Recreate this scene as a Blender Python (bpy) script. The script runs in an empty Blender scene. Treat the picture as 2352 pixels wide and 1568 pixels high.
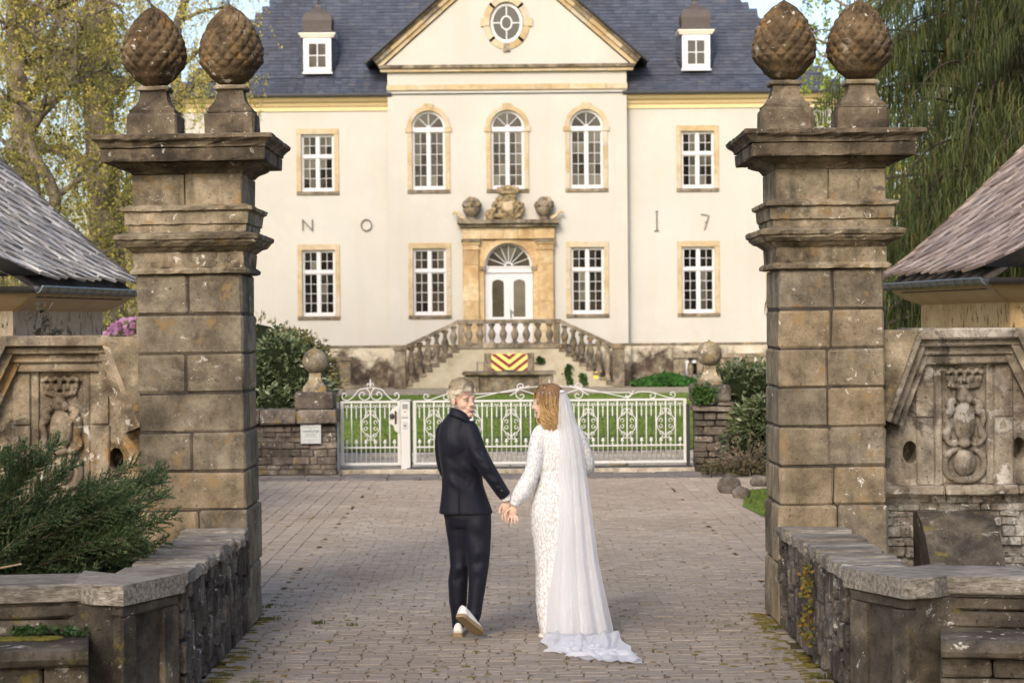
import bpy, bmesh, math, random
import numpy as np
from mathutils import Vector, Matrix, noise as mnoise

R = math.radians
scene = bpy.context.scene
COL = scene.collection

# ------------------------------------------------------------------ camera
CAM_H, PITCH, ROLL, FPX = 2.23, R(0.5), R(0.5), 4823.0     # focal length in units of a 2352 px wide frame
cam_d = bpy.data.cameras.new('camera'); cam = bpy.data.objects.new('camera', cam_d); COL.objects.link(cam)
cam.location = (0, 0, CAM_H)
cam.rotation_euler = (Matrix.Rotation(R(90) - PITCH, 3, 'X') @ Matrix.Rotation(-ROLL, 3, 'Z')).to_euler()
cam_d.sensor_width = 36.0; cam_d.lens = FPX / 2352 * 36.0
cam_d.clip_start = 0.1; cam_d.clip_end = 3000
cam_d.dof.use_dof = True; cam_d.dof.focus_distance = 15.0; cam_d.dof.aperture_fstop = 4.5
scene.camera = cam

# ------------------------------------------------------------------ sky, sun, exposure
SUN_EL, SUN_AZ = R(31), R(-163)            # azimuth measured from +Y (into the picture), negative = left
world = bpy.data.worlds.new('World'); scene.world = world; world.use_nodes = True
wn = world.node_tree.nodes; wl = world.node_tree.links
sky = wn.new('ShaderNodeTexSky'); sky.sky_type = 'NISHITA'; sky.sun_disc = False
sky.sun_elevation = SUN_EL; sky.sun_rotation = SUN_AZ
sky.air_density = 0.8; sky.dust_density = 3.5; sky.ozone_density = 0.0; sky.altitude = 100
bg = wn['Background']; bg.inputs['Strength'].default_value = 0.15
wl.new(sky.outputs[0], bg.inputs['Color'])
sun_d = bpy.data.lights.new('sun', 'SUN'); sun = bpy.data.objects.new('sun', sun_d); COL.objects.link(sun)
sun_d.energy = 0.85; sun_d.angle = R(12); sun_d.color = (1.0, 0.92, 0.80)
sdir = Vector((math.sin(SUN_AZ) * math.cos(SUN_EL), math.cos(SUN_AZ) * math.cos(SUN_EL), math.sin(SUN_EL)))
sun.rotation_euler = sdir.to_track_quat('Z', 'Y').to_euler()
sun.location = (-40, -20, 40)
vs = scene.view_settings
vs.view_transform = 'Standard'; vs.look = 'None'; vs.gamma = 1.0; vs.use_curve_mapping = False
vs.exposure = 1.12
scene.render.engine = 'CYCLES'
scene.cycles.use_adaptive_sampling = True; scene.cycles.adaptive_threshold = 0.015
scene.cycles.use_denoising = True
scene.cycles.max_bounces = 6; scene.cycles.diffuse_bounces = 3; scene.cycles.glossy_bounces = 2
scene.cycles.transmission_bounces = 4; scene.cycles.transparent_max_bounces = 16
scene.cycles.caustics_reflective = False; scene.cycles.caustics_refractive = False
scene.cycles.sample_clamp_indirect = 6.0

# ------------------------------------------------------------------ mesh helpers
ORG = {}                                    # world origin of every object that may get children
def tag(o, label=None, cat=None, group=None, kind=None):
    if label: o['label'] = label
    if cat: o['category'] = cat
    if group: o['group'] = group
    if kind: o['kind'] = kind
    return o
def thing(name, loc, label, cat, group=None):
    o = bpy.data.objects.new(name, None); COL.objects.link(o); o.location = loc
    o.empty_display_size = 0.2; ORG[o.name] = Vector(loc)
    return tag(o, label, cat, group)
def place(name, mesh, parent=None, loc=(0, 0, 0), rot=None, scl=None):
    """link an object with (shared) mesh data at a WORLD location under parent (parents are never rotated)"""
    o = bpy.data.objects.new(name, mesh); COL.objects.link(o)
    po = ORG[parent.name] if parent else Vector((0, 0, 0))
    if parent: o.parent = parent
    o.location = Vector(loc) - po
    if rot is not None: o.rotation_euler = rot
    if scl is not None: o.scale = scl
    ORG[o.name] = Vector(loc)
    return o

class MB:
    def __init__(s): s.v = []; s.f = []; s.m = []
    def add(s, vs_, fs, mi=0):
        b = len(s.v); s.v.extend([tuple(p) for p in vs_])
        for f in fs: s.f.append(tuple(b + i for i in f)); s.m.append(mi)
        return s
    def box(s, x0, x1, y0, y1, z0, z1, mi=0, M=None):
        p = [(x, y, z) for z in (z0, z1) for y in (y0, y1) for x in (x0, x1)]
        if M is not None: p = [tuple(M @ Vector(q)) for q in p]
        return s.add(p, [(0, 2, 3, 1), (4, 5, 7, 6), (0, 1, 5, 4), (2, 6, 7, 3), (0, 4, 6, 2), (1, 3, 7, 5)], mi)
    def cbox(s, x0, x1, y0, y1, z0, z1, c=0.01, jit=0.0, rng=random, mi=0, M=None):
        """box with chamfered, slightly uneven edges"""
        X, Y, Z = (x0, x1), (y0, y1), (z0, z1); p = []; idx = {}
        c = min(c, .45 * abs(x1 - x0), .45 * abs(y1 - y0), .45 * abs(z1 - z0))
        for i in (0, 1):
            for j in (0, 1):
                for k in (0, 1):
                    sx, sy, sz = 1 - 2 * i, 1 - 2 * j, 1 - 2 * k
                    for a in range(3):
                        q = [X[i] + (0 if a == 0 else sx * c), Y[j] + (0 if a == 1 else sy * c), Z[k] + (0 if a == 2 else sz * c)]
                        if jit: q = [w + rng.uniform(-jit, jit) for w in q]
                        idx[i, j, k, a] = len(p); p.append(q)
        F = []
        for i in (0, 1): F.append([idx[i, j, k, 0] for j, k in ((0, 0), (1, 0), (1, 1), (0, 1))])
        for j in (0, 1): F.append([idx[i, j, k, 1] for i, k in ((0, 0), (1, 0), (1, 1), (0, 1))])
        for k in (0, 1): F.append([idx[i, j, k, 2] for i, j in ((0, 0), (1, 0), (1, 1), (0, 1))])
        for j in (0, 1):
            for k in (0, 1): F.append([idx[0, j, k, 1], idx[1, j, k, 1], idx[1, j, k, 2], idx[0, j, k, 2]])
        for i in (0, 1):
            for k in (0, 1): F.append([idx[i, 0, k, 0], idx[i, 1, k, 0], idx[i, 1, k, 2], idx[i, 0, k, 2]])
            for j in (0, 1): F.append([idx[i, j, 0, 0], idx[i, j, 1, 0], idx[i, j, 1, 1], idx[i, j, 0, 1]])
        for i in (0, 1):
            for j in (0, 1):
                for k in (0, 1): F.append([idx[i, j, k, 0], idx[i, j, k, 1], idx[i, j, k, 2]])
        if M is not None: p = [tuple(M @ Vector(q)) for q in p]
        return s.add(p, F, mi)
    def loft(s, rings, closed=True, cap=True, mi=0):
        n = len(rings[0]); b = len(s.v)
        for r in rings: s.v.extend([tuple(q) for q in r])
        m = n if closed else n - 1
        for k in range(len(rings) - 1):
            for i in range(m):
                j = (i + 1) % n
                s.f.append((b + k * n + i, b + k * n + j, b + (k + 1) * n + j, b + (k + 1) * n + i)); s.m.append(mi)
        if cap and closed:
            s.f.append(tuple(b + i for i in range(n))[::-1]); s.m.append(mi)
            s.f.append(tuple(b + (len(rings) - 1) * n + i for i in range(n))); s.m.append(mi)
        return s
    def tube(s, path, r, n=6, mi=0, cap=True, flat=1.0):
        path = [Vector(p) for p in path]; rings = []; up = Vector((0, 0, 1)); last = None
        for i, p in enumerate(path):
            d = (path[min(i + 1, len(path) - 1)] - path[max(i - 1, 0)])
            d = d.normalized() if d.length > 1e-9 else Vector((0, 0, 1))
            if last is None:
                a = d.cross(up if abs(d.z) < .95 else Vector((1, 0, 0))).normalized()
            else:
                a = (last - d * last.dot(d)); a = a.normalized() if a.length > 1e-6 else d.orthogonal().normalized()
            last = a; b = d.cross(a)
            rr = r[i] if isinstance(r, (list, tuple)) else r
            rings.append([p + a * rr * math.cos(2 * math.pi * k / n) + b * rr * flat * math.sin(2 * math.pi * k / n) for k in range(n)])
        return s.loft(rings, mi=mi, cap=cap)
    def lathe(s, prof, c=(0, 0, 0), n=16, mi=0, sx=1, sy=1):
        rings = [[(c[0] + r * sx * math.cos(2 * math.pi * k / n), c[1] + r * sy * math.sin(2 * math.pi * k / n), c[2] + z) for k in range(n)] for r, z in prof]
        return s.loft(rings, mi=mi)
    def prism(s, poly, y0, y1, mi=0, axis='y'):
        n = len(poly)
        def pt(q, d): return (q[0], d, q[1]) if axis == 'y' else ((d, q[0], q[1]) if axis == 'x' else (q[0], q[1], d))
        v = [pt(q, y0) for q in poly] + [pt(q, y1) for q in poly]
        F = [tuple(range(n)), tuple(range(2 * n - 1, n - 1, -1))] + [(i, n + i, n + (i + 1) % n, (i + 1) % n) for i in range(n)]
        return s.add(v, F, mi)
    def sqloft(s, prof, cx, cy, k=6, jit=0.0, rng=random, mi=0, ry=1.0):
        """square-plan moulding: prof = [(half size, z)...]"""
        rings = []
        for h, z in prof:
            ring = []
            for sd in range(4):
                for i in range(k):
                    t = -1 + 2 * i / k
                    x, y = [(t, -1), (1, t), (-t, 1), (-1, -t)][sd]
                    e = rng.uniform(-jit, jit)
                    ring.append((cx + x * (h + e), cy + y * (h + e) * ry, z + rng.uniform(-jit, jit) * .6))
            rings.append(ring)
        return s.loft(rings, mi=mi)
    def ell(s, c, r, nu=14, nv=9, mi=0, M=None):
        rings = []
        for j in range(nv + 1):
            a = math.pi * (j + .001) / (nv + .002)
            ring = []
            for i in range(nu):
                b = 2 * math.pi * i / nu
                q = Vector((r[0] * math.sin(a) * math.cos(b), r[1] * math.sin(a) * math.sin(b), -r[2] * math.cos(a)))
                if M is not None: q = M @ q
                ring.append(Vector(c) + q)
            rings.append(ring)
        return s.loft(rings, mi=mi)
    def mesh(s, name, mats, smooth=False):
        me = bpy.data.meshes.new(name); me.from_pydata(s.v, [], s.f)
        if not isinstance(mats, (list, tuple)): mats = [mats]
        for m in mats: me.materials.append(m)
        if len(mats) > 1: me.polygons.foreach_set('material_index', s.m)
        if smooth: me.polygons.foreach_set('use_smooth', [True] * len(me.polygons))
        me.update()
        return me
    def build(s, name, mats, parent=None, smooth=False, auto=None, kind=None, label=None):
        """verts are in world space"""
        c = Vector((0, 0, 0))
        o = place(name, s.mesh(name, mats, smooth or auto is not None), parent, (0, 0, 0))
        if auto is not None:
            o.data.set_sharp_from_angle(angle=R(auto))
        if kind: o['kind'] = kind
        if label: o['label'] = label
        return o

def remesh(mb, voxel, smooth_it=4, fac=.5, name='body', decim=None):
    """fuse overlapping closed shapes into one continuous smooth surface"""
    me = bpy.data.meshes.new('tmp'); me.from_pydata(mb.v, [], mb.f)
    bm = bmesh.new(); bm.from_mesh(me); bmesh.ops.recalc_face_normals(bm, faces=bm.faces); bm.to_mesh(me); bm.free()
    o = bpy.data.objects.new('tmp', me); COL.objects.link(o)
    m = o.modifiers.new('r', 'REMESH'); m.mode = 'VOXEL'; m.voxel_size = voxel; m.use_smooth_shade = True
    if smooth_it:
        m2 = o.modifiers.new('s', 'SMOOTH'); m2.factor = fac; m2.iterations = smooth_it
    if decim:
        m3 = o.modifiers.new('d', 'DECIMATE'); m3.ratio = decim
    dg = bpy.context.evaluated_depsgraph_get()
    res = bpy.data.meshes.new_from_object(o.evaluated_get(dg)); res.name = name
    bpy.data.objects.remove(o); bpy.data.meshes.remove(me)
    res.polygons.foreach_set('use_smooth', [True] * len(res.polygons))
    return res

def lerp(a, b, t): return a + (b - a) * t
def interp(tab, x):
    """piecewise-linear look-up in [(x, value or tuple)...]"""
    if x <= tab[0][0]: return tab[0][1]
    for (a, va), (b, vb) in zip(tab, tab[1:]):
        if x <= b:
            t = (x - a) / (b - a)
            return tuple(lerp(p, q, t) for p, q in zip(va, vb)) if isinstance(va, tuple) else lerp(va, vb, t)
    return tab[-1][1]
def spline(pts, n):
    pts = [Vector(p) for p in pts]; P = [pts[0] * 2 - pts[1]] + pts + [pts[-1] * 2 - pts[-2]]; out = []
    m = len(pts) - 1
    for i in range(n):
        u = i / (n - 1) * m; k = min(int(u), m - 1); t = u - k
        a, b, c, d = P[k:k + 4]
        out.append(.5 * ((2 * b) + (c - a) * t + (2 * a - 5 * b + 4 * c - d) * t * t + (3 * b - a - 3 * c + d) * t ** 3))
    return out

# ------------------------------------------------------------------ materials (all procedural)
class Sh:
    def __init__(s, name):
        s.m = bpy.data.materials.new(name); s.m.use_nodes = True; s.nt = s.m.node_tree
        s.b = s.nt.nodes['Principled BSDF']; s.out = s.nt.nodes['Material Output']
        s.geo = s.nt.nodes.new('ShaderNodeNewGeometry'); s.pos = s.geo.outputs['Position']
    def put(s, sock, v):
        if isinstance(v, bpy.types.NodeSocket): s.nt.links.new(v, sock)
        elif v is not None:
            if isinstance(v, (tuple, list)) and len(v) == 3 and sock.type == 'RGBA': v = (*v, 1)
            sock.default_value = v
    def noise(s, scale, detail=4, rough=.55, vec=None, dist=0.0):
        n = s.nt.nodes.new('ShaderNodeTexNoise'); n.inputs['Scale'].default_value = scale
        n.inputs['Detail'].default_value = detail; n.inputs['Roughness'].default_value = rough
        n.inputs['Distortion'].default_value = dist
        s.put(n.inputs['Vector'], vec if vec is not None else s.pos); return n.outputs['Fac']
    def voro(s, scale, vec=None, feature='F1', out='Distance', rand=1.0):
        n = s.nt.nodes.new('ShaderNodeTexVoronoi'); n.feature = feature; n.inputs['Scale'].default_value = scale
        n.inputs['Randomness'].default_value = rand
        s.put(n.inputs['Vector'], vec if vec is not None else s.pos); return n.outputs[out]
    def map(s, scl=(1, 1, 1), rot=(0, 0, 0), vec=None):
        n = s.nt.nodes.new('ShaderNodeMapping'); n.inputs['Scale'].default_value = scl; n.inputs['Rotation'].default_value = rot
        s.put(n.inputs['Vector'], vec if vec is not None else s.pos); return n.outputs[0]
    def ramp(s, fac, stops):
        n = s.nt.nodes.new('ShaderNodeValToRGB'); s.put(n.inputs[0], fac); e = n.color_ramp.elements
        while len(e) < len(stops): e.new(.5)
        for el, (p, c) in zip(e, stops):
            el.position = p; el.color = (c, c, c, 1) if not isinstance(c, tuple) else (*c, 1)
        return n.outputs[0]
    def mix(s, fac, a, b, mode='MIX'):
        n = s.nt.nodes.new('ShaderNodeMixRGB'); n.blend_type = mode
        s.put(n.inputs[0], fac); s.put(n.inputs[1], a); s.put(n.inputs[2], b); return n.outputs[0]
    def math(s, op, a, b=0.5, clamp=False):
        n = s.nt.nodes.new('ShaderNodeMath'); n.operation = op; n.use_clamp = clamp
        s.put(n.inputs[0], a); s.put(n.inputs[1], b); return n.outputs[0]
    def step(s, v, lo, hi):
        n = s.nt.nodes.new('ShaderNodeMapRange'); n.clamp = True
        s.put(n.inputs['Value'], v); n.inputs['From Min'].default_value = lo; n.inputs['From Max'].default_value = hi
        return n.outputs[0]
    def rnd(s):
        """per object plus per loose piece random number"""
        o = s.nt.nodes.new('ShaderNodeObjectInfo').outputs['Random']; i = s.geo.outputs['Random Per Island']
        return s.math('FRACT', s.math('ADD', o, i))
    def sep(s, axis='Z', vec=None):
        n = s.nt.nodes.new('ShaderNodeSeparateXYZ'); s.put(n.inputs[0], vec if vec is not None else s.pos); return n.outputs[axis]
    def bump(s, h, strength=.3, dist=.01):
        n = s.nt.nodes.new('ShaderNodeBump'); n.inputs['Strength'].default_value = strength; n.inputs['Distance'].default_value = dist
        s.put(n.inputs['Height'], h); s.nt.links.new(n.outputs[0], s.b.inputs['Normal']); return n
    def fin(s, col, rough=.8, spec=.3, **kw):
        s.put(s.b.inputs['Base Color'], col); s.put(s.b.inputs['Roughness'], rough)
        s.b.inputs['Specular IOR Level'].default_value = spec
        for k, v in kw.items(): s.put(s.b.inputs[k], v)
        return s.m

def plain(name, col, rough=.6, spec=.3, var=.0, nscale=6, **kw):
    s = Sh(name); c = col
    if var:
        f = s.noise(nscale, 5, .6)
        c = s.mix(f, tuple(x * (1 - var) for x in col), tuple(min(1, x * (1 + var)) for x in col))
    return s.fin(c, rough, spec, **kw)

def stone(name, cols, sc=2.5, streak=.5, dark=(.03, .026, .022), lich=.0, lcol=(.62, .6, .54), moss=0.0, mcol=(.16, .13, .03),
          var=.3, bump=.6, bd=.012, rough=.88, lsc=16, grain=.25, hue=None, mott=.5):
    """weathered stone: mottled colours, dark run-off streaks, pale lichen, ochre moss, rough relief"""
    s = Sh(name)
    f = s.noise(sc, 6, .62, dist=.4)
    k = len(cols); c = s.ramp(f, [(.35 + .30 * i / max(1, k - 1), cols[i]) for i in range(k)])
    if hue: c = s.mix(s.math('MULTIPLY', s.step(s.rnd(), .55, 1.0), .75), c, hue)
    if streak:
        sv = s.map((7, 7, .9)); st = s.step(s.noise(1.0, 5, .6, vec=sv), .5, .72)
        big = s.step(s.noise(1.1, 4, .6), .42, .62)
        c = s.mix(s.math('MULTIPLY', s.math('MULTIPLY', st, big), streak), c, dark)
    crust = s.math('MULTIPLY', s.step(s.noise(3.1, 7, .70, dist=.7), .51, .58), s.step(s.noise(1.3, 3, .5), .42, .58))
    c = s.mix(s.math('MULTIPLY', crust, .75 * streak), c, tuple(x * .8 for x in dark))
    c = s.mix(mott, c, s.ramp(s.noise(5.5, 7, .72), [(.34, .12), (.66, .86)]), 'OVERLAY')
    g = s.noise(85, 3, .7)
    c = s.mix(grain, c, s.ramp(g, [(.3, .12), (.7, .85)]), 'OVERLAY')
    pit = s.step(s.noise(34, 4, .7), .61, .69)
    c = s.mix(s.math('MULTIPLY', pit, .6), c, tuple(x * .6 for x in dark))
    if lich:
        m1 = s.step(s.noise(lsc, 5, .7, dist=.6), .655 - .10 * lich, .685 - .09 * lich)
        m2 = s.step(s.noise(1.7, 3, .6), .42, .58)
        m3 = s.math('MULTIPLY', s.step(s.noise(42, 4, .7), .69 - .05 * lich, .74 - .05 * lich), s.step(s.noise(2.3, 4, .6), .46, .60))
        c = s.mix(s.math('MULTIPLY', s.math('MAXIMUM', s.math('MULTIPLY', m1, m2), m3), .9), c, lcol)
    if moss:
        m1 = s.step(s.noise(6, 6, .7), .60 - .12 * moss, .68 - .1 * moss)
        c = s.mix(s.math('MULTIPLY', m1, .85), c, mcol)
    v = s.math('ADD', s.math('MULTIPLY', s.rnd(), 2 * var), 1 - var)
    c = s.mix(1.0, c, v, 'MULTIPLY')
    h = s.math('ADD', s.math('MULTIPLY', s.noise(9, 8, .65), 1.0), s.math('SUBTRACT', s.math('MULTIPLY', s.noise(40, 5, .7), .7), s.math('MULTIPLY', pit, .6)))
    s.bump(h, bump, bd)
    return s.fin(c, rough, .2)

M = {}
M['sand'] = stone('gate_sandstone', [(.085, .068, .047), (.20, .162, .108), (.31, .26, .185), (.22, .175, .11)], 1.9, .85, lich=.42, moss=.2, mcol=(.25, .16, .07), var=.16, bump=.55)
M['sanddark'] = stone('gate_sandstone_capital', [(.05, .041, .031), (.125, .098, .066), (.215, .172, .118)], 2.6, .8, lich=.35, var=.10, bump=.6)
M['cone'] = stone('pine_cone_sandstone', [(.05, .036, .022), (.115, .078, .042), (.175, .125, .07)], 5, .4, lich=.5, moss=.15, mcol=(.2, .12, .04), var=.1, bump=.8, lsc=11)
M['shaft'] = stone('pillar_ashlar', [(.115, .097, .07), (.20, .168, .122), (.29, .25, .185)], 2.2, .6, lich=.30, moss=.22, mcol=(.25, .17, .085), var=.16, bump=.5, hue=(.25, .19, .115))
M['rubble'] = stone('bench_rubble', [(.055, .046, .04), (.115, .098, .083), (.20, .17, .142)], 5, .5, lich=.45, var=.35, bump=1.0, bd=.03)
M['bench'] = stone('bench_ashlar', [(.045, .037, .03), (.09, .075, .058), (.145, .12, .09)], 3, .6, lich=.55, moss=.12, var=.22, bump=.8, lsc=7)
M['slab'] = stone('wall_top_slab', [(.13, .115, .095), (.25, .225, .19), (.39, .36, .31)], 3.5, .2, lich=.7, lcol=(.6, .58, .53), moss=.12, var=.22, bump=.9, bd=.02, lsc=12)
M['core'] = stone('mortar_core', [(.05, .042, .035), (.09, .075, .06)], 5, .4, var=.05, bump=.8)
M['panel'] = stone('carved_panel_stone', [(.10, .078, .052), (.20, .16, .115), (.31, .26, .19), (.30, .19, .085)], 2.4, .9, lich=.7, var=.12, bump=.6, lsc=9)
M['panelw'] = stone('lichen_panel_stone', [(.12, .095, .075), (.25, .215, .165), (.36, .32, .26)], 2.6, 1.0, dark=(.035, .028, .025), lich=1.15, lcol=(.52, .50, .455), var=.12, bump=.8, lsc=6)
M['white_rubble'] = stone('limewashed_rubble', [(.17, .14, .11), (.36, .33, .29), (.52, .5, .46)], 5, .4, lich=.8, lcol=(.66, .65, .62), var=.25, bump=1.0, bd=.025)
M['ochre'] = stone('ochre_trim_stone', [(.36, .265, .145), (.44, .345, .21), (.47, .40, .29)], .8, .3, dark=(.2, .13, .07), var=.10, bump=.2, hue=(.36, .33, .275), grain=.12, mott=.15)
M['portal'] = stone('portal_stone', [(.32, .215, .11), (.43, .32, .18), (.48, .40, .27)], .9, .35, dark=(.25, .11, .03), var=.10, bump=.2, grain=.12, mott=.22)
M['greystone'] = stone('grey_trim_stone', [(.095, .078, .056), (.17, .142, .105), (.255, .22, .17)], 1.6, .8, moss=.25, mcol=(.3, .19, .06), var=.16, bump=.4)
M['pier'] = stone('courtyard_pier_stone', [(.055, .045, .04), (.115, .095, .08), (.18, .155, .13)], 3, .5, lich=.4, moss=.3, mcol=(.16, .11, .03), var=.30, bump=.8, bd=.02)
M['ball'] = stone('stone_ball', [(.10, .085, .06), (.20, .17, .12), (.28, .245, .18)], 4, .3, lich=.5, moss=.5, mcol=(.26, .17, .05), var=.1, bump=.5)
M['roadstone'] = stone('boulder', [(.10, .085, .07), (.2, .175, .145)], 6, .0, lich=.3, var=.3, bump=.6)

def m_shard(name, cols, lcol):
    """weathered stones laid on edge: thin crosswise laminae, dark gaps, lichen"""
    s = Sh(name); f = s.noise(1.0, 6, .68, vec=s.map((7, 48, 40)), dist=.3); c = s.ramp(f, [(.32, cols[0]), (.45, cols[1]), (.56, cols[2]), (.68, cols[3])])
    c = s.mix(s.math('MULTIPLY', s.step(s.noise(1.0, 5, .7, vec=s.map((12, 60, 50))), .60, .67), .7), c, lcol); c = s.mix(s.math('MULTIPLY', s.step(s.noise(2.2, 4, .6), .5, .68), .5), c, tuple(x * .8 for x in cols[0]))
    c = s.mix(s.math('MULTIPLY', s.step(s.noise(7, 5, .7), .66, .72), .7), c, (.17, .13, .03)); v = s.math('ADD', s.math('MULTIPLY', s.rnd(), .5), .75); c = s.mix(1.0, c, v, 'MULTIPLY'); s.bump(f, 1.0, .03); return s.fin(c, .85, .25)
M['slab'] = m_shard('wall_top_slab', [(.11, .094, .078), (.25, .22, .18), (.38, .34, .285), (.47, .43, .37)], (.66, .63, .58))  # stone tones raised; sky light on the wall tops is painted in
def m_plaster():
    s = Sh('cream_plaster'); f = s.noise(.35, 5, .6); c = s.ramp(f, [(.3, (.405, .392, .357)), (.7, (.445, .437, .41))])
    st = s.math('MULTIPLY', s.step(s.noise(1, 5, .65, vec=s.map((1.6, 1.6, .10))), .50, .72), .30)
    c = s.mix(st, c, (.40, .345, .255)); c = s.mix(s.math('MULTIPLY', s.step(s.noise(.5, 6, .7), .52, .66), .22), c, (.56, .53, .48)); c = s.mix(s.math('MULTIPLY', s.step(s.noise(3.5, 6, .75), .66, .74), .25), c, (.33, .29, .22)); s.bump(s.noise(14, 6, .6), .12, .01)
    return s.fin(c, .9, .15)
def m_plinth():
    s = Sh('weathered_plinth_plaster'); z = s.sep('Z'); n = s.noise(1.1, 7, .68, dist=.5)
    damp = s.step(s.math('SUBTRACT', n, s.math('MULTIPLY', z, .26)), .14, .30)       # rising damp, ragged upper edge
    c = s.ramp(s.noise(1.6, 6, .65), [(.3, (.40, .355, .265)), (.7, (.53, .49, .41))])
    d = s.ramp(s.noise(2.6, 7, .7), [(.3, (.035, .025, .022)), (.48, (.085, .066, .05)), (.60, (.17, .145, .105)), (.72, (.33, .30, .24))])
    c = s.mix(damp, c, d); s.bump(s.noise(8, 8, .7), .5, .03); return s.fin(c, .92, .15)
def m_stairwall():
    s = Sh('stair_side_plaster'); n = s.noise(1.5, 7, .7); c = s.ramp(n, [(.3, (.22, .19, .135)), (.45, (.33, .295, .22)), (.7, (.41, .38, .30))])
    m1 = s.step(s.noise(3.2, 6, .7), .58, .68); c = s.mix(s.math('MULTIPLY', m1, .6), c, (.26, .24, .2)); return s.fin(c, .9, .15)
M['plaster'], M['plinth'], M['stairwall'] = m_plaster(), m_plinth(), m_stairwall()

def m_slate():
    s = Sh('roof_slate'); r = s.rnd(); c = s.ramp(r, [(0, (.046, .053, .076)), (.5, (.058, .066, .092)), (.95, (.072, .082, .112)), (1, (.085, .082, .09))])
    n = s.step(s.noise(.55, 5, .62), .46, .68); c = s.mix(s.math('MULTIPLY', n, .5), c, (.04, .038, .042))
    c = s.mix(.5, c, s.ramp(s.noise(7, 5, .7), [(.3, .3), (.7, .68)]), 'OVERLAY')
    return s.fin(c, .5, .4)
M['slate'] = m_slate()
M['lead'] = plain('dark_lead', (.035, .033, .036), .5, .4, .3)
M['brownslate'] = plain('brown_slate', (.07, .058, .055), .6, .3, .35, 5)
M['white'] = plain('white_window_paint', (.52, .52, .54), .45, .35, .05, 3)
M['offwhite'] = plain('weathered_white_paint', (.70, .66, .58), .6, .3, .15, 3)
M['iron'] = plain('rusty_dark_iron', (.16, .15, .12), .7, .3, .3, 8)
M['darkmetal'] = plain('dark_metal', (.02, .02, .022), .45, .5)
M['gutter'] = plain('zinc_gutter', (.13, .145, .14), .38, .5, .25, 6, Metallic=.6)
M['darkgap'] = plain('dark_recess', (.012, .010, .009), .9, .1)
def m_glass(name, base, amt):
    s = Sh(name); r = s.rnd(); c = s.ramp(s.math('ADD', s.math('MULTIPLY', r, .5), s.math('MULTIPLY', s.noise(1.6, 3, .5), .5)), [(.3, base), (.75, amt)])
    return s.fin(c, .06, .5)
M['glass'] = m_glass('old_window_glass', (.004, .0035, .0035), (.016, .014, .013))
M['glass2'] = m_glass('curtained_window_glass', (.01, .01, .009), (.12, .115, .095))
M['white_iron'] = (lambda s: s.fin(s.mix(s.step(s.noise(9, 5, .7), .62, .72), (.52, .52, .51), (.36, .33, .29)), .5, .35))(Sh('white_gate_paint'))

def m_paver():
    s = Sh('paver'); r = s.rnd()
    c = s.ramp(r, [(0, (.29, .243, .190)), (.5, (.325, .275, .218)), (1, (.365, .312, .252))])
    big = s.noise(.5, 4, .6); c = s.mix(s.step(big, .35, .75), c, s.mix(1, c, (.78, .74, .72), 'MULTIPLY'))
    sp = s.step(s.voro(210), .0, .32); c = s.mix(s.math('MULTIPLY', s.math('SUBTRACT', 1.0, sp), .45), c, (.42, .39, .36))
    c = s.mix(.35, c, s.ramp(s.noise(60, 5, .75), [(.3, .2), (.7, .8)]), 'OVERLAY')
    mo = s.math('MULTIPLY', s.step(s.noise(2.1, 6, .7), .60, .74), .5); c = s.mix(mo, c, (.16, .125, .075))
    s.bump(s.noise(120, 4, .7), .35, .004); return s.fin(c, .8, .25)
def m_joint():
    s = Sh('mossy_joint'); n = s.noise(5, 6, .7)
    c = s.ramp(n, [(.30, (.030, .026, .020)), (.48, (.075, .058, .028)), (.60, (.13, .092, .03)), (.74, (.075, .085, .025))])
    return s.fin(c, .95, .1)
def m_grass(name, a, b, c3):
    s = Sh(name); n = s.noise(.45, 6, .65); c = s.ramp(n, [(.3, a), (.52, b), (.75, c3)])
    c = s.mix(.6, c, s.ramp(s.noise(26, 4, .8, vec=s.map((1, .35, 1))), [(.3, .15), (.7, .85)]), 'OVERLAY')
    s.bump(s.noise(40, 4, .8), .8, .05); return s.fin(c, .9, .1)
M['paver'], M['joint'] = m_paver(), m_joint()
M['lawn'] = m_grass('lawn', (.085, .145, .02), (.14, .215, .034), (.22, .24, .07))
M['earth'] = m_grass('rough_ground', (.06, .05, .03), (.09, .085, .035), (.07, .10, .03))
M['gravel'] = (lambda s: s.fin(s.mix(.5, s.ramp(s.noise(.8, 5, .6), [(.3, (.22, .19, .145)), (.7, (.33, .29, .225))]), s.ramp(s.voro(9, out='Color'), [(.2, .25), (.8, .75)]), 'OVERLAY'), .9, .15))(Sh('gravel_path'))
M['flag'] = stone('flagstone', [(.27, .235, .19), (.38, .335, .27), (.45, .40, .33)], 1.5, .0, moss=.3, mcol=(.13, .14, .04), var=.12, bump=.4)
M['darkflag'] = stone('grey_flagstone', [(.15, .13, .12), (.205, .18, .165)], 2, .0, moss=.25, mcol=(.13, .12, .04), var=.12, bump=.4)

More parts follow.
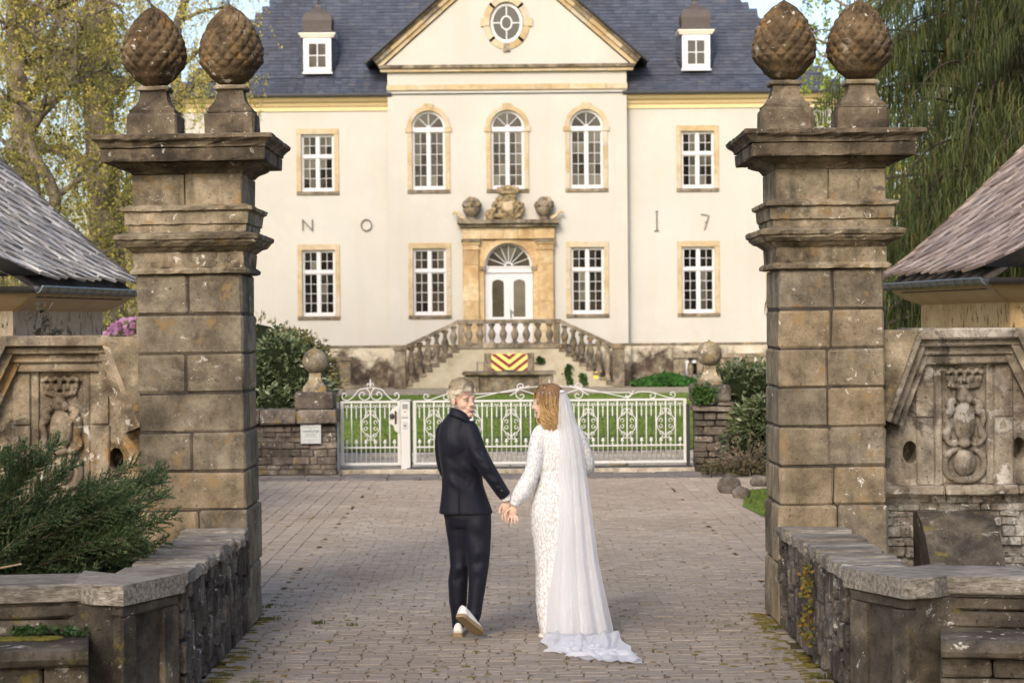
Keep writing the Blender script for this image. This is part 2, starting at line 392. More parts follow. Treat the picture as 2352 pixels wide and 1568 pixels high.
def leafmat(name, cols, rough=.55, trans=.35, spec=.3):
    s = Sh(name); r = s.rnd(); k = len(cols)
    c = s.ramp(r, [(i / max(1, k - 1), cols[i]) for i in range(k)])
    c = s.mix(.6, c, s.ramp(s.noise(1.3, 4, .6), [(.3, .22), (.7, .78)]), 'OVERLAY')
    s.fin(c, rough, spec)
    if trans:
        t = s.nt.nodes.new('ShaderNodeBsdfTranslucent'); s.put(t.inputs[0], c)
        mx = s.nt.nodes.new('ShaderNodeMixShader'); mx.inputs[0].default_value = trans
        s.nt.links.new(s.b.outputs[0], mx.inputs[1]); s.nt.links.new(t.outputs[0], mx.inputs[2]); s.nt.links.new(mx.outputs[0], s.out.inputs[0])
    return s.m
M['spring'] = leafmat('spring_leaf', [(.50, .44, .09), (.64, .55, .13), (.74, .61, .19), (.54, .50, .10)], .6, .55)
M['spring2'] = leafmat('fresh_leaf', [(.18, .27, .03), (.28, .36, .045), (.38, .40, .06)], .6, .5)
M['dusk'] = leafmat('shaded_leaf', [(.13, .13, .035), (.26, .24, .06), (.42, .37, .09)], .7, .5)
M['bark'] = stone('bark', [(.085, .068, .05), (.16, .132, .10), (.24, .205, .165)], 3, .4, var=.1, bump=1, bd=.03)
M['bark_dark'] = stone('dark_bark', [(.03, .024, .018), (.06, .05, .038), (.10, .085, .065)], 3, .4, var=.1, bump=1, bd=.03)
M['conifer'] = leafmat('weeping_conifer_spray', [(.018, .03, .010), (.04, .06, .018), (.07, .09, .025), (.11, .115, .032), (.05, .075, .028)], .65, .25)
M['conifer_dead'] = leafmat('withered_conifer_spray', [(.17, .06, .018), (.2, .10, .03)], .7, .3)
M['juniper'] = leafmat('juniper_needles', [(.028, .058, .026), (.05, .095, .042), (.08, .13, .055), (.15, .185, .075)], .6, .3)
M['rhodo'] = leafmat('rhododendron_leaf', [(.04, .062, .022), (.075, .105, .038), (.12, .15, .07), (.19, .21, .12)], .38, .2, .5)
M['rhodo2'] = leafmat('olive_shrub_leaf', [(.075, .08, .028), (.125, .12, .04), (.17, .155, .06)], .5, .25)
M['ivy'] = leafmat('ivy_leaf', [(.02, .05, .012), (.04, .08, .02), (.07, .12, .03)], .45, .2, .4)
M['dry'] = leafmat('withered_flower_head', [(.16, .11, .07), (.27, .20, .13), (.36, .28, .2)], .8, .3)
M['pink'] = leafmat('pink_blossom', [(.55, .22, .38), (.68, .34, .5), (.75, .45, .58)], .6, .4)
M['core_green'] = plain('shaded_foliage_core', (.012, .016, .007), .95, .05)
# ================================================================== GROUND, ROAD, LAWN
rng = random.Random(7)
def sheet(name, poly, z, mat, kind='structure'):
    b = MB(); b.add([(x, y, z) for x, y in poly], [tuple(range(len(poly)))]); o = b.build(name, mat); o['kind'] = kind; return o
sheet('ground', [(-700, -150), (700, -150), (700, 1200), (-700, 1200)], -.06, M['earth'])
road = sheet('road', [(-2.05, -6), (2.05, -6), (2.05, 16.2), (6.5, 16.6), (6.5, 30.1), (-7, 30.1), (-7, 16.6), (-2.05, 16.2)], -.010, M['joint'])
sheet('forecourt_paving', [(-7, 30.05), (6.5, 30.05), (6.5, 36.9), (-7, 36.9)], -.030, M['joint'])
sheet('lawn', [(-45, 36.85), (45, 36.85), (45, 66.2), (-45, 66.2)], -.004, M['lawn'])
sheet('gravel_path', [(-45, 66.15), (45, 66.15), (45, 76), (-45, 76)], -.010, M['gravel'])
grass_patch = sheet('grass_verge', [(3.05, 27.6), (2.75, 25.2), (2.9, 23.2), (3.3, 22.2), (7.5, 22), (7.5, 28.2), (3.6, 28.0)], .012, M['lawn'])

# pavers: running bond in the carriageway, soldier joints towards the sides
RL, RW, GAP = .172, .104, .005
def paver_mesh(k, L=RL, W=RW):
    b = MB(); r2 = random.Random(90 + k); h = .03; c = .004
    x, y = (L - GAP) / 2, (W - GAP) / 2
    j = lambda: r2.uniform(-.0025, .0025)
    k_ = .013                                                        # clipped corners leave the little mossy pits at every joint
    def octo(e, z, q=0.0): return [(-x + e + k_ + j() * q, -y + e + j() * q, z + j() * q), (x - e - k_ + j() * q, -y + e + j() * q, z + j() * q), (x - e + j() * q, -y + e + k_ + j() * q, z + j() * q), (x - e + j() * q, y - e - k_ + j() * q, z + j() * q), (x - e - k_ + j() * q, y - e + j() * q, z + j() * q), (-x + e + k_ + j() * q, y - e + j() * q, z + j() * q), (-x + e + j() * q, y - e - k_ + j() * q, z + j() * q), (-x + e + j() * q, -y + e + k_ + j() * q, z + j() * q)]
    b.add(octo(c, 0, .6) + octo(0, -c) + octo(0, -h), [tuple(range(8))] + [(i, i + 8, (i + 1) % 8 + 8, (i + 1) % 8) for i in range(8)] + [(i + 8, i + 16, (i + 1) % 8 + 16, (i + 1) % 8 + 8) for i in range(8)])
    return b
PV = [paver_mesh(k) for k in range(8)]; PVm = [p.mesh('paver', M['paver']) for p in PV]
far = MB(); n_single = 0; rows = int((30.0 - 11.9) / RW)
for i in range(rows):
    y = 11.9 + (i + .5) * RW
    wl_, wr_ = (-1.98, 1.98) if y < 16.15 else (-4.6, 4.6)
    x = wl_ + RL / 2 - (RL / 2 if i % 2 else 0)
    if rng.random() < .25: x += rng.choice((-.074, .074))
    while x < wr_ + .05:
        xs = x
        if x < -1.98 + .02 + max(0, (y - 22) * 0) or x > 2.15: xs = (round(x / RL)) * RL       # stack bond at the edges of the yard
        dx = rng.gauss(0, .002)
        if not (y > 22.4 and y < 27.6 and xs > 2.95) and not (y < 16.15 and abs(xs) > 1.93):
            dz = rng.gauss(0, .0022) + .004 * mnoise.noise(Vector((xs * 1.3, y * .9, 0)))
            sag = 0
            k = rng.randrange(8); ang = rng.gauss(0, .006)
            if y > 12.95 and n_single < 300 and abs(xs) < 1.9:
                place('paver', PVm[k], road, (xs + dx, y, dz), (0, 0, ang)); n_single += 1
            elif y > 12.4:
                ca, sa = math.cos(ang), math.sin(ang)
                far.add([(xs + dx + q[0] * ca - q[1] * sa, y + q[0] * sa + q[1] * ca, q[2] + dz) for q in PV[k].v], PV[k].f)
        x += RL
far.build('paver_field', M['paver'], road, kind='stuff')
# little plants, moss cushions and dead leaves in the joints
moss = MB()
for i in range(1500):
    y = 12.6 + 15 * rng.random() ** 1.7; w = 1.92 if y < 16 else 3.6; x = rng.uniform(-w, w)
    if rng.random() < .5: x = math.copysign(w - abs(rng.gauss(0, .22)), x)
    y = 11.9 + round((y - 11.9) / RW) * RW
    s_ = rng.uniform(.004, .012) * (2.2 if abs(x) > w - .12 else 1)
    moss.ell((x, y, -.004), (s_ * 2.6, s_, s_ * .8), 6, 4)
moss.build('moss_cushions', plain('moss', (.13, .105, .03), .95, .1, .5, 9), road, kind='stuff')
litter = MB()
for i in range(700):
    y = 12.6 + 14 * rng.random() ** 1.5; w = 1.95 if y < 16 else 3.6; x = rng.uniform(-w, w); s_ = rng.uniform(.006, .017); a = rng.uniform(0, 6.28)
    p = [Vector((math.cos(a + t) * s_ * q, math.sin(a + t) * s_ * q * .6, rng.uniform(.003, .014))) + Vector((x, y, .002)) for t, q in ((0, 1.5), (1.4, .7), (3.14, 1.4), (4.7, .7))]
    litter.add(p, [(0, 1, 2, 3)])
tag(litter.build('leaf_litter', leafmat('dead_leaf', [(.10, .045, .02), (.16, .085, .03), (.06, .035, .02)], .8, .2)), 'scattered brown leaf litter on the paved drive', 'litter', kind='stuff')
weeds = MB()
def blades(mb, x, y, z, n, h, sp, rg=rng):
    for _ in range(n):
        a = rg.uniform(0, 6.28); r0 = rg.random() * sp; bx, by = x + math.cos(a) * r0, y + math.sin(a) * r0
        hh = h * rg.uniform(.5, 1.2); l = Vector((rg.gauss(0, .35), rg.gauss(0, .35), 1)).normalized() * hh; w = Vector((math.cos(a), math.sin(a), 0)) * hh * .09
        b0 = Vector((bx, by, z)); mb.add([b0 - w, b0 + w, b0 + l * .6 + w * .7 + Vector((l.x, l.y, 0)) * .1, b0 + l * 1.0 + Vector((l.x, l.y, -.1 * hh)) * .5, b0 + l * .6 - w * .7], [(0, 1, 2, 3, 4)])
for x, y, n, h, sp in [(-1.46, 15.65, 60, .035, .06), (-1.2, 15.55, 40, .03, .05), (-1.86, 15.9, 120, .03, .1), (-1.9, 14.2, 60, .03, .2), (-1.85, 13.35, 80, .03, .06), (1.9, 15.2, 90, .04, .12), (1.55, 15.35, 50, .02, .1),
                       (1.9, 14.0, 60, .03, .25), (1.93, 13.1, 60, .04, .1), (-1.93, 13.0, 60, .035, .1), (1.42, 15.6, 50, .02, .15), (-1.95, 16.6, 80, .03, .2), (-2.1, 17.4, 160, .02, .3), (-1.62, 13.1, 40, .025, .05)]: blades(weeds, x, y, 0, n, h, sp)
for i in range(2600): blades(weeds, rng.uniform(2.85, 5.5), rng.uniform(22.6, 27.8), .01, 1, .06, .02)
tag(weeds.build('weeds', leafmat('weed_blade', [(.07, .10, .02), (.13, .16, .03), (.18, .16, .05)], .6, .4)), 'small weeds and grass at the edges of the drive', 'weeds', kind='stuff')
lawn_tufts = MB()
for i in range(9000):
    y = 36.9 + 29 * rng.random() ** 1.6; x = rng.uniform(-.115, .115) * y; h = rng.uniform(.02, .05); a = rng.uniform(0, 3.14); w = .03
    lawn_tufts.add([(x - w * math.cos(a), y - w * math.sin(a), -.01), (x + w * math.cos(a), y + w * math.sin(a), -.01), (x + rng.gauss(0, .02), y + rng.gauss(0, .02), h)], [(0, 1, 2)])
tag(lawn_tufts.build('lawn_grass', leafmat('lawn_blade', [(.07, .13, .018), (.12, .19, .03), (.19, .23, .06)], .7, .4)), 'short grass of the courtyard lawn', 'grass', kind='stuff')
# flagstones before and behind the gate
def flags(parent, x0, x1, y0, y1, sx, sy, z, mat, seed, name='flagstone'):
    rg = random.Random(seed); y = y0
    while y < y1 - .05:
        h = min(sy * rg.uniform(.85, 1.15), y1 - y); x = x0 + rg.uniform(-.3, 0)
        while x < x1:
            w = sx * rg.uniform(.7, 1.4); b = MB(); b.cbox(x + .008, x + w - .008, y + .008, y + h - .008, z - .05, z + rg.gauss(0, .003), .008, .004, rg)
            b.build(name, mat, parent); x += w
        y += h
fc = bpy.data.objects['forecourt_paving']
flags(fc, -4.4, 4.4, 30.15, 31.4, .55, .42, -.006, M['darkflag'], 3)
flags(fc, -3.6, 3.6, 32.2, 36.8, .9, .75, -.012, M['flag'], 4)
b = MB(); b.cbox(-2.65, 2.75, 31.5, 32.1, -.05, .045, .015, .004, rng); tag(b.build('threshold', M['flag']), kind='structure')
b = MB(); b.box(-1.6, 2.7, 31.62, 31.66, .047, .062); b.box(-1.6, 2.7, 31.72, 31.76, .047, .062); tag(b.build('gate_rail', M['darkmetal']), 'dark steel guide rail let into the threshold under the sliding gate', 'rail')

# ================================================================== MANOR HOUSE
YW, YR, AX = 75.0, 74.55, -.10           # wing plane, plane of the central projection, axis
castle = thing('manor_house', (AX, 75, 0), 'cream manor house with slate roof, central pediment and stone-framed white windows', 'house')
def C(x): return AX + x

def wall_holes(mb, x0, x1, z0, z1, y, holes, mi=0, flip=False):
    xs = sorted({x0, x1} | {h[k] for h in holes for k in (0, 1)}); zs = sorted({z0, z1} | {h[k] for h in holes for k in (2, 3)})
    for a, b_ in zip(xs, xs[1:]):
        for c, d in zip(zs, zs[1:]):
            mx, mz = (a + b_) / 2, (c + d) / 2
            if any(h[0] < mx < h[1] and h[2] < mz < h[3] for h in holes): continue
            mb.add([(a, y, c), (b_, y, c), (b_, y, d), (a, y, d)], [(0, 1, 2, 3)], mi)
def ellipse_fill(mb, cx, cz, rx, rz, x0, x1, z0, z1, y, a0=0, a1=2 * math.pi, n=32, mi=0):
    """fill between an ellipse (arc) and its surrounding rectangle"""
    P = []; Q = []
    for i in range(n + 1):
        t = lerp(a0, a1, i / n); c, s_ = math.cos(t), math.sin(t); P.append((cx + rx * c, y, cz + rz * s_))
        k = min((x1 - cx) / c if c > 1e-6 else 9e9, (x0 - cx) / c if c < -1e-6 else 9e9, (z1 - cz) / s_ if s_ > 1e-6 else 9e9, (z0 - cz) / s_ if s_ < -1e-6 else 9e9)
        Q.append((cx + c * k, y, cz + s_ * k))
    for i in range(n):
        mb.add([P[i], P[i + 1], Q[i + 1], Q[i]], [(0, 1, 2, 3)], mi)
        # corner triangles
        for X in (x0, x1):
            for Z in (z0, z1):
                if abs(Q[i][0] - X) > 1e-6 and abs(Q[i + 1][0] - X) < 1e-6 and abs(Q[i][2] - Z) < 1e-6 and abs(Q[i + 1][2] - Z) > 1e-6: mb.add([Q[i], Q[i + 1], (X, y, Z)], [(0, 1, 2)], mi)
                if abs(Q[i][0] - X) < 1e-6 and abs(Q[i + 1][0] - X) > 1e-6 and abs(Q[i][2] - Z) > 1e-6 and abs(Q[i + 1][2] - Z) < 1e-6: mb.add([Q[i], Q[i + 1], (X, y, Z)], [(0, 1, 2)], mi)

# --- walls with real openings
wing_x = (6.78, 9.94); IW = .59                     # inner half width of the window opening
WIN_LOW, WIN_UP = (2.53, 4.90), (6.98, 9.02)
wall = MB()
for sg in (-1, 1):
    xs = sorted((C(sg * 4.24), C(sg * 11.8)))
    holes = [(C(sg * wx) - IW, C(sg * wx) + IW, *zz) for wx in wing_x for zz in (WIN_LOW, WIN_UP)]
    wall_holes(wall, xs[0], xs[1], 1.45, 10.3, YW, holes)
    wall.add([(C(sg * 11.8), YW, 0), (C(sg * 11.8), YW + 12, 0), (C(sg * 11.8), YW + 12, 10.3), (C(sg * 11.8), YW, 10.3)], [(0, 1, 2, 3)])
    wall.add([(C(sg * 4.24), YR, 1.45), (C(sg * 4.24), YW, 1.45), (C(sg * 4.24), YW, 11.2), (C(sg * 4.24), YR, 11.2)], [(0, 1, 2, 3)])
wall.add([(C(-11.8), YW + 12, 0), (C(11.8), YW + 12, 0), (C(11.8), YW + 12, 10.3), (C(-11.8), YW + 12, 10.3)], [(0, 1, 2, 3)])
ARCH = (-2.8, 0, 2.8)
holes = [(C(x) - IW, C(x) + IW, *WIN_LOW) for x in (-2.8, 2.8)] + [(C(x) - .62, C(x) + .62, 6.98, 9.80) for x in ARCH] + [(C(-.87), C(.87), 1.5, 5.08)]
wall_holes(wall, C(-4.24), C(4.24), 1.45, 11.2, YR, holes)
for x in ARCH: ellipse_fill(wall, C(x), 9.18, .62, .62, C(x) - .62, C(x) + .62, 9.18, 9.80, YR, 0, math.pi, 24)
ellipse_fill(wall, C(0), 4.24, .84, .82, C(-.87), C(.87), 4.24, 5.08, YR, 0, math.pi, 24)
# pediment field with the oval opening
OZ = 12.88; ORX, ORZ = .62, .75
wall_holes(wall, C(-1.2), C(1.2), 11.25, 14.15, YR, [(C(-.8), C(.8), OZ - .9, OZ + .9)])
ellipse_fill(wall, C(0), OZ, ORX, ORZ, C(-.8), C(.8), OZ - .9, OZ + .9, YR)
for sg in (-1, 1):
    wall.add([(C(sg * 1.2), YR, 11.25), (C(sg * 4.5), YR, 11.25), (C(sg * 1.2), YR, 14.15)], [(0, 1, 2)])
wall.add([(C(-1.2), YR, 14.15), (C(1.2), YR, 14.15), (C(0), YR, 15.2)], [(0, 1, 2)])
wall.build('wall', M['plaster'], castle)
pl = MB()
for sg in (-1, 1):
    a, b_ = sorted((C(sg * 4.30), C(sg * 11.87))); pl.box(a, b_, YW - .07, YW + .3, 0, 1.40)
pl.box(C(-4.31), C(4.31), YR - .07, YR + .3, 0, 1.40)
pl.build('plinth', M['plinth'], castle)
rg = random.Random(21)
def blocks(name, x0, x1, n, y0, y1, z0, z1, mat, parent, c=.008, jit=.003):
    """a course of n separate stones"""
    ed = [x0] + sorted(x0 + (x1 - x0) * (i + rg.uniform(-.22, .22)) / n for i in range(1, n)) + [x1]
    for a, b_ in zip(ed, ed[1:]):
        m = MB(); m.cbox(a + .003, b_ - .003, y0, y1, z0, z1, c, jit, rg); m.build(name, mat, parent)
lg = MB(); lg.box(C(-11.9), C(-4.33), YW - .10, YW + .05, 1.40, 1.48); lg.box(C(4.33), C(11.9), YW - .10, YW + .05, 1.40, 1.48); lg.box(C(-4.34), C(4.34), YR - .10, YR + .05, 1.402, 1.482)
lg.build('plinth_ledge', M['greystone'], castle)

pane_cache = {}
def pane(w, h, mat, parent, x, y, z):
    key = (round(w, 3), round(h, 3), mat)
    if key not in pane_cache:
        m = MB(); m.add([(-w / 2, 0, -h / 2), (w / 2, 0, -h / 2), (w / 2, 0, h / 2), (-w / 2, 0, h / 2)], [(0, 1, 2, 3)]); pane_cache[key] = m.mesh('pane', M[mat])
    return place('pane', pane_cache[key], parent, (x, y, z), (rg.gauss(0, .006), 0, rg.gauss(0, .006)))
def surround(parent, x, z0, z1, y, hw, wd=.165, arch=False, spring=None):
    """stones framing an opening"""
    for sg in (-1, 1):
        a, b_ = sorted((x + sg * hw, x + sg * (hw + wd))); zs = [z0, lerp(z0, z1, rg.uniform(.28, .4)), lerp(z0, z1, rg.uniform(.6, .75)), z1]
        for p, q in zip(zs, zs[1:]):
            m = MB(); m.cbox(a, b_, y - .035, y + .32, p + .003, q - .003, .006, .003, rg); m.build('jamb_stone', M['ochre'], parent)
    m = MB(); m.cbox(x - hw - wd - .005, x + hw + wd + .005, y - .05, y + .32, z0 - .125, z0, .008, .003, rg); m.build('sill_stone', M['greystone'], parent)
    if not arch:
        m = MB(); m.cbox(x - hw - wd, x + hw + wd, y - .036, y + .32, z1, z1 + .20, .006, .003, rg); m.build('lintel_stone', M['ochre'], parent)
def rect_window(x, z0, z1, y, up_rows, low_rows, g='glass'):
    hw = IW; yf = y + .09                                             # frame plane
    f = MB(); B = lambda a, b_, c, d, t=0: f.box(a, b_, yf + t, yf + .09, c, d)
    zt = z1 - (z1 - z0) * (.335 if low_rows == 4 else .39)              # transom
    B(x - hw, x - hw + .06, z0, z1); B(x + hw - .06, x + hw, z0, z1); B(x - hw + .06, x + hw - .06, z1 - .06, z1); B(x - hw + .06, x + hw - .06, z0, z0 + .10, -.02)
    B(x - .05, x + .05, z0 + .10, z1 - .06, -.012); B(x - hw + .06, x + hw - .06, zt - .045, zt + .045, -.03)
    win = f.build('window', M['white'], castle)
    mt = MB()
    for sg in (-1, 1):
        xa, xb = sorted((x + sg * .05, x + sg * (hw - .06)))
        for (a, b_, nr) in ((zt + .05, z1 - .06, up_rows), (z0 + .10, zt - .05, low_rows)):
            # sash rim
            mt.box(xa, xa + .028, yf + .02, yf + .07, a, b_); mt.box(xb - .028, xb, yf + .02, yf + .07, a, b_); mt.box(xa + .035, xb - .035, yf + .021, yf + .07, a, a + .035); mt.box(xa + .035, xb - .035, yf + .021, yf + .07, b_ - .035, b_)
            ia, ib, ja, jb = xa + .028, xb - .028, a + .03, b_ - .03; pw, ph = (ib - ia) / 2, (jb - ja) / nr
            mt.box(ia + pw - .009, ia + pw + .009, yf + .03, yf + .07, ja, jb)
            for k in range(1, nr): mt.box(ia, ib, yf + .0325, yf + .068, ja + k * ph - .009, ja + k * ph + .009)
            for cc in range(2):
                gl = g if rg.random() < .75 else ('glass2' if g == 'glass' else 'glass')
                for k in range(nr): pane(pw, ph, gl, win, ia + (cc + .5) * pw, yf + .055, ja + (k + .5) * ph)
    mt.build('glazing_bars', M['white'], win); surround(win, x, z0, z1, y, hw)
for sg in (-1, 1):
    for i, wx in enumerate(wing_x):
        rect_window(C(sg * wx), *WIN_LOW, YW, 2, 4, 'glass'); rect_window(C(sg * wx), *WIN_UP, YW, 2, 3, 'glass2' if sg < 0 else 'glass')
    rect_window(C(sg * 2.8), *WIN_LOW, YR, 2, 4, 'glass')

def arch_stones(parent, x, z, y, r0, r1, n, mat, y1=.3, key=True):
    for k in range(n):
        a0, a1 = math.pi * k / n, math.pi * (k + 1) / n; iskey = key and k == n // 2
        rr = r1 + (.07 if iskey else 0); yy = y - (.06 if iskey else .035); P = []
        st = 4
        ring = [(x + r0 * math.cos(lerp(a0, a1, i / st)), z + r0 * math.sin(lerp(a0, a1, i / st))) for i in range(st + 1)] + [(x + rr * math.cos(lerp(a1, a0, i / st)), z + rr * math.sin(lerp(a1, a0, i / st))) for i in range(st + 1)]
        m = MB(); m.prism(ring, yy, y + y1); m.build('arch_stone', mat, parent)
def arc_band(mb, x, z, r0, r1, y0, y1, a0, a1, n=20, rz=1.0):
    ring = [(x + r0 * math.cos(lerp(a0, a1, i / n)), z + r0 * rz * math.sin(lerp(a0, a1, i / n))) for i in range(n + 1)]; ring2 = [(x + r1 * math.cos(lerp(a0, a1, i / n)), z + (r1 if rz == 1 else r0 * rz + (r1 - r0)) * math.sin(lerp(a0, a1, i / n))) for i in range(n + 1)]
    for i in range(n): mb.prism([ring[i], ring2[i], ring2[i + 1], ring[i + 1]], y0, y1)
def arch_window(x, g):
    y = YR; yf = y + .09; z0, sp, hw = 6.98, 9.13, .59; f = MB(); B = lambda a, b_, c, d, t=0: f.box(a, b_, yf + t, yf + .09, c, d)
    B(x - hw, x - hw + .06, z0, sp); B(x + hw - .06, x + hw, z0, sp); B(x - hw + .06, x + hw - .06, z0, z0 + .10, -.02); B(x - .05, x + .05, z0 + .10, sp - .09, -.012)
    B(x - hw, x + hw, sp - .10, sp + .06, -.04); arc_band(f, x, sp + .05, .515, .60, yf, yf + .09, 0, math.pi)
    for a in (45, 90, 135): f.tube([(x + .1 * math.cos(R(a)), yf + .045, sp + .06 + .1 * math.sin(R(a))), (x + .53 * math.cos(R(a)), yf + .045, sp + .05 + .53 * math.sin(R(a)))], .018, 4)
    arc_band(f, x, sp + .06, .02, .085, yf + .01, yf + .08, 0, math.pi, 8)
    win = f.build('window', M['white'], castle); mt = MB()
    for sg in (-1, 1):
        xa, xb = sorted((x + sg * .05, x + sg * (hw - .06))); a, b_ = z0 + .10, sp - .10
        mt.box(xa, xa + .028, yf + .02, yf + .07, a, b_); mt.box(xb - .028, xb, yf + .02, yf + .07, a, b_); mt.box(xa + .035, xb - .035, yf + .021, yf + .07, a, a + .035); mt.box(xa + .035, xb - .035, yf + .021, yf + .07, b_ - .035, b_)
        ia, ib, ja, jb = xa + .028, xb - .028, a + .03, b_ - .03; pw, ph = (ib - ia) / 2, (jb - ja) / 5
        mt.box(ia + pw - .009, ia + pw + .009, yf + .03, yf + .07, ja, jb)
        for k in range(1, 5): mt.box(ia, ib, yf + .0325, yf + .068, ja + k * ph - .009, ja + k * ph + .009)
        for cc in range(2):
            for k in range(5): pane(pw, ph, g if rg.random() < .7 else 'glass', win, ia + (cc + .5) * pw, yf + .055, ja + (k + .5) * ph)
    mt.build('glazing_bars', M['white'], win)
    for k in range(4):                                                # fan lights
        a0, a1 = math.pi * k / 4, math.pi * (k + 1) / 4; m = MB(); P = [(x, yf + .055, sp + .05)] + [(x + .53 * math.cos(lerp(a0, a1, i / 5)), yf + .055, sp + .05 + .53 * math.sin(lerp(a0, a1, i / 5))) for i in range(6)]
        m.add(P, [tuple(range(7))]); m.build('pane', M['glass'], win)
    surround(win, x, z0, sp - .12, y, hw, arch=True)
    for sg in (-1, 1):
        m = MB(); a, b_ = sorted((x + sg * .575, x + sg * .82)); m.cbox(a, b_, y - .065, y + .3, sp - .115, sp + .05, .008, .003, rg); m.build('impost_stone', M['ochre'], win)
    arch_stones(win, x, sp + .055, y, .60, .77, 7, M['ochre'])
for x, g in zip(ARCH, ('glass2', 'glass2', 'glass2')): arch_window(C(x), g)

# oval window in the pediment
f = MB(); yf = YR + .08
def oval_band(mb, r0, r1, y0, y1, cz, cx, n=40):
    for i in range(n):
        a, b_ = 2 * math.pi * i / n, 2 * math.pi * (i + 1) / n
        mb.prism([(cx + r0[0] * math.cos(a), cz + r0[1] * math.sin(a)), (cx + r1[0] * math.cos(a), cz + r1[1] * math.sin(a)), (cx + r1[0] * math.cos(b_), cz + r1[1] * math.sin(b_)), (cx + r0[0] * math.cos(b_), cz + r0[1] * math.sin(b_))], y0, y1)
oval_band(f, (.475, .60), (.58, .71), yf, yf + .09, OZ, C(0)); oval_band(f, (.165, .21), (.215, .26), yf + .02, yf + .07, OZ, C(0), 24)
f.box(C(-.02), C(.02), yf + .022, yf + .072, OZ + .25, OZ + .62); f.box(C(-.02), C(.02), yf + .022, yf + .072, OZ - .62, OZ - .25); f.box(C(-.5), C(-.2), yf + .024, yf + .072, OZ - .02, OZ + .02); f.box(C(.2), C(.5), yf + .024, yf + .072, OZ - .02, OZ + .02)
win = f.build('oval_window', M['white'], castle)
for q in range(4):
    m = MB(); a0 = q * math.pi / 2; P = [(C(0), yf + .05, OZ)] + [(C(0) + .5 * math.cos(a0 + math.pi / 2 * i / 8), yf + .05, OZ + .62 * math.sin(a0 + math.pi / 2 * i / 8)) for i in range(9)]
    m.add(P, [tuple(range(10))]); m.build('pane', M['glass'], win)
for k in range(12):
    a0, a1 = 2 * math.pi * (k - .5) / 12, 2 * math.pi * (k + .5) / 12; key = k % 3 == 0; d = .09 if key else 0; m = MB(); st = 5
    if key: a0 += .12; a1 -= .12
    else: a0 -= .06 if k % 3 == 1 else .06; a1 += .06
    if not key and k % 3 == 1: a0 -= .06
    if not key and k % 3 == 2: a1 += .06
    ring = [(C(0) + .60 * math.cos(lerp(a0, a1, i / st)), OZ + .73 * math.sin(lerp(a0, a1, i / st))) for i in range(st + 1)] + [(C(0) + (.83 + d) * math.cos(lerp(a1, a0, i / st)), OZ + (.95 + d) * math.sin(lerp(a1, a0, i / st))) for i in range(st + 1)]
    m.prism(ring, YR - (.07 if key else .04), YR + .3); m.build('oval_surround_stone', M['greystone'] if k == 9 else M['ochre'], win)

# cornices and bands
for sg in (-1, 1):
    m = MB(); a, b_ = sorted((C(sg * 4.15), C(sg * 12.1)))
    prof = [(YW + .1, 9.84), (YW - .05, 9.84), (YW - .05, 9.98), (YW - .10, 10.0), (YW - .14, 10.06), (YW - .16, 10.13), (YW - .28, 10.16), (YW - .36, 10.24), (YW - .40, 10.33), (YW + .1, 10.33)]
    m.prism(prof, a, b_, axis='x'); m.build('eaves_cornice', plain('ochre_cornice_paint', (.62, .49, .28), .8, .2, .06), castle)
    g_ = MB(); g_.tube([(a - .05, YW - .47, 10.36), (b_ + .05, YW - .47, 10.36)], .07, 8); g_.build('roof_gutter', M['lead'], castle)
blocks('string_course_stone', C(-4.27), C(4.27), 9, YR - .07, YR + .1, 10.50, 10.70, M['ochre'], castle)
blocks('pediment_cornice_stone', C(-4.52), C(4.52), 10, YR - .24, YR + .1, 11.26, 11.38, M['greystone'], castle)
blocks('pediment_cornice_stone', C(-4.48), C(4.48), 10, YR - .15, YR + .1, 11.14, 11.258, M['ochre'], castle)
ang = math.atan2(3.95, 4.5)
for sg in (-1, 1):
    n = 8; L = math.hypot(3.95, 4.5)
    for k in range(n):
        for (t0, t1, pr, mt_) in ((.0, .15, .10, 'ochre'), (.152, .31, .19, 'ochre' if k % 3 else 'greystone'), (.312, .40, .27, 'greystone')):
            m = MB(); m.cbox(L * k / n + .003, L * (k + 1) / n - .003, YR - pr, YR + .1, t0, t1, .008, .004, rg)
            vv = []
            for (u, y, w) in m.v:
                xx = 4.5 - u * math.cos(ang) + w * math.sin(ang); zz = 11.30 + u * math.sin(ang) + w * math.cos(ang); vv.append((C(sg * xx), y, zz))
            m.v = vv; m.build('raking_cornice_stone', M[mt_], castle)
# gable roof slabs behind the raking cornice
for sg in (-1, 1):
    m = MB(); t = .07; nrm = (math.sin(ang) * t, math.cos(ang) * t)
    m.prism([(C(sg * 4.98), 11.42), (C(0), 15.80), (C(0), 15.80 + t * 1.3), (C(sg * (4.98 + nrm[0])), 11.42 + nrm[1])], YR - .34, YW + 7); m.build('gable_roof', M['slate'], castle)
    v_ = MB(); v_.tube([(C(sg * 5.03), YR - .36, 11.40), (C(0), YR - .36, 15.84)], .045, 6); v_.build('verge', M['lead'], castle)

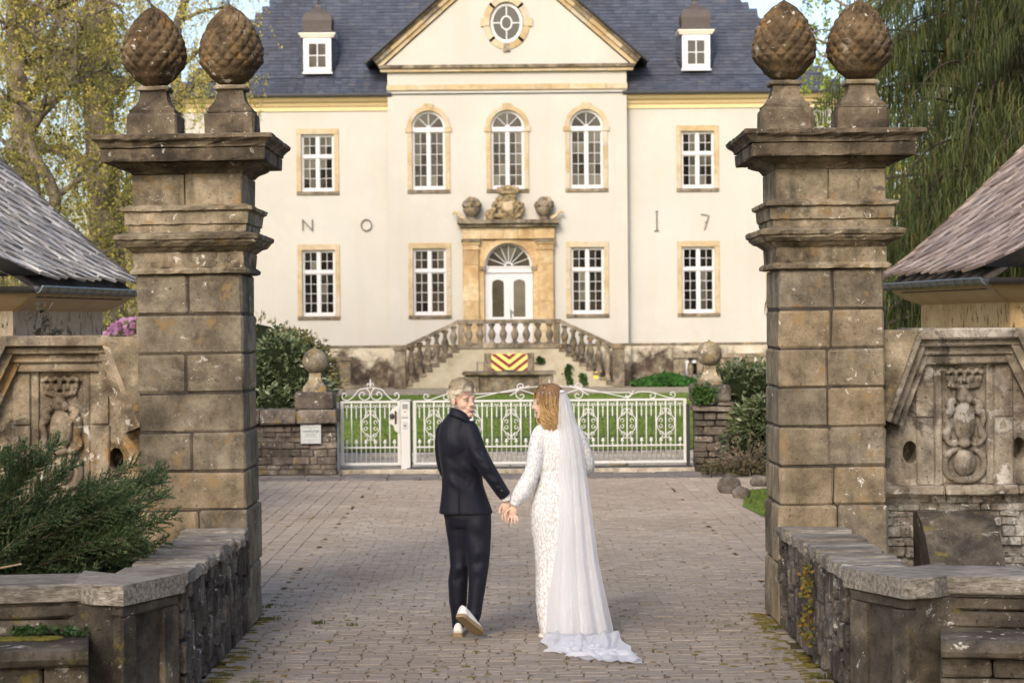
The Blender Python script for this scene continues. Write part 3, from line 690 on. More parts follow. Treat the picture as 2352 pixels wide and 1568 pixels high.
# --- main roof: slates one by one
prof = [(YW - .50, 10.38), (YW + .30, 10.98), (YW + 6.0, 17.6)]
def roof_pt(d):
    for (y0, z0), (y1, z1) in zip(prof, prof[1:]):
        L = math.hypot(y1 - y0, z1 - z0)
        if d <= L: return y0 + (y1 - y0) * d / L, z0 + (z1 - z0) * d / L, math.atan2(z1 - z0, y1 - y0)
        d -= L
    return y1, z1, math.atan2(z1 - z0, y1 - y0)
under = MB()
pts = [prof[0], prof[1], prof[2]]
for (y0, z0), (y1, z1) in zip(pts, pts[1:]):
    w0, w1 = 12.2 - max(0, y0 - prof[0][0]), 12.2 - max(0, y1 - prof[0][0])
    under.add([(C(-w0), y0, z0 - .02), (C(w0), y0, z0 - .02), (C(w1), y1, z1 - .02), (C(-w1), y1, z1 - .02)], [(0, 1, 2, 3)])
    for sg in (-1, 1): under.add([(C(sg * w0), y0, z0 - .02), (C(sg * w0), YW + 12.5 - (y0 - prof[0][0]), z0 - .02), (C(sg * w1), YW + 12.5 - (y1 - prof[0][0]), z1 - .02), (C(sg * w1), y1, z1 - .02)], [(0, 1, 2, 3)])
roof = under.build('roof', M['slate'], castle)
SW, SE = .265, .185
sm = MB(); sm.add([(-SW / 2 + .006, -.02, .034), (SW / 2 - .006, -.02, .034), (SW / 2 - .006, SE + .04, .012), (-SW / 2 + .006, SE + .04, .012), (-SW / 2 + .006, -.02, .012), (SW / 2 - .006, -.02, .012)], [(0, 1, 2, 3), (4, 5, 1, 0), (4, 0, 3), (5, 2, 1)])
slate_me = sm.mesh('slate', M['slate']); fs = MB(); ns = 0; d = 0.0; row = 0
while d < 9.2:
    y, z, a = roof_pt(d); w = 12.2 - (y - prof[0][0]); x = -w + (SW / 2 if row % 2 else 0)
    while x < w:
        if not (abs(x) < 4.0 and z < 11.3):
            jx, jz = rg.gauss(0, .006), rg.gauss(0, .003)
            vis = (4.6 < abs(x) < 9.3) and 10.3 < z < 13.7
            if vis and ns < 300 and row >= 1 and (-8.8 < x < -4.7 or 4.7 < x < 8.8):
                place('slate', slate_me, roof, (C(x) + jx, y, z + jz), (a, 0, rg.gauss(0, .01))); ns += 1
            else:
                ca, sa = math.cos(a), math.sin(a)
                fs.add([(C(x) + jx + p[0], y + p[1] * ca - p[2] * sa, z + jz + p[1] * sa + p[2] * ca) for p in sm.v], sm.f)
        x += SW
    d += SE; row += 1
fs.build('slate_covering', M['slate'], roof, kind='stuff')

# --- dormers
def dormer(x):
    yd = YW + .28; m = MB(); m.box(x - .47, x + .47, yd + .03, yd + 2.2, 11.28, 12.52); d_ = m.build('dormer', M['brownslate'], castle)
    f = MB(); B = lambda a, b_, c, e, t=0: f.box(a, b_, yd - .04 - t, yd + .028, c, e)
    B(x - .5, x - .30, 11.26, 12.50); B(x + .30, x + .5, 11.26, 12.50); B(x - .30, x + .30, 11.26, 11.44); B(x - .30, x + .30, 12.28, 12.50, .01); B(x - .02, x + .02, 11.44, 12.28, .005); B(x - .30, x + .30, 11.84, 11.875, .003); B(x - .54, x + .54, 11.20, 11.262, .04)
    f.build('dormer_frame', M['white'], d_)
    for sx in (-1, 1):
        for zz in (11.645, 12.075): pane(.28, .40, 'glass', d_, x + sx * .16, yd + .01, zz)
    c = MB(); c.sqloft([(.58, 12.50), (.60, 12.54), (.655, 12.62), (.66, 12.66)], x, yd + .5, 2); c.build('dormer_cornice', M['offwhite'], d_)
    o = MB(); o.sqloft([(.66, 12.66), (.55, 12.72), (.50, 12.80), (.51, 12.95), (.53, 13.12), (.52, 13.24), (.45, 13.38), (.32, 13.50), (.18, 13.58), (.10, 13.66), (.07, 13.78)], x, yd + .5, 6); o.build('onion_roof', M['brownslate'], d_, smooth=False)
    p = MB(); p.lathe([(.10, 13.76), (.10, 13.80), (.045, 13.83), (.04, 14.05), (.06, 14.08), (.0, 14.3)], (x, yd + .5, 0), 8); p.build('finial', M['lead'], d_)
    # curved slate cheeks
    for sg in (-1, 1):
        for k in range(9):
            ck = MB()
            z = 11.3 + k * .135; w0 = .5; w1 = .64 + .07 * math.sin(k * .5)
            ck.add([(x + sg * w0, yd + .02, z + .10), (x + sg * w1, yd + .45, z - .05 + .28), (x + sg * w1, yd + .55, z + .14 + .28), (x + sg * w0, yd + .10, z + .24), (x + sg * w0, yd + .0, z + .08), (x + sg * w1, yd + .43, z - .07 + .28)], [(0, 1, 2, 3), (4, 5, 1, 0)])
            ck.build('cheek_slate', M['slate'], d_)
dormer(C(-6.78)); dormer(C(6.78))

# --- portal
po = MB(); po.box(C(-1.62), C(-.87), YR - .12, YR + .2, 1.5, 5.2); po.box(C(.87), C(1.62), YR - .12, YR + .2, 1.5, 5.2); po.box(C(-.87), C(.87), YR - .12, YR + .2, 5.08, 5.2)
ellipse_fill(po, C(0), 4.24, .84, .82, C(-.87), C(.87), 4.24, 5.08, YR - .12, 0, math.pi, 24)
for i in range(24):
    a, b_ = math.pi * i / 24, math.pi * (i + 1) / 24; po.add([(C(.84 * math.cos(a)), YR - .12, 4.24 + .82 * math.sin(a)), (C(.84 * math.cos(b_)), YR - .12, 4.24 + .82 * math.sin(b_)), (C(.84 * math.cos(b_)), YR + .2, 4.24 + .82 * math.sin(b_)), (C(.84 * math.cos(a)), YR + .2, 4.24 + .82 * math.sin(a))], [(0, 1, 2, 3)])
portal = po.build('portal', M['portal'], castle)
for sg in (-1, 1):
    a, b_ = sorted((C(sg * 1.06), C(sg * 1.58)))
    for z0, z1 in ((1.5, 1.9), (1.905, 3.0), (3.005, 4.3), (4.305, 4.82)):
        m = MB(); m.cbox(a, b_, YR - .24, YR - .1, z0, z1, .01, .003, rg); m.build('pilaster_stone', M['portal'], portal)
    for hw_, z0, z1, pr in ((.30, 4.825, 4.90, .28), (.27, 4.90, 5.02, .26), (.32, 5.02, 5.10, .30), (.35, 5.10, 5.18, .34)):
        m = MB(); cx = C(sg * 1.32); m.cbox(cx - hw_, cx + hw_, YR - pr, YR - .1, z0, z1, .008, .003, rg); m.build('pilaster_capital', M['greystone'] if z0 > 5.05 else M['portal'], portal)
    m = MB(); a, b_ = sorted((C(sg * .80), C(sg * 1.0))); m.cbox(a, b_, YR - .17, YR - .1, 4.10, 4.24, .008, .003, rg); m.build('impost_stone', M['greystone'], portal)
blocks('entablature_stone', C(-1.64), C(1.64), 5, YR - .26, YR, 5.21, 5.62, M['portal'], portal)
blocks('portal_cornice_stone', C(-1.72), C(1.72), 4, YR - .42, YR, 5.63, 5.74, M['greystone'], portal)
blocks('portal_cornice_stone', C(-1.80), C(1.80), 4, YR - .55, YR, 5.742, 5.88, M['greystone'], portal)
arch_stones(portal, C(0), 4.24, YR - .12, .835, 1.0, 9, M['portal'], y1=.1, key=False)
# door
dm = MB(); yd = YR + .06
dm.box(C(-.86), C(-.74), yd, yd + .1, 1.5, 4.12); dm.box(C(.74), C(.86), yd, yd + .1, 1.5, 4.12); dm.box(C(-.9), C(.9), yd - .05, yd + .1, 4.02, 4.20); dm.box(C(-.95), C(.95), yd - .08, yd + .1, 4.20, 4.25)
arc_band(dm, C(0), 4.24, .76, .86, yd, yd + .1, 0, math.pi, 24); arc_band(dm, C(0), 4.25, .10, .15, yd + .02, yd + .08, 0, math.pi, 10)
for a in (22, 45, 68, 90, 112, 135, 158): dm.tube([(C(.14 * math.cos(R(a))), yd + .05, 4.25 + .14 * math.sin(R(a))), (C(.78 * math.cos(R(a))), yd + .05, 4.24 + .78 * math.sin(R(a)))], .016, 4)
door = dm.build('door', M['white'], castle)
for k in range(8):
    a0, a1 = math.pi * k / 8, math.pi * (k + 1) / 8; m = MB(); m.add([(C(0), yd + .06, 4.25)] + [(C(.78 * math.cos(lerp(a0, a1, i / 4))), yd + .06, 4.24 + .78 * math.sin(lerp(a0, a1, i / 4))) for i in range(5)], [tuple(range(6))]); m.build('pane', M['glass2'] if 1 < k < 6 else M['glass'], door)
for sg in (-1, 1):
    m = MB(); xa, xb = sorted((C(sg * .02), C(sg * .74))); Bq = lambda a, b_, c, e, t=0: m.box(a, b_, yd + .01 - t, yd + .08, c, e)
    Bq(xa, xa + .15, 1.5, 4.02); Bq(xb - .15, xb, 1.5, 4.02); Bq(xa + .15, xb - .15, 1.5, 2.45); Bq(xa + .15, xb - .15, 3.78, 4.02); Bq(xa + .19, xb - .19, 1.68, 2.3, .02)
    arc = MB(); m.build('door_leaf', M['white'], door)
    pane(xb - xa - .3, 1.34, 'glass2', door, (xa + xb) / 2, yd + .05, 3.11)
    p = MB(); p.add([(xa + .15, yd + .02, 3.79), (xa + .15, yd + .02, 3.62), (xa + .17, yd + .02, 3.72), ((xa + xb) / 2, yd + .02, 3.79), (xb - .17, yd + .02, 3.72), (xb - .15, yd + .02, 3.62), (xb - .15, yd + .02, 3.79)], [(0, 1, 2, 3), (3, 4, 5, 6)]); p.build('arched_rail', M['white'], door)
m = MB(); m.box(C(-.03), C(.03), yd - .02, yd + .02, 1.5, 4.02); m.build('meeting_stile', M['white'], door)
m = MB(); m.box(C(.06), C(.09), yd - .03, yd + .01, 2.42, 2.72); m.tube([(C(.075), yd - .06, 2.62), (C(.19), yd - .06, 2.62)], .014, 6); m.build('door_handle', M['darkmetal'], door)
# urns with fruit and coat of arms on the portal
def bumpy(mb, c, r, n, s0, s1, seed, top=False):
    q = random.Random(seed)
    for _ in range(n):
        u = q.uniform(0, 6.28); w = q.uniform(-.2 if top else -1, 1); k = math.sqrt(1 - w * w); rr = q.uniform(s0, s1)
        mb.ell((c[0] + r[0] * k * math.cos(u), c[1] + r[1] * k * math.sin(u), c[2] + r[2] * w), (rr, rr, rr), 7, 5)
for sg in (-1, 1):
    u = MB(); x = C(sg * 1.28); y = YR - .28; u.lathe([(.16, 5.88), (.17, 5.93), (.10, 5.97), (.12, 6.0), (.24, 6.08), (.31, 6.2), (.32, 6.28), (.27, 6.31), (.0, 6.32)], (x, y, 0), 18); u.build('urn', M['greystone'], portal, auto=40)
    fb = MB(); fb.ell((x, y, 6.38), (.28, .24, .2), 10, 6); bumpy(fb, (x, y, 6.38), (.29, .25, .26), 70, .05, .09, 3 + sg, True); fb.ell((x, y, 6.62), (.08, .08, .08), 8, 5); place('urn_fruit', remesh(fb, .03, 1), portal).data.materials.append(M['greystone'])
    sc = MB(); sc.tube(spline([(x + sg * .22, y, 5.92), (x + sg * .4, y, 6.0), (x + sg * .52, y, 6.14), (x + sg * .62, y, 6.16), (x + sg * .66, y, 6.06)], 12), [.07, .075, .075, .07, .065, .06, .055, .05, .045, .04, .035, .02], 7); sc.build('scroll', M['ochre'], portal, smooth=True)
ca = MB(); y = YR - .25
ca.ell((C(0), y, 6.32), (.40, .14, .38), 16, 10); ca.ell((C(0), y - .1, 6.36), (.24, .08, .25), 14, 9); bumpy(ca, (C(0), y, 6.30), (.54, .12, .42), 110, .05, .10, 9)
ca.ell((C(0), y, 6.83), (.36, .16, .07), 16, 6)
for k in range(-3, 4): ca.ell((C(k * .115), y - .05, 6.98 - abs(k) * .02), (.06, .08, .11), 8, 6); ca.ell((C(k * .115), y - .06, 7.08 - abs(k) * .025), (.05, .06, .05), 8, 5)
ca.ell((C(-.62), y + .05, 6.08), (.22, .07, .2), 10, 6)
place('coat_of_arms', remesh(ca, .022, 1), portal).data.materials.append(stone('arms_stone', [(.10, .078, .045), (.22, .17, .10), (.30, .25, .17)], 6, .3, moss=.4, mcol=(.27, .18, .06), var=.05, bump=.6))
m = MB(); m.cbox(C(-.17), C(.17), y - .185, y - .12, 6.2, 6.52, .02, .01, rg); m.build('escutcheon', M['ochre'], portal)

# --- staircase
YS = 72.7
sb = MB(); zt = 1.50
sb.box(C(-1.74), C(1.74), YS, YR - .08, 0, zt - .14)
stair = sb.build('staircase', M['stairwall'], castle)
NST = 9; run = 1.86; hst = zt / NST
for sg in (-1, 1):
    for k in range(NST - 1):
        z1 = zt - (k + 1) * hst; xa, xb = sorted((C(sg * (1.74 + k * run / (NST - 1))), C(sg * (1.74 + (k + 1) * run / (NST - 1)))))
        m = MB(); m.cbox(xa - .02, xb + .02, YS - .04, YR - .1, z1 - .10, z1, .012, .004, rg); m.build('step', M['greystone'], stair)
        m = MB(); m.box(xa, xb, YS + .002, YR - .1, 0, z1 - .101); m.build('stair_wall', M['stairwall'], stair)
blocks('landing_slab', C(-1.82), C(1.82), 5, YS - .06, YR - .08, zt - .138, zt, M['greystone'], stair)
bal = MB(); bal.lathe([(.085, 0), (.085, .05), (.05, .07), (.06, .12), (.095, .22), (.10, .29), (.07, .38), (.045, .43), (.06, .47), (.045, .50), (.085, .52), (.085, .58)], (0, 0, 0), 10); bal_me = bal.mesh('baluster', M['greystone'], True)
for k in range(8):
    x = C(-1.40 + k * .40); place('baluster', bal_me, stair, (x, YS + .12, zt + .02), None, (1.35, 1.2, 1.2))
blocks('rail_stone', C(-1.80), C(1.80), 3, YS - .03, YS + .27, zt + .72, zt + .86, M['greystone'], stair)
blocks('rail_base', C(-1.76), C(1.76), 3, YS, YS + .24, zt, zt + .05, M['greystone'], stair)
for sg in (-1, 1):
    m = MB(); x = C(sg * 1.66); m.cbox(x - .11, x + .11, YS + .0, YS + .24, zt + .05, zt + .72, .012, .004, rg); m.build('newel', M['greystone'], stair)
    m = MB(); x = C(sg * 3.78); m.cbox(x - .20, x + .20, YS - .12, YS + .30, 0, 1.32, .015, .005, rg); m.cbox(x - .25, x + .25, YS - .17, YS + .35, 1.322, 1.44, .015, .005, rg); m.build('newel', M['greystone'], stair)
    a, b_ = (1.76, zt + .79), (3.66, 1.40); n = 4
    for k in range(n):
        p = (lerp(a[0], b_[0], k / n), lerp(a[1], b_[1], k / n)); q = (lerp(a[0], b_[0], (k + 1) / n), lerp(a[1], b_[1], (k + 1) / n)); m = MB()
        m.prism([(C(sg * p[0]), p[1] - .075), (C(sg * q[0]), q[1] - .075), (C(sg * q[0]), q[1] + .07), (C(sg * p[0]), p[1] + .07)], YS - .03, YS + .27); m.build('rail_stone', M['greystone'], stair)
    for k in range(6):
        t = (k + .5) / 6; x = lerp(1.78, 3.55, t); z_ = zt - (min(NST - 2, int((x - 1.74) / (run / (NST - 1)))) + 1) * hst; top = lerp(a[1], b_[1], (x - a[0]) / (b_[0] - a[0])) - .07
        m = MB(); m.cbox(C(sg * x) - .10, C(sg * x) + .10, YS, YS + .24, z_, z_ + .10, .01, .003, rg); m.build('baluster_foot', M['greystone'], stair)
        place('baluster', bal_me, stair, (C(sg * x), YS + .12, z_ + .095), None, (1.3, 1.2, (top - z_ - .095) / .58))
# painted cellar door below the landing
m = MB(); m.box(C(-.63), C(.63), YS - .02, YS + .03, .0, 1.18); cd = m.build('cellar_door', plain('yellow_door_paint', (.72, .55, .16), .6, .3, .06), stair)
for z in (-1.0, -.72, -.44, -.16, .12, .40, .68, .96):
    for sg in (-1, 1):
        pts_ = [(0, z), (.63, z + .63 * .75), (.63, z + .63 * .75 + .13), (0, z + .13)]
        # clip against the door panel
        def clip(P, zc, keep_below):
            out = []
            for i in range(len(P)):
                p, q = P[i], P[(i + 1) % len(P)]; ip = (p[1] <= zc) == keep_below; iq = (q[1] <= zc) == keep_below
                if ip: out.append(p)
                if ip != iq: t = (zc - p[1]) / (q[1] - p[1]); out.append((p[0] + t * (q[0] - p[0]), zc))
            return out
        P = clip(clip(pts_, 1.17, True), .01, False) if True else pts_
        if len(P) >= 3:
            m = MB(); m.prism([(C(sg * p[0]), p[1]) for p in P], YS - .026, YS - .018); m.build('chevron_board', plain('dark_red_door_paint', (.16, .022, .03), .6, .3, .1) if 'dr' not in M else M['dr'], cd)
            if 'dr' not in M: M['dr'] = bpy.data.materials['dark_red_door_paint']
for sg in (-1, 1):
    m = MB(); a, b_ = sorted((C(sg * .63), C(sg * .86))); m.cbox(a, b_, YS - .05, YS + .05, 0, 1.2, .01, .003, rg); m.build('door_jamb', M['greystone'], stair)
m = MB(); m.tube([(C(-1.12), YS - .06, .05), (C(-1.12), YS - .08, .9), (C(-.88), YS - .08, .9), (C(-.88), YS - .06, .05)], .018, 6); m.build('handrail', M['iron'], stair)
m = MB(); m.box(C(2.92), C(3.06), YS - .02, YS, .28, .52); m.build('yellow_notice', plain('yellow_notice', (.75, .58, .06), .6, .3), stair)
# basement light-well balustrades
for sg, x0, x1 in ((-1, 5.55, 9.2), (1, 5.75, 9.4)):
    a, b_ = sorted((C(sg * x0), C(sg * x1))); w = MB(); w.cbox(a, b_, 73.5, 73.8, 0, .22, .015, .004, rg); lw = w.build('area_balustrade', M['greystone'], castle)
    m = MB(); m.cbox(a - .05, b_ + .05, 73.42, 73.88, .96, 1.10, .015, .004, rg); m.build('rail_stone', M['greystone'], lw)
    for k in range(5):
        x = C(sg * lerp(x0 + .2, x1 - .2, k / 4)); m = MB(); m.cbox(x - .19, x + .19, 73.48, 73.82, .22, .96, .015, .004, rg); m.build('pier_stone', M['greystone'], lw)
    for k in range(12):
        t = (k + .5) / 12
        if min(abs(t * 4 - round(t * 4)), 1) > .2: place('baluster', bal_me, lw, (C(sg * lerp(x0 + .2, x1 - .2, t)), 73.65, .22), None, (1.15, 1.15, 1.28))
    for k in (0, 1):
        x = C(sg * wing_x[k]); m = MB(); m.box(x - .5, x + .5, YW - .12, YW - .072, .25, .85); bw = m.build('basement_window', M['white'], castle); pane(.36, .4, 'glass', bw, x - .23, YW - .125, .55); pane(.36, .4, 'glass', bw, x + .23, YW - .125, .55)
m = MB(); m.cbox(C(4.35), C(9), 72.9, 73.3, -.02, .12, .02, .01, rg); m.cbox(C(-9), C(-4.4), 72.9, 73.3, -.02, .12, .02, .01, rg); tag(m.build('kerb_step', M['greystone']), kind='structure')
# iron wall anchors shaped as N O I 7
def anchor(strokes, x, z, r=.022):
    m = MB()
    for st in strokes: m.tube([(C(x + p[0]), YW - .05, z + p[1]) for p in st], r, 6)
    m.build('wall_anchor', M['iron'], castle)
anchor([[(-.17, -.2), (-.17, .2)], [(-.19, .2), (.17, -.2)], [(.17, -.22), (.17, .2)]], -7.16, 5.79)
anchor([[(.185 * math.cos(t * .2618), .2 * math.sin(t * .2618)) for t in range(25)]], -5.06, 5.77)
anchor([[(0, -.34), (0, .34)], [(-.08, -.36), (0, -.32), (.08, -.36)], [(-.04, .36), (0, .32), (.04, .36)], [(-.03, 0), (.03, 0)]], 5.30, 5.83)
anchor([[(-.14, .26), (.14, .20), (-.02, -.30)], [(.0, -.05), (.07, .0)]], 7.02, 5.80)

# well-head trough at the edge of the lawn
well = thing('stone_trough', (C(0), 66.6, 0), 'low grey stone trough on the lawn before the staircase', 'trough')
m = MB(); m.cbox(C(-.95), C(.95), 66.25, 67.6, 0, .60, .03, .01, rg); m.build('basin', M['greystone'], well)
for sg in (-1, 1):
    x = C(sg * 1.17); m = MB(); m.cbox(x - .23, x + .23, 66.15, 67.7, 0, .58, .02, .01, rg); m.build('side_block', M['greystone'], well)
m = MB(); m.cbox(C(-1.48), C(1.48), 66.05, 67.8, .602, .70, .02, .008, rg); m.build('rim_slab', M['greystone'], well)
sq = MB(); sq.box(C(-.22), C(.18), 66.3, 66.7, .70, .75); tag(sq.build('dark_tray', M['darkmetal']), 'small dark tray lying on the rim of the stone trough', 'tray')
# ================================================================== COURTYARD GATE
YG = 31.8
gs = random.Random(5)
def scroll_path(c, r0, turns, a0, sgn, n=26, y=YG, rmin=.25):
    return [(c[0] + r0 * lerp(1, rmin, i / (n - 1)) * math.cos(a0 + sgn * 2 * math.pi * turns * i / (n - 1)), y, c[1] + r0 * lerp(1, rmin, i / (n - 1)) * math.sin(a0 + sgn * 2 * math.pi * turns * i / (n - 1))) for i in range(n)]
def sub(parent, name, fn, mat='white_iron', smooth=True):
    m = MB(); fn(m); return m.build(name, M[mat], parent, smooth=smooth)
barm = MB(); barm.tube([(0, 0, 0), (0, 0, 1)], .0105, 8)
bar_me = barm.mesh('bar', M['white_iron'], True)
pd = MB(); pd.lathe([(.012, 0), (.012, -.03), (.006, -.045), (.013, -.07), (.009, -.12), (.013, -.135), (.006, -.16), (.0, -.18)], (0, 0, 0), 7); pend_me = pd.mesh('pendant', M['white_iron'], True)
kb = MB(); kb.lathe([(.011, -.27), (.011, 0), (.016, .005), (.011, .012), (.011, .03), (.020, .035), (.028, .050), (.028, .064), (.019, .074), (.022, .082), (.012, .1), (0, .102)], (0, 0, 0), 9); knob_me = kb.mesh('knob_bar', M['white_iron'], True)
tc = MB()                                            # pair of C scrolls hanging under the top rail
for sg in (-1, 1):
    tc.tube(spline([(sg * .064, 0, -.004), (sg * .060, 0, -.04), (sg * .040, 0, -.056), (sg * .016, 0, -.048), (sg * .012, 0, -.028), (sg * .026, 0, -.022), (sg * .033, 0, -.032)], 16), .0065, 6)
tc.tube([(-.012, 0, -.045), (.012, 0, -.045)], .01, 6); tc_me = tc.mesh('rail_scroll', M['white_iron'], True)
orn = MB()                                           # openwork quatrefoil ornament filling two bar spaces
for sx in (-1, 1):
    for sz in (-1, 1):
        orn.tube(spline([(sx * .0, 0, sz * .185), (sx * .045, 0, sz * .145), (sx * .09, 0, sz * .12), (sx * .128, 0, sz * .06), (sx * .135, 0, 0)], 14), .0085, 6)
        orn.tube([(sx * (.075 + .026 * math.cos(t)), 0, sz * (.045 + .026 * math.sin(t))) for t in [-.6 + .5 * k for k in range(12)]], .0075, 6)
        orn.tube([(sx * (.062 + .026 * math.cos(t)), 0, sz * (.148 + .02 * math.sin(t))) for t in [2.6 - .5 * k for k in range(12)]], .0075, 6)
        orn.tube([(sx * (.034 + .022 * math.cos(t)), 0, sz * (.205 + .02 * math.sin(t))) for t in [3.6 - .5 * k for k in range(11)]], .0075, 6)
    orn.ell((sx * .135, 0, 0), (.014, .014, .02), 7, 5)
for sz in (-1, 1): orn.lathe([(.0, sz * .10), (.014, sz * .135), (.011, sz * .17), (.018, sz * .185), (.011, sz * .2)], (0, 0, 0), 7)
orn_me = orn.mesh('scroll_ornament', M['white_iron'], True)
ZT, ZM, ZB = 1.055, .365, .115
def gate_panel(g, x0, x1, sp, orn_every, phase=1):
    n = int(round((x1 - x0) / sp)); sp = (x1 - x0) / n
    for nm, z0, z1 in (('top_rail', ZT - .017, ZT + .017), ('middle_rail', ZM - .012, ZM + .012), ('bottom_rail', ZB - .02, ZB + .02)):
        m = MB(); m.cbox(x0 - .02, x1 + .02, YG - .022, YG + .022, z0, z1, .004); m.build(nm, M['white_iron'], g)
    for x in (x0, x1):
        m = MB(); m.cbox(x - .025, x + .025, YG - .0225, YG + .0225, ZB - .02, ZT + .005, .004); m.build('stile', M['white_iron'], g)
    for k in range(1, n): place('bar', bar_me, g, (x0 + k * sp, YG, ZB), None, (1, 1, ZT - ZB))
    for k in range(n):
        xm = x0 + (k + .5) * sp
        place('rail_scroll', tc_me, g, (xm, YG, ZT - .024)); place('pendant', pend_me, g, (xm, YG, ZT - .085)); place('knob_bar', knob_me, g, (xm, YG, ZM + .02))
    k = 1 + phase
    while k < n:
        place('scroll_ornament', orn_me, g, (x0 + k * sp, YG, .70)); k += orn_every
ped = thing('pedestrian_gate', (-2.15, YG, 0), 'narrow white wrought-iron side gate with arched scrollwork crest beside the stone wall', 'gate')
gate_panel(ped, -2.585, -1.72, .144, 6, 2)
cx = -2.15
for sg in (-1, 1):
    sub(ped, 'crest_scroll', lambda m: (m.tube(spline([(cx + sg * .0, YG, 1.27), (cx + sg * .09, YG, 1.262), (cx + sg * .18, YG, 1.235), (cx + sg * .26, YG, 1.14), (cx + sg * .34, YG, 1.085), (cx + sg * .415, YG, 1.10), (cx + sg * .43, YG, 1.155), (cx + sg * .40, YG, 1.19), (cx + sg * .365, YG, 1.17), (cx + sg * .38, YG, 1.14)], 44), .009, 7),
        m.tube(spline([(cx + sg * .06, YG, 1.265), (cx + sg * .015, YG, 1.2), (cx + sg * .02, YG, 1.12), (cx + sg * .09, YG, 1.085), (cx + sg * .16, YG, 1.12), (cx + sg * .165, YG, 1.175), (cx + sg * .125, YG, 1.205), (cx + sg * .09, YG, 1.18), (cx + sg * .11, YG, 1.155)], 36), .0085, 7)))
sub(ped, 'fleur_finial', lambda m: (m.lathe([(.012, 1.26), (.012, 1.30), (.02, 1.315), (.012, 1.33), (.016, 1.35), (.0, 1.42)], (cx, YG, 0), 8), [m.tube(spline([(cx, YG, 1.30), (cx + s * .03, YG, 1.335), (cx + s * .05, YG, 1.325), (cx + s * .045, YG, 1.30)], 9), .008, 6) for s in (-1, 1)]))
def lockplate(m):
    P = [(-1.76, .99), (-1.82, .96), (-1.85, .90), (-1.875, .85), (-1.84, .80), (-1.86, .74), (-1.80, .69), (-1.79, .63), (-1.74, .59), (-1.72, .6), (-1.72, .99)]
    m.prism(P, YG - .045, YG - .03)
sub(ped, 'lock_plate', lockplate, smooth=False)
sub(ped, 'lock_knob', lambda m: m.ell((-1.825, YG - .06, .84), (.035, .02, .045), 10, 7), 'lead')
sub(ped, 'lock_handle', lambda m: m.cbox(-1.785, -1.755, YG - .075, YG - .045, .72, .92, .01), 'lead', False).data.materials[0] = plain('brown_leather_handle', (.10, .04, .02), .6)
sub(ped, 'hinge_post', lambda m: m.cbox(-2.665, -2.63, YG - .02, YG + .02, .03, 1.06, .004), smooth=False)
post = thing('intercom_post', (-1.615, YG - .05, 0), 'white square intercom post between the two gates', 'intercom post')
sub(post, 'post', lambda m: m.cbox(-1.688, -1.548, YG - .12, YG + .04, .03, 1.07, .006), smooth=False)
sub(post, 'cap', lambda m: m.cbox(-1.70, -1.535, YG - .135, YG + .05, 1.071, 1.085, .004), smooth=False)
def grille(m):
    for k in range(7): m.box(-1.665, -1.583, YG - .132, YG - .122, .955 + k * .011, .961 + k * .011)
sub(post, 'speaker_grille', lambda m: m.cbox(-1.672, -1.576, YG - .126, YG - .119, .945, 1.04, .003), smooth=False)
o = MB(); grille(o); o.build('grille_slots', plain('grey_slot', (.25, .25, .25)), post, kind='stuff')
sub(post, 'name_plate', lambda m: m.cbox(-1.665, -1.583, YG - .128, YG - .119, .845, .935, .003), smooth=False)
o = MB(); o.box(-1.64, -1.61, YG - .131, YG - .1275, .90, .914); o.build('name_plate_mark', M['darkmetal'], post)
o = MB(); o.box(-1.675, -1.573, YG - .126, YG - .119, .815, .823); o.build('dark_slot', M['darkmetal'], post)
o = MB(); o.cbox(-1.66, -1.586, YG - .127, YG - .119, .64, .755, .003); o.build('key_switch_plate', plain('grey_metal_plate', (.42, .42, .42), .4, .5), post)
o = MB(); o.lathe([(.014, 0), (.014, .006)], (0, 0, 0), 10); o.v = [(-1.623 + x, YG - .129 - z, .70 + y) for x, y, z in o.v]; o.build('key_cylinder', M['darkmetal'], post)
o = MB(); o.box(-1.545, -1.53, YG - .04, YG + .02, .03, 1.05); o.box(-1.54, -1.515, YG - .045, YG - .03, .11, .14); o.build('stop_profile', M['darkmetal'], post)
gate = thing('sliding_gate', (.55, YG, 0), 'wide white wrought-iron sliding gate with low scrollwork crest', 'gate')
gate_panel(gate, -1.485, 2.61, .1465, 4, 1)
def crest(pts, r=.0085, n=40): return lambda m: m.tube(spline([(x, YG, z) for x, z in pts], n), r, 7)
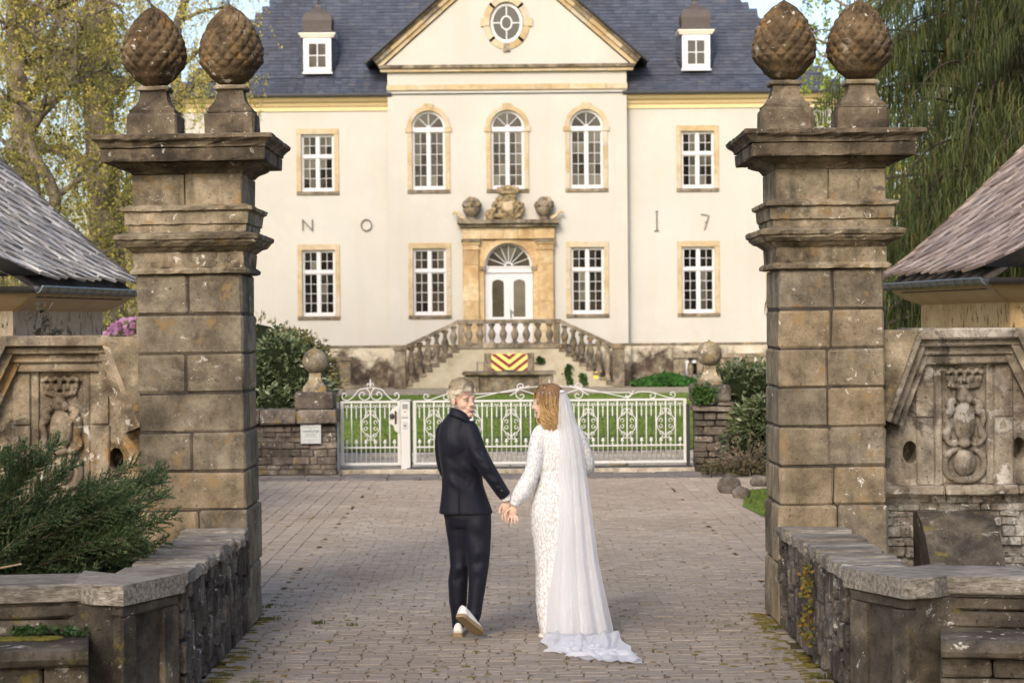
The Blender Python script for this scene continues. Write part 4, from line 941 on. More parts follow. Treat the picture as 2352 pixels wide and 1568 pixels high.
for sg in (-1, 1):
    X = lambda x: .56 + sg * x
    sub(gate, 'crest_scroll', crest([(X(0), 1.29), (X(.15), 1.27), (X(.42), 1.24), (X(.62), 1.19), (X(1.05), 1.165), (X(1.20), 1.165), (X(1.235), 1.13), (X(1.205), 1.095), (X(1.16), 1.105), (X(1.165), 1.14)]))
    sub(gate, 'crest_scroll', crest([(X(.02), 1.10), (X(.25), 1.16), (X(.47), 1.24), (X(.47), 1.30), (X(.42), 1.31), (X(.395), 1.275), (X(.43), 1.255), (X(.45), 1.275)]))
    sub(gate, 'crest_scroll', crest([(X(.30), 1.28), (X(.44), 1.235), (X(.505), 1.18), (X(.49), 1.11), (X(.43), 1.085), (X(.385), 1.12), (X(.41), 1.155), (X(.45), 1.135)]))
    sub(gate, 'crest_scroll', crest([(X(.40), 1.25), (X(.62), 1.21), (X(.95), 1.14), (X(1.2), 1.08)]))
    sub(gate, 'crest_scroll', crest([(X(1.12), 1.085), (X(1.22), 1.12), (X(1.36), 1.175), (X(1.52), 1.17), (X(1.60), 1.14), (X(1.595), 1.09), (X(1.545), 1.085), (X(1.525), 1.12), (X(1.555), 1.135)]))
    sub(gate, 'crest_scroll', crest([(X(1.58), 1.16), (X(1.72), 1.11), (X(1.83), 1.08), (X(1.895), 1.10), (X(1.90), 1.15), (X(1.86), 1.165), (X(1.83), 1.135), (X(1.86), 1.12)]))
    sub(gate, 'crest_leaf', crest([(X(1.22), 1.12), (X(1.26), 1.17), (X(1.285), 1.205)], .009, 8)); sub(gate, 'crest_leaf', crest([(X(.46), 1.22), (X(.55), 1.16), (X(.60), 1.13)], .009, 8))
sub(gate, 'crest_finial', lambda m: m.lathe([(.012, 1.10), (.012, 1.28), (.022, 1.30), (.01, 1.32), (.014, 1.335), (0, 1.39)], (.56, YG, 0), 8))
sub(gate, 'support_roller_foot', lambda m: m.ell((1.62, YG + .25, .09), (.16, .1, .07), 14, 8), 'flag')
m = MB(); m.box(2.625, 2.68, YG - .05, YG + .03, 0, .99); tag(m.build('gate_stop_post', M['darkmetal']), 'dark steel stop post at the right end of the sliding gate', 'post')
# low black wire fence on the lawn behind the gate
fen = thing('wire_fence', (.6, 35.8, 0), 'thin black wire border fence standing low on the lawn behind the gate', 'fence')
fw = MB(); YF = 35.6
for z in (.30, .645): fw.tube([(-.86, YF, z), (2.78, YF, z)], .006, 5)
fw.build('fence_rail', M['darkmetal'], fen, kind=None); vm = MB(); vm.tube([(0, 0, 0), (0, 0, .645)], .0045, 5); vme = vm.mesh('fence_wire', M['darkmetal'])
for k in range(36): place('fence_wire', vme, fen, (-.86 + k * .104, YF, 0))

# ================================================================== COURTYARD WALL AND PIERS
unit_stones = []
for k in range(12):
    q = random.Random(300 + k); m = MB(); m.cbox(-.5, .5, -.5, .5, -.5, .5, .09, .045, q); unit_stones.append(m)
stone_me = {}
def stone_piece(parent, mat, x0, x1, y0, y1, z0, z1, rg, name='stone'):
    k = rg.randrange(12)
    if (k, mat) not in stone_me: stone_me[k, mat] = unit_stones[k].mesh('stone', M[mat])
    return place(name, stone_me[k, mat], parent, ((x0 + x1) / 2, (y0 + y1) / 2, (z0 + z1) / 2), (rg.gauss(0, .02), rg.gauss(0, .028), rg.choice((0, math.pi)) + rg.gauss(0, .03)), (x1 - x0, y1 - y0, (z1 - z0) * rg.uniform(.88, 1.08)))
def rubble_face(parent, mat, x0, x1, y0, z0, z1, depth, hc, lc, seed, gap=.012, jut=.02):
    """courses of separate stones on a face towards -Y"""
    rg = random.Random(seed); z = z0
    while z < z1 - .02:
        h = min(hc * rg.uniform(.65, 1.4), z1 - z)
        if z1 - z - h < hc * .35: h = z1 - z
        x = x0
        while x < x1 - .01:
            w = lc * rg.uniform(.5, 1.6)
            if x1 - x - w < lc * .4: w = x1 - x
            stone_piece(parent, mat, x + gap / 2, x + w - gap / 2, y0 + rg.uniform(-jut, jut), y0 + depth, z + gap / 2, z + h - gap / 2, rg); x += w
        z += h
wl_l = thing('courtyard_wall', (-4.2, 31.5, 0), 'low dark rubble wall with parking sign left of the gate', 'wall')
m = MB(); m.box(-6.2, -2.66, 31.26, 31.75, 0, .82); m.build('core', M['core'], wl_l)
rubble_face(wl_l, 'pier', -5.2, -2.63, 31.24, 0, .76, .12, .085, .21, 41)
x = -5.4
for w in (.9, .75, .55, .60): m = MB(); m.cbox(x, x + w - .01, 31.12, 31.85, .76, .97, .02, .012, gs); m.build('coping_stone', M['pier'], wl_l); x += w
def ball_pier(x, label, base_z, wdt, parent_wall=None):
    t = thing('ball_finial', (x, 31.5, base_z), label, 'stone ball', 'stone balls on the courtyard piers')
    m = MB(); m.cbox(x - wdt / 2, x + wdt / 2, 31.2, 31.8, base_z, base_z + .255, .025, .01, gs); m.build('base_block', M['pier'], t)
    m = MB(); z = base_z + .256; m.sqloft([(.17, z), (.17, z + .06), (.165, z + .08), (.13, z + .12), (.10, z + .17), (.085, z + .23), (.09, z + .28)], x, 31.5, 5, .004, gs); m.build('neck', M['ball'], t)
    m = MB(); m.ell((x, 31.5, z + .455), (.192, .192, .19), 28, 18); m.build('ball', M['ball'], t, smooth=True)
    m = MB(); m.ell((x, 31.5, z + .65), (.02, .02, .02), 8, 5); m.build('iron_pin', M['iron'], t)
ball_pier(-2.955, 'lichen-spotted stone ball on the wall left of the gate', .972, .57)
pr = thing('gate_pier', (2.95, 31.5, 0), 'rough coursed stone pier at the right end of the white gate', 'pier')
m = MB(); m.box(2.73, 3.26, 31.3, 31.8, 0, .98); m.build('core', M['core'], pr)
rubble_face(pr, 'pier', 2.70, 3.30, 31.22, 0, .88, .16, .105, .26, 42, jut=.03); rubble_face(pr, 'pier', 2.68, 3.32, 31.16, .88, 1.03, .6, .14, .4, 43)
ball_pier(2.955, 'mossy stone ball on the pier right of the gate', 1.032, .58)

# parking sign
sg_ = thing('parking_sign', (-3.0, 31.1, .47), 'white parking sign with crest and green print on the rubble wall', 'sign')
SXC, SZ0, SZ1, SY = -3.0, .468, .898, 31.175
m = MB(); m.cbox(SXC - .152, SXC + .152, SY, SY + .012, SZ0, SZ1, .004); m.build('sign_plate', plain('white_enamel', (.46, .48, .48), .4, .4), sg_)
mg = plain('green_print', (.06, .11, .09), .5)
m = MB(); a, b_, c, d_ = SXC - .133, SXC + .133, SZ0 + .022, SZ1 - .022
for q in ((a, b_, c, c + .002), (a, b_, d_ - .002, d_), (a, a + .002, c + .002, d_ - .002), (b_ - .002, b_, c + .002, d_ - .002)): m.box(q[0], q[1], SY - .0015, SY - .0003, q[2], q[3])
m.build('border_line', mg, sg_)
def text(s_, x, z, size, name='lettering', y=SY - .001, parent=sg_, mat=mg, bold=0.0):
    cu = bpy.data.curves.new('t', 'FONT'); cu.body = s_; cu.size = size; cu.align_x = 'CENTER'; cu.align_y = 'CENTER'; cu.extrude = .0004; cu.offset = bold
    o = bpy.data.objects.new('t', cu); COL.objects.link(o); dg = bpy.context.evaluated_depsgraph_get(); me = bpy.data.meshes.new_from_object(o.evaluated_get(dg)); bpy.data.objects.remove(o)
    me.materials.clear(); me.materials.append(mat); return place(name, me, parent, (x, y, z), (R(90), 0, 0))
text('Gut Leye', SXC, .752, .030, bold=.0006); text('PARKPL\u00c4TZE', SXC, .650, .041, bold=.0012)
def fine_print(z, h, words):                                         # lines too small to read in the photograph: word-length strokes of print
    w = sum(words) + .007 * (len(words) - 1); x = SXC - w / 2; mb = MB()
    for q in words:
        k = max(2, int(q / .0075))
        for i in range(k): mb.box(x + q * i / k, x + q * (i + .62) / k, SY - .0012, SY - .0003, z - h / 2 * (.7 if i % 3 else 1), z + h / 2 * (.7 if (i + 1) % 2 else 1))
        x += q + .007
    mb.build('fine_print', mg, sg_, kind='stuff')
for z, h, words in ((.712, .011, (.06, .065, .035, .05)), (.686, .010, (.03,)), (.617, .011, (.05, .03, .07, .03)), (.594, .012, (.15,)), (.569, .010, (.035, .05, .02, .08)), (.525, .009, (.05, .06, .02, .075)), (.505, .006, (.09,))): fine_print(z, h, words)
m = MB()
m.prism([(SXC - .042, .872), (SXC - .040, .826), (SXC - .03, .812), (SXC - .024, .83), (SXC - .026, .852), (SXC - .02, .872)], SY - .0015, SY - .0003); m.prism([(SXC + .042, .872), (SXC + .040, .826), (SXC + .03, .812), (SXC + .024, .83), (SXC + .026, .852), (SXC + .02, .872)], SY - .0015, SY - .0003)
m.prism([(SXC - .022, .846), (SXC - .008, .854), (SXC, .876), (SXC + .008, .854), (SXC + .022, .846), (SXC + .014, .838), (SXC - .014, .838)], SY - .0018, SY - .0004); m.build('crest_print', mg, sg_)

# ================================================================== SHRUBS
def leaf_cloud(mb, n, surf, size, asp=2.4, seed=0, droop=.3, fold=.12):
    """n small leaf blades; surf() returns (point, outward normal)"""
    rg = random.Random(seed)
    for _ in range(n):
        p, nn = surf(rg); d = (nn + Vector((rg.gauss(0, .6), rg.gauss(0, .6), rg.gauss(0, .45) - droop * .3))).normalized()
        s = d.cross(Vector((rg.gauss(0, 1), rg.gauss(0, 1), rg.gauss(0, 1)))).normalized(); up = d.cross(s)
        L = size * rg.uniform(.6, 1.25); w = L / asp / 1.0
        mb.add([p, p + d * L * .45 + s * w * .5 + up * w * fold, p + d * L, p + d * L * .45 - s * w * .5 + up * w * fold], [(0, 1, 2, 3)])
def lumps(c, r, k, seed, rr=(.35, .6), zmin=-.9):
    """a shrub is a heap of overlapping lobes"""
    rg = random.Random(seed); out = []
    for _ in range(k):
        u = rg.uniform(0, 6.28); w = rg.uniform(zmin, 1); q = math.sqrt(max(0, 1 - w * w)); f = rg.uniform(.45, .75); s = rg.uniform(*rr)
        out.append((Vector((c[0] + r[0] * q * math.cos(u) * f, c[1] + r[1] * q * math.sin(u) * f, c[2] + r[2] * w * f)), Vector((r[0] * s, r[1] * s, r[2] * s))))
    return out
def shrub(name, label, c, r, n, mat, size, seed, asp=2.6, k=16, group='rhododendrons by the courtyard wall', zmin=-.9, floor=0.0):
    t = thing(name, (c[0], c[1], 0), label, 'shrub', group); L = lumps(c, r, k, seed, zmin=zmin)
    core = MB()
    for p, q in L: core.ell(p, tuple(q * .74), 10, 7)
    core.build('shade_core', M['core_green'], t, smooth=True, kind='stuff')  # solid dark filler; shade inside the shrub put into its colour
    def surf(rg):
        p, q = L[rg.randrange(len(L))]; u = rg.uniform(0, 6.28); w = rg.uniform(-.7, 1); s = math.sqrt(1 - w * w); nn = Vector((s * math.cos(u), s * math.sin(u), w)); f = rg.uniform(.74, 1.04)
        pt = Vector((p.x + q.x * nn.x * f, p.y + q.y * nn.y * f, max(floor + .02, p.z + q.z * nn.z * f))); return pt, nn
    m = MB(); leaf_cloud(m, n, surf, size, asp, seed); m.build('foliage', M[mat], t, kind='stuff')
    st = MB(); rg = random.Random(seed)
    for _ in range(5): st.tube(spline([(c[0] + rg.gauss(0, .06), c[1] + rg.gauss(0, .06), -.03), (c[0] + rg.gauss(0, r[0] * .3), c[1], c[2] * .6), (c[0] + rg.gauss(0, r[0] * .5), c[1], c[2] + r[2] * .4)], 6), [.03, .026, .02, .016, .012, .008], 5)
    st.build('stems', M['bark'], t); return t
shrub('rhododendron', 'rounded glossy rhododendron behind the sign wall, the lower and nearer of two', (-3.72, 33.0, .95), (.85, .8, .98), 11000, 'rhodo', .105, 11, k=22)
shrub('rhododendron', 'olive-brown rounded shrub rising behind the glossy rhododendron on the left', (-4.0, 35.2, 1.15), (1.12, .9, 1.12), 10000, 'rhodo2', .10, 12, k=22)
shrub('rhododendron', 'broad dark rhododendron behind the right gate pier', (4.35, 33.4, .95), (1.45, 1.0, .80), 11000, 'rhodo', .11, 13, k=24)
shrub('rhododendron', 'dark rhododendron standing in front of the right pier wall', (3.95, 31.0, .60), (.72, .7, .62), 7500, 'rhodo', .10, 14, k=18)
# withered hydrangea
hyd = thing('hydrangea', (3.35, 30.45, 0), 'withered hydrangea with dry beige flower heads at the foot of the right pier', 'shrub'); rg = random.Random(8)
st = MB(); hd = MB(); lf = MB()
for k in range(60):
    a = rg.uniform(0, 6.28); r_ = rg.random() ** .6 * .5; tip = Vector((3.4 + r_ * 1.15 * math.cos(a), 30.5 + r_ * .7 * math.sin(a), rg.uniform(.12, .52) * (1.15 - r_ * .7))); st.tube(spline([(3.4 + rg.gauss(0, .1), 30.5 + rg.gauss(0, .08), 0), tip * .5 + Vector((1.7, 15.25, .06)), tip], 5), .007, 4)
    if k < 30: leaf_cloud(hd, 26, lambda q, tip=tip: ((lambda v: (tip + v * .045, v))(Vector((q.gauss(0, 1), q.gauss(0, 1), q.gauss(0, 1))).normalized())), .03, 1.4, k)
for k in range(900):
    a = rg.uniform(0, 6.28); r_ = rg.random() ** .5 * .6; lf_p = Vector((3.42 + r_ * 1.2 * math.cos(a), 30.5 + r_ * .7 * math.sin(a), rg.uniform(.01, .22))); d = Vector((rg.gauss(0, 1), rg.gauss(0, 1), rg.gauss(0, .6))).normalized() * .05; s = d.orthogonal() * .35; lf.add([lf_p, lf_p + d * .5 + s, lf_p + d, lf_p + d * .5 - s], [(0, 1, 2, 3)])
st.build('stems', M['bark'], hyd, kind='stuff'); hd.build('flower_heads', M['dry'], hyd, kind='stuff'); lf.build('dry_leaves', leafmat('brown_ground_leaf', [(.06, .045, .02), (.10, .075, .035), (.05, .06, .02)], .8, .2), hyd, kind='stuff')
# ivy and ferns at the house
iv = thing('fern_clump', (C(5.6), 72.6, 0), 'bright green fern clump at the foot of the house right of the stairs', 'plant'); m = MB(); rg = random.Random(4)
for k in range(2600):
    a = rg.uniform(0, 6.28); r_ = rg.random() ** .5; p = Vector((C(5.45) + r_ * 1.2 * math.cos(a), 72.7 + r_ * .5 * math.sin(a), rg.uniform(.0, .5) * (1 - r_ * .8) + .02)); d = Vector((rg.gauss(0, 1), rg.gauss(0, .6), rg.gauss(.4, .5))).normalized() * .14; s = d.orthogonal() * .3; m.add([p, p + d * .5 + s, p + d, p + d * .5 - s], [(0, 1, 2, 3)])
m.build('fronds', leafmat('fern_frond', [(.03, .10, .02), (.05, .15, .03), (.08, .19, .04)], .6, .4), iv, kind='stuff')
for i, (xx, z0, z1, n, lab) in enumerate([(2.05, .1, .75, 260, 'dark ivy trail on the stair wall nearest the cellar door'), (2.55, .1, .45, 200, 'low ivy tuft on the stair wall beside the yellow notice'), (1.05, .85, 1.05, 120, 'small ivy tuft high on the stair wall right of the cellar door')]):
    iv = thing('ivy', (C(xx), YS, z0), lab, 'ivy', 'ivy on the staircase'); m = MB()
    for k in range(n):
        z = rg.uniform(z0, z1); p = Vector((C(xx) + rg.gauss(0, .05) + .04 * math.sin(z * 9), YS - .01 - rg.random() * .05, z)); d = Vector((rg.gauss(0, 1), rg.gauss(-.5, .3), rg.gauss(-.2, .8))).normalized() * .09; s = d.orthogonal() * .5; m.add([p, p + d * .5 + s, p + d, p + d * .5 - s], [(0, 1, 2, 3)])
    m.build('leaves', M['ivy'], iv, kind='stuff')
iv = thing('ivy', (2.9, 31.15, 1.1), 'small green ivy tuft growing from the right gate pier below the ball', 'ivy'); m = MB()
for k in range(500):
    p = Vector((2.82 + rg.gauss(0, .07), 31.16 - rg.random() * .06, 1.16 + rg.gauss(0, .06))); d = Vector((rg.gauss(0, 1), rg.gauss(-.5, .3), rg.gauss(-.2, .8))).normalized() * .05; s = d.orthogonal() * .5; m.add([p, p + d * .5 + s, p + d, p + d * .5 - s], [(0, 1, 2, 3)])
m.build('leaves', M['ivy'], iv, kind='stuff')
# boulders on the verge
def boulder(c, r, seed, label):
    m = MB(); m.ell((0, 0, 0), (1, 1, 1), 18, 12); q = random.Random(seed); off = Vector((q.uniform(0, 9), q.uniform(0, 9), 0))
    m.v = [tuple(Vector((c[0] + v[0] * r[0], c[1] + v[1] * r[1], c[2] + v[2] * r[2])) * 1.0 + Vector(v) * (.14 * min(r) * 2 * mnoise.noise(Vector(v) * 1.6 + off))) for v in m.v]
    o = m.build('boulder', M['roadstone'], None, smooth=True); tag(o, label, 'stone', 'boulders on the verge')
boulder((2.80, 27.2, .10), (.14, .13, .15), 1, 'taller pale-topped boulder at the edge of the paved yard on the right')
boulder((2.88, 26.5, .06), (.105, .10, .09), 2, 'small rounded boulder leaning against the pale-topped one')
boulder((3.34, 28.4, .06), (.13, .1, .09), 3, 'dark boulder on the grass close to the right gate pillar')
# ================================================================== GATE PILLARS
PX, PY = 2.33, 15.69                          # pillar centre (|x|), depth of the axis
def cone_mesh(seed):
    rg = random.Random(seed); nu, nv = 120, 66; prof = [(0, .045), (.04, .115), (.12, .176), (.25, .222), (.37, .235), (.5, .228), (.63, .203), (.75, .165), (.86, .112), (.94, .062), (1, .012)]
    off = Vector((rg.uniform(0, 20), rg.uniform(0, 20), 0)); ph = rg.random(); N = 15; rings = []
    for j in range(nv + 1):
        t = j / nv; r0 = interp(prof, t); ring = []; b = t * 6.2 + .10 * math.sin(t * 5)
        for i in range(nu):
            u = i / nu; a = u * N + ph; p, q = (a + b), (a - b); fp, fq = abs((p % 1) * 2 - 1), abs((q % 1) * 2 - 1)
            h = 1 - max(fp, fq); amp = .034 * min(1, max(0, (t - .16) / .12)) * (1 if t < .9 else max(.2, (1 - t) / .1))
            tip = ((1 - fp) * (1 - fq)) ** .5
            wear = .5 + .5 * mnoise.noise(Vector((math.cos(u * 6.28) * 2, math.sin(u * 6.28) * 2, t * 3)) + off)
            d = amp * (min(1, h * 1.5) ** .55 + .25 * tip * (b % 1)) * lerp(.55, 1.0, wear) + .005 * mnoise.noise(Vector((math.cos(u * 6.28) * 9, math.sin(u * 6.28) * 9, t * 14)) + off)
            rr = r0 + d - .019
            ring.append((max(.003, rr) * math.cos(u * 6.2832), max(.003, rr) * math.sin(u * 6.2832), t * .605))
        rings.append(ring)
    m = MB(); m.loft(rings); return m
def pillar(sg, label, seed):
    rg = random.Random(seed); cx = sg * PX; cy = PY; t = thing('gate_pillar', (cx, cy, 0), label, 'pillar', 'gate pillars')
    sh = lambda z: 0.0
    # ashlar courses
    zs = [0.0, .45, .884, 1.166, 1.452, 1.741, 2.024, 2.309, 2.605]; H = .39; D = lambda z: .012 * (1 - z / 2.6)
    c_ = MB(); c_.box(cx - .375, cx + .375, cy - .375, cy + .375, 0, 2.6); c_.build('core', M['core'], t)
    for k, (a, b_) in enumerate(zip(zs, zs[1:])):
        h = H + (.015 if k < 2 else 0) + rg.uniform(-.004, .004); split = (k % 2 == 1) if sg < 0 else True
        xm = rg.uniform(-.03, .05); g = .004
        fr = [(-h, xm), (xm, h)] if split else [(-h, h)]
        for x0, x1 in fr:
            m = MB(); m.cbox(cx + x0 + g, cx + x1 - g, cy - h, cy - .02, a + g, b_ - g, .016, .005, rg); m.build('ashlar_block', M['shaft'], t)
        m = MB(); ym = rg.uniform(.0, .08)
        m.cbox(cx - h + g, cx + h - g, cy - .012, cy + h, a + g, b_ - g, .016, .005, rg); m.build('ashlar_block', M['shaft'], t)
    # mouldings between shaft and neck
    def part(name, prof, mat='sand', j=.006): m = MB(); m.sqloft(prof, cx, cy, 20, j, rg); return m.build(name, M[mat], t)
    part('lower_fillet', [(.395, 2.607), (.425, 2.612), (.428, 2.635), (.402, 2.655)])
    part('frieze', [(.398, 2.656), (.402, 2.70), (.40, 2.765)])
    part('main_moulding', [(.40, 2.766), (.43, 2.785), (.445, 2.80), (.475, 2.81), (.50, 2.835), (.505, 2.85), (.52, 2.858), (.524, 2.885), (.515, 2.895), (.43, 2.91)])
    part('upper_base', [(.425, 2.911), (.43, 2.955), (.425, 2.965), (.445, 2.97), (.452, 3.055)])
    part('upper_fillet', [(.452, 3.056), (.478, 3.068), (.48, 3.092), (.44, 3.105), (.40, 3.115)])
    for x0, x1 in ((-.40, -.02), (-.016, .40)):
        m = MB(); m.cbox(cx + x0, cx + x1, cy - .40, cy + .40, 3.105, 3.335, .008, .004, rg); m.build('neck_block', M['sand'], t)
    part('cove', [(.40, 3.336), (.41, 3.35), (.43, 3.37), (.47, 3.385), (.50, 3.40), (.505, 3.415)], 'sanddark')
    part('fascia', [(.50, 3.416), (.586, 3.417), (.59, 3.43), (.59, 3.505), (.57, 3.51)], 'sanddark', .004)
    part('crown_moulding', [(.57, 3.511), (.598, 3.515), (.60, 3.53), (.612, 3.55), (.635, 3.565), (.648, 3.575), (.652, 3.60), (.64, 3.607), (.3, 3.62)], 'sanddark', .006)
    for i, fx in enumerate((-.283, .283)):
        x = cx + fx + rg.uniform(-.008, .008); y = cy + rg.uniform(-.01, .01)
        m = MB(); m.cbox(x - .188, x + .188, y - .188, y + .188, 3.612, 3.805, .018, .006, rg); fi = m.build('finial', M['sanddark'], t)
        m = MB(); m.sqloft([(.165, 3.806), (.168, 3.83), (.155, 3.838), (.13, 3.865), (.108, 3.90), (.096, 3.95), (.094, 3.975)], x, y, 5, .003, rg); m.build('finial_neck', M['sanddark'], fi)
        m = MB(); m.sqloft([(.105, 3.976), (.12, 3.984), (.122, 4.0), (.116, 4.008), (.10, 4.014)], x, y, 4, .003, rg); m.build('finial_plate', M['sand'], fi)
        cm = cone_mesh(seed * 10 + i); place('pine_cone', cm.mesh('pine_cone', M['cone'], True), fi, (x, y, 4.006), (0, 0, rg.random()), (1, 1, 1.02))
    return t
pL = pillar(-1, 'left sandstone gate pillar with plain broad courses, crowned by two stone pine cones', 51)
pR = pillar(1, 'right sandstone gate pillar with halved blocks in every course, crowned by two stone pine cones', 52)
pL.rotation_euler = (0, R(-.45), 0)           # the left pillar leans slightly outwards

# ================================================================== WING WALLS WITH CARVED ARMS
YP = 15.62                                    # face of the carved panels
def wing(sg, label, mat, seed):
    rg = random.Random(seed); t = thing('wing_wall', (sg * 3.4, YP, 0), label, 'wall', 'wing walls beside the gate pillars')
    X = lambda x: sg * x
    CXP = 3.36
    # lower rubble wall
    m = MB(); m.box(*sorted((X(2.74), X(5.6))), YP + .06, YP + .6, 0, .93); m.build('core', M['core'] if sg < 0 else M['white_rubble'], t)
    a, b_ = sorted((X(2.74), X(4.7))); rubble_face(t, 'rubble' if sg < 0 else 'white_rubble', a, b_, YP + .03, .0, .93, .12, .07, .13, seed + 1, gap=.004, jut=.03)
    xs = [2.73, 3.2, 3.75, 4.2, 4.7]
    for p, q in zip(xs, xs[1:]):
        m = MB(); a, b_ = sorted((X(p), X(q))); m.cbox(a + .003, b_ - .003, YP - .09, YP + .5, .925, 1.0, .014, .006, rg); m.build('ledge_stone', M[mat], t)
    # panel with two oval loopholes
    w = MB(); zt = 1.98; top = lambda x: zt if 3.05 <= x <= 3.68 else (lerp(1.45, zt, (x - 2.80) / .25) if x < 3.05 else lerp(zt, 1.45, (x - 3.68) / .27))
    ov = [(2.955, 1.245), (3.765, 1.265)]; hx, hz = .085, .12
    hl = [(c - hx, c + hx, z - hz, z + hz) for c, z in ov]
    xs = sorted({2.73, 3.05, 3.68, 3.95, 4.8, CXP - .21, CXP + .21} | {h[k] for h in hl for k in (0, 1)})
    for p, q in zip(xs, xs[1:]):
        mid = (p + q) / 2; h = [h for h in hl if h[0] < mid < h[1]]
        hi = lambda x: 1.45 if (x > 3.95 or x < 2.80) else top(min(max(x, 2.80), 3.95))
        ypl = YP + .03 if CXP - .21 < mid < CXP + .21 else YP
        segs = [(1.0, None)]
        if h: segs = [(1.0, h[0][2]), (h[0][3], None)]
        for z0, z1 in segs:
            w.add([(X(p), ypl, z0), (X(q), ypl, z0), (X(q), ypl, hi(q) if z1 is None else z1), (X(p), ypl, hi(p) if z1 is None else z1)], [(0, 1, 2, 3)])
    for c, z in ov:
        ellipse_fill(w, X(c), z, .055, .085, X(c) - hx, X(c) + hx, z - hz, z + hz, YP, n=24)
        rings = [[(X(c) + .055 * f * math.cos(k * .3927), YP + d, z + .085 * f * math.sin(k * .3927)) for k in range(16)] for d, f in ((0, 1), (.12, .95), (.22, .8))]
        w.loft(rings, cap=False); w.add(rings[-1], [tuple(range(16))])
    pnl = w.build('panel', M[mat], t)
    for x0, x1 in ((CXP - .36, CXP - .225), (CXP + .225, CXP + .36)):
        m = MB(); a, b_ = sorted((X(x0), X(x1))); m.cbox(a, b_, YP - .022, YP + .05, 1.0, 1.50, .008, .003, rg); m.cbox(a, b_, YP - .020, YP + .05, 1.505, 1.90, .008, .003, rg); m.build('pilaster_strip', M[mat], t)
    for x0, x1 in ((CXP - .215, CXP - .165), (CXP + .165, CXP + .215)):
        m = MB(); a, b_ = sorted((X(x0), X(x1))); m.cbox(a, b_, YP - .01, YP + .05, 1.0, 1.92, .008, .003, rg); m.build('moulded_frame', M[mat], t)
    # coping: horizontal crown and two steep flanks
    for nm, pr, z0, z1, e in (('crown_fillet', .07, 1.90, 1.965, .0), ('crown_fillet', .10, 1.966, 2.03, .02), ('crown_cove', .16, 2.031, 2.085, .05), ('crown_slab', .22, 2.086, 2.165, .075)):
        m = MB(); a, b_ = sorted((X(3.02 - e), X(3.71 + e))); m.cbox(a, b_, YP - pr, YP + .45, z0, z1, .01, .004, rg); m.build(nm, M[mat], t)
    for (p0, p1) in (((3.68, 2.10), (3.99, 1.47)), ((3.04, 2.10), (2.80, 1.47))):
        d = Vector((p1[0] - p0[0], p1[1] - p0[1])); d.normalize(); n = Vector((-d.y, d.x)) if p1[0] > p0[0] else Vector((d.y, -d.x)); n = n if n.x * (1 if p1[0] > p0[0] else -1) > 0 else -n
        for nm, pr, o0, o1 in (('flank_fillet', .08, -.09, -.03), ('flank_cove', .15, -.03, .03), ('flank_slab', .22, .03, .085)):
            P = [Vector(p0) + n * o0, Vector(p1) + n * o0, Vector(p1) + n * o1, Vector(p0) + n * o1]
            m = MB(); m.prism([(X(q.x), q.y) for q in P], YP - pr, YP + .45); m.build(nm, M[mat], t)
    m = MB(); m.prism([(X(2.70), 2.155), (X(2.98), 2.155), (X(2.72), 1.46), (X(2.70), 1.46)], YP - .235, YP + .5); m.build('spandrel_stone', M['sand'], t)
    m = MB(); m.cbox(*sorted((X(4.04), X(5.6))), YP - .06, YP + .5, 1.43, 1.55, .015, .006, rg); m.build('outer_coping', M[mat], t)
    # carved coat of arms
    c = MB(); y = YP + .0; cx = X(CXP)
    c.box(cx - .165, cx + .165, y + .015, y + .06, 1.01, 1.90)
    c.ell((cx, y, 1.47), (.085, .05, .15), 18, 12); c.ell((cx, y - .015, 1.47), (.062, .045, .118), 16, 10)         # shield
    c.ell((cx, y, 1.16), (.088, .045, .10), 16, 10); c.ell((cx, y - .012, 1.16), (.062, .04, .075), 14, 9)           # lower cartouche
    c.ell((cx - .01, y, 1.665), (.055, .055, .06), 12, 8); c.ell((cx + .035, y - .02, 1.64), (.03, .03, .035), 10, 7)   # helm
    for k in range(9):                                                                                               # coronet
        a = (k - 4) / 4; c.ell((cx + a * .105, y - .02 + .02 * abs(a), 1.725 + .015 * a * a), (.02, .026, .022), 8, 6); c.ell((cx + a * .122, y - .018 + .02 * abs(a), 1.785 + .012 * math.cos(k * 3.14)), (.017, .024, .038), 8, 6); c.ell((cx + a * .126, y - .018, 1.835 + .014 * (k % 2)), (.021, .022, .02), 8, 6)
    for s in (-1, 1):                                                                                                # mantling
        c.tube(spline([(cx + s * .07, y, 1.63), (cx + s * .115, y - .01, 1.60), (cx + s * .10, y - .02, 1.55), (cx + s * .14, y - .01, 1.50), (cx + s * .12, y, 1.42), (cx + s * .145, y - .01, 1.36), (cx + s * .11, y - .02, 1.31), (cx + s * .07, y - .02, 1.30), (cx + s * .08, y - .02, 1.335)], 30), [.03] * 8 + [.026] * 12 + [.02] * 10, 8)
        c.tube(spline([(cx + s * .05, y, 1.27), (cx + s * .11, y - .01, 1.24), (cx + s * .145, y, 1.16), (cx + s * .12, y, 1.07), (cx + s * .05, y - .01, 1.035), (cx, y - .015, 1.03)], 20), .024, 8)
        c.ell((cx + s * .13, y - .01, 1.53), (.03, .03, .035), 9, 6); c.ell((cx + s * .135, y - .01, 1.22), (.028, .03, .03), 9, 6); c.ell((cx + s * .12, y - .01, 1.38), (.024, .028, .04), 9, 6)
    c.ell((cx, y - .01, 1.31), (.05, .035, .035), 12, 8)
    me = remesh(c, .0065, 1); me.materials.append(M[mat]); place('coat_of_arms', me, t)
    return t
wing(-1, 'left wing wall with crowned carved coat of arms, half hidden by the juniper', 'panel', 61)
wr = wing(1, 'right wing wall with weathered white-flecked coat of arms above limewashed rubble', 'panelw', 62)
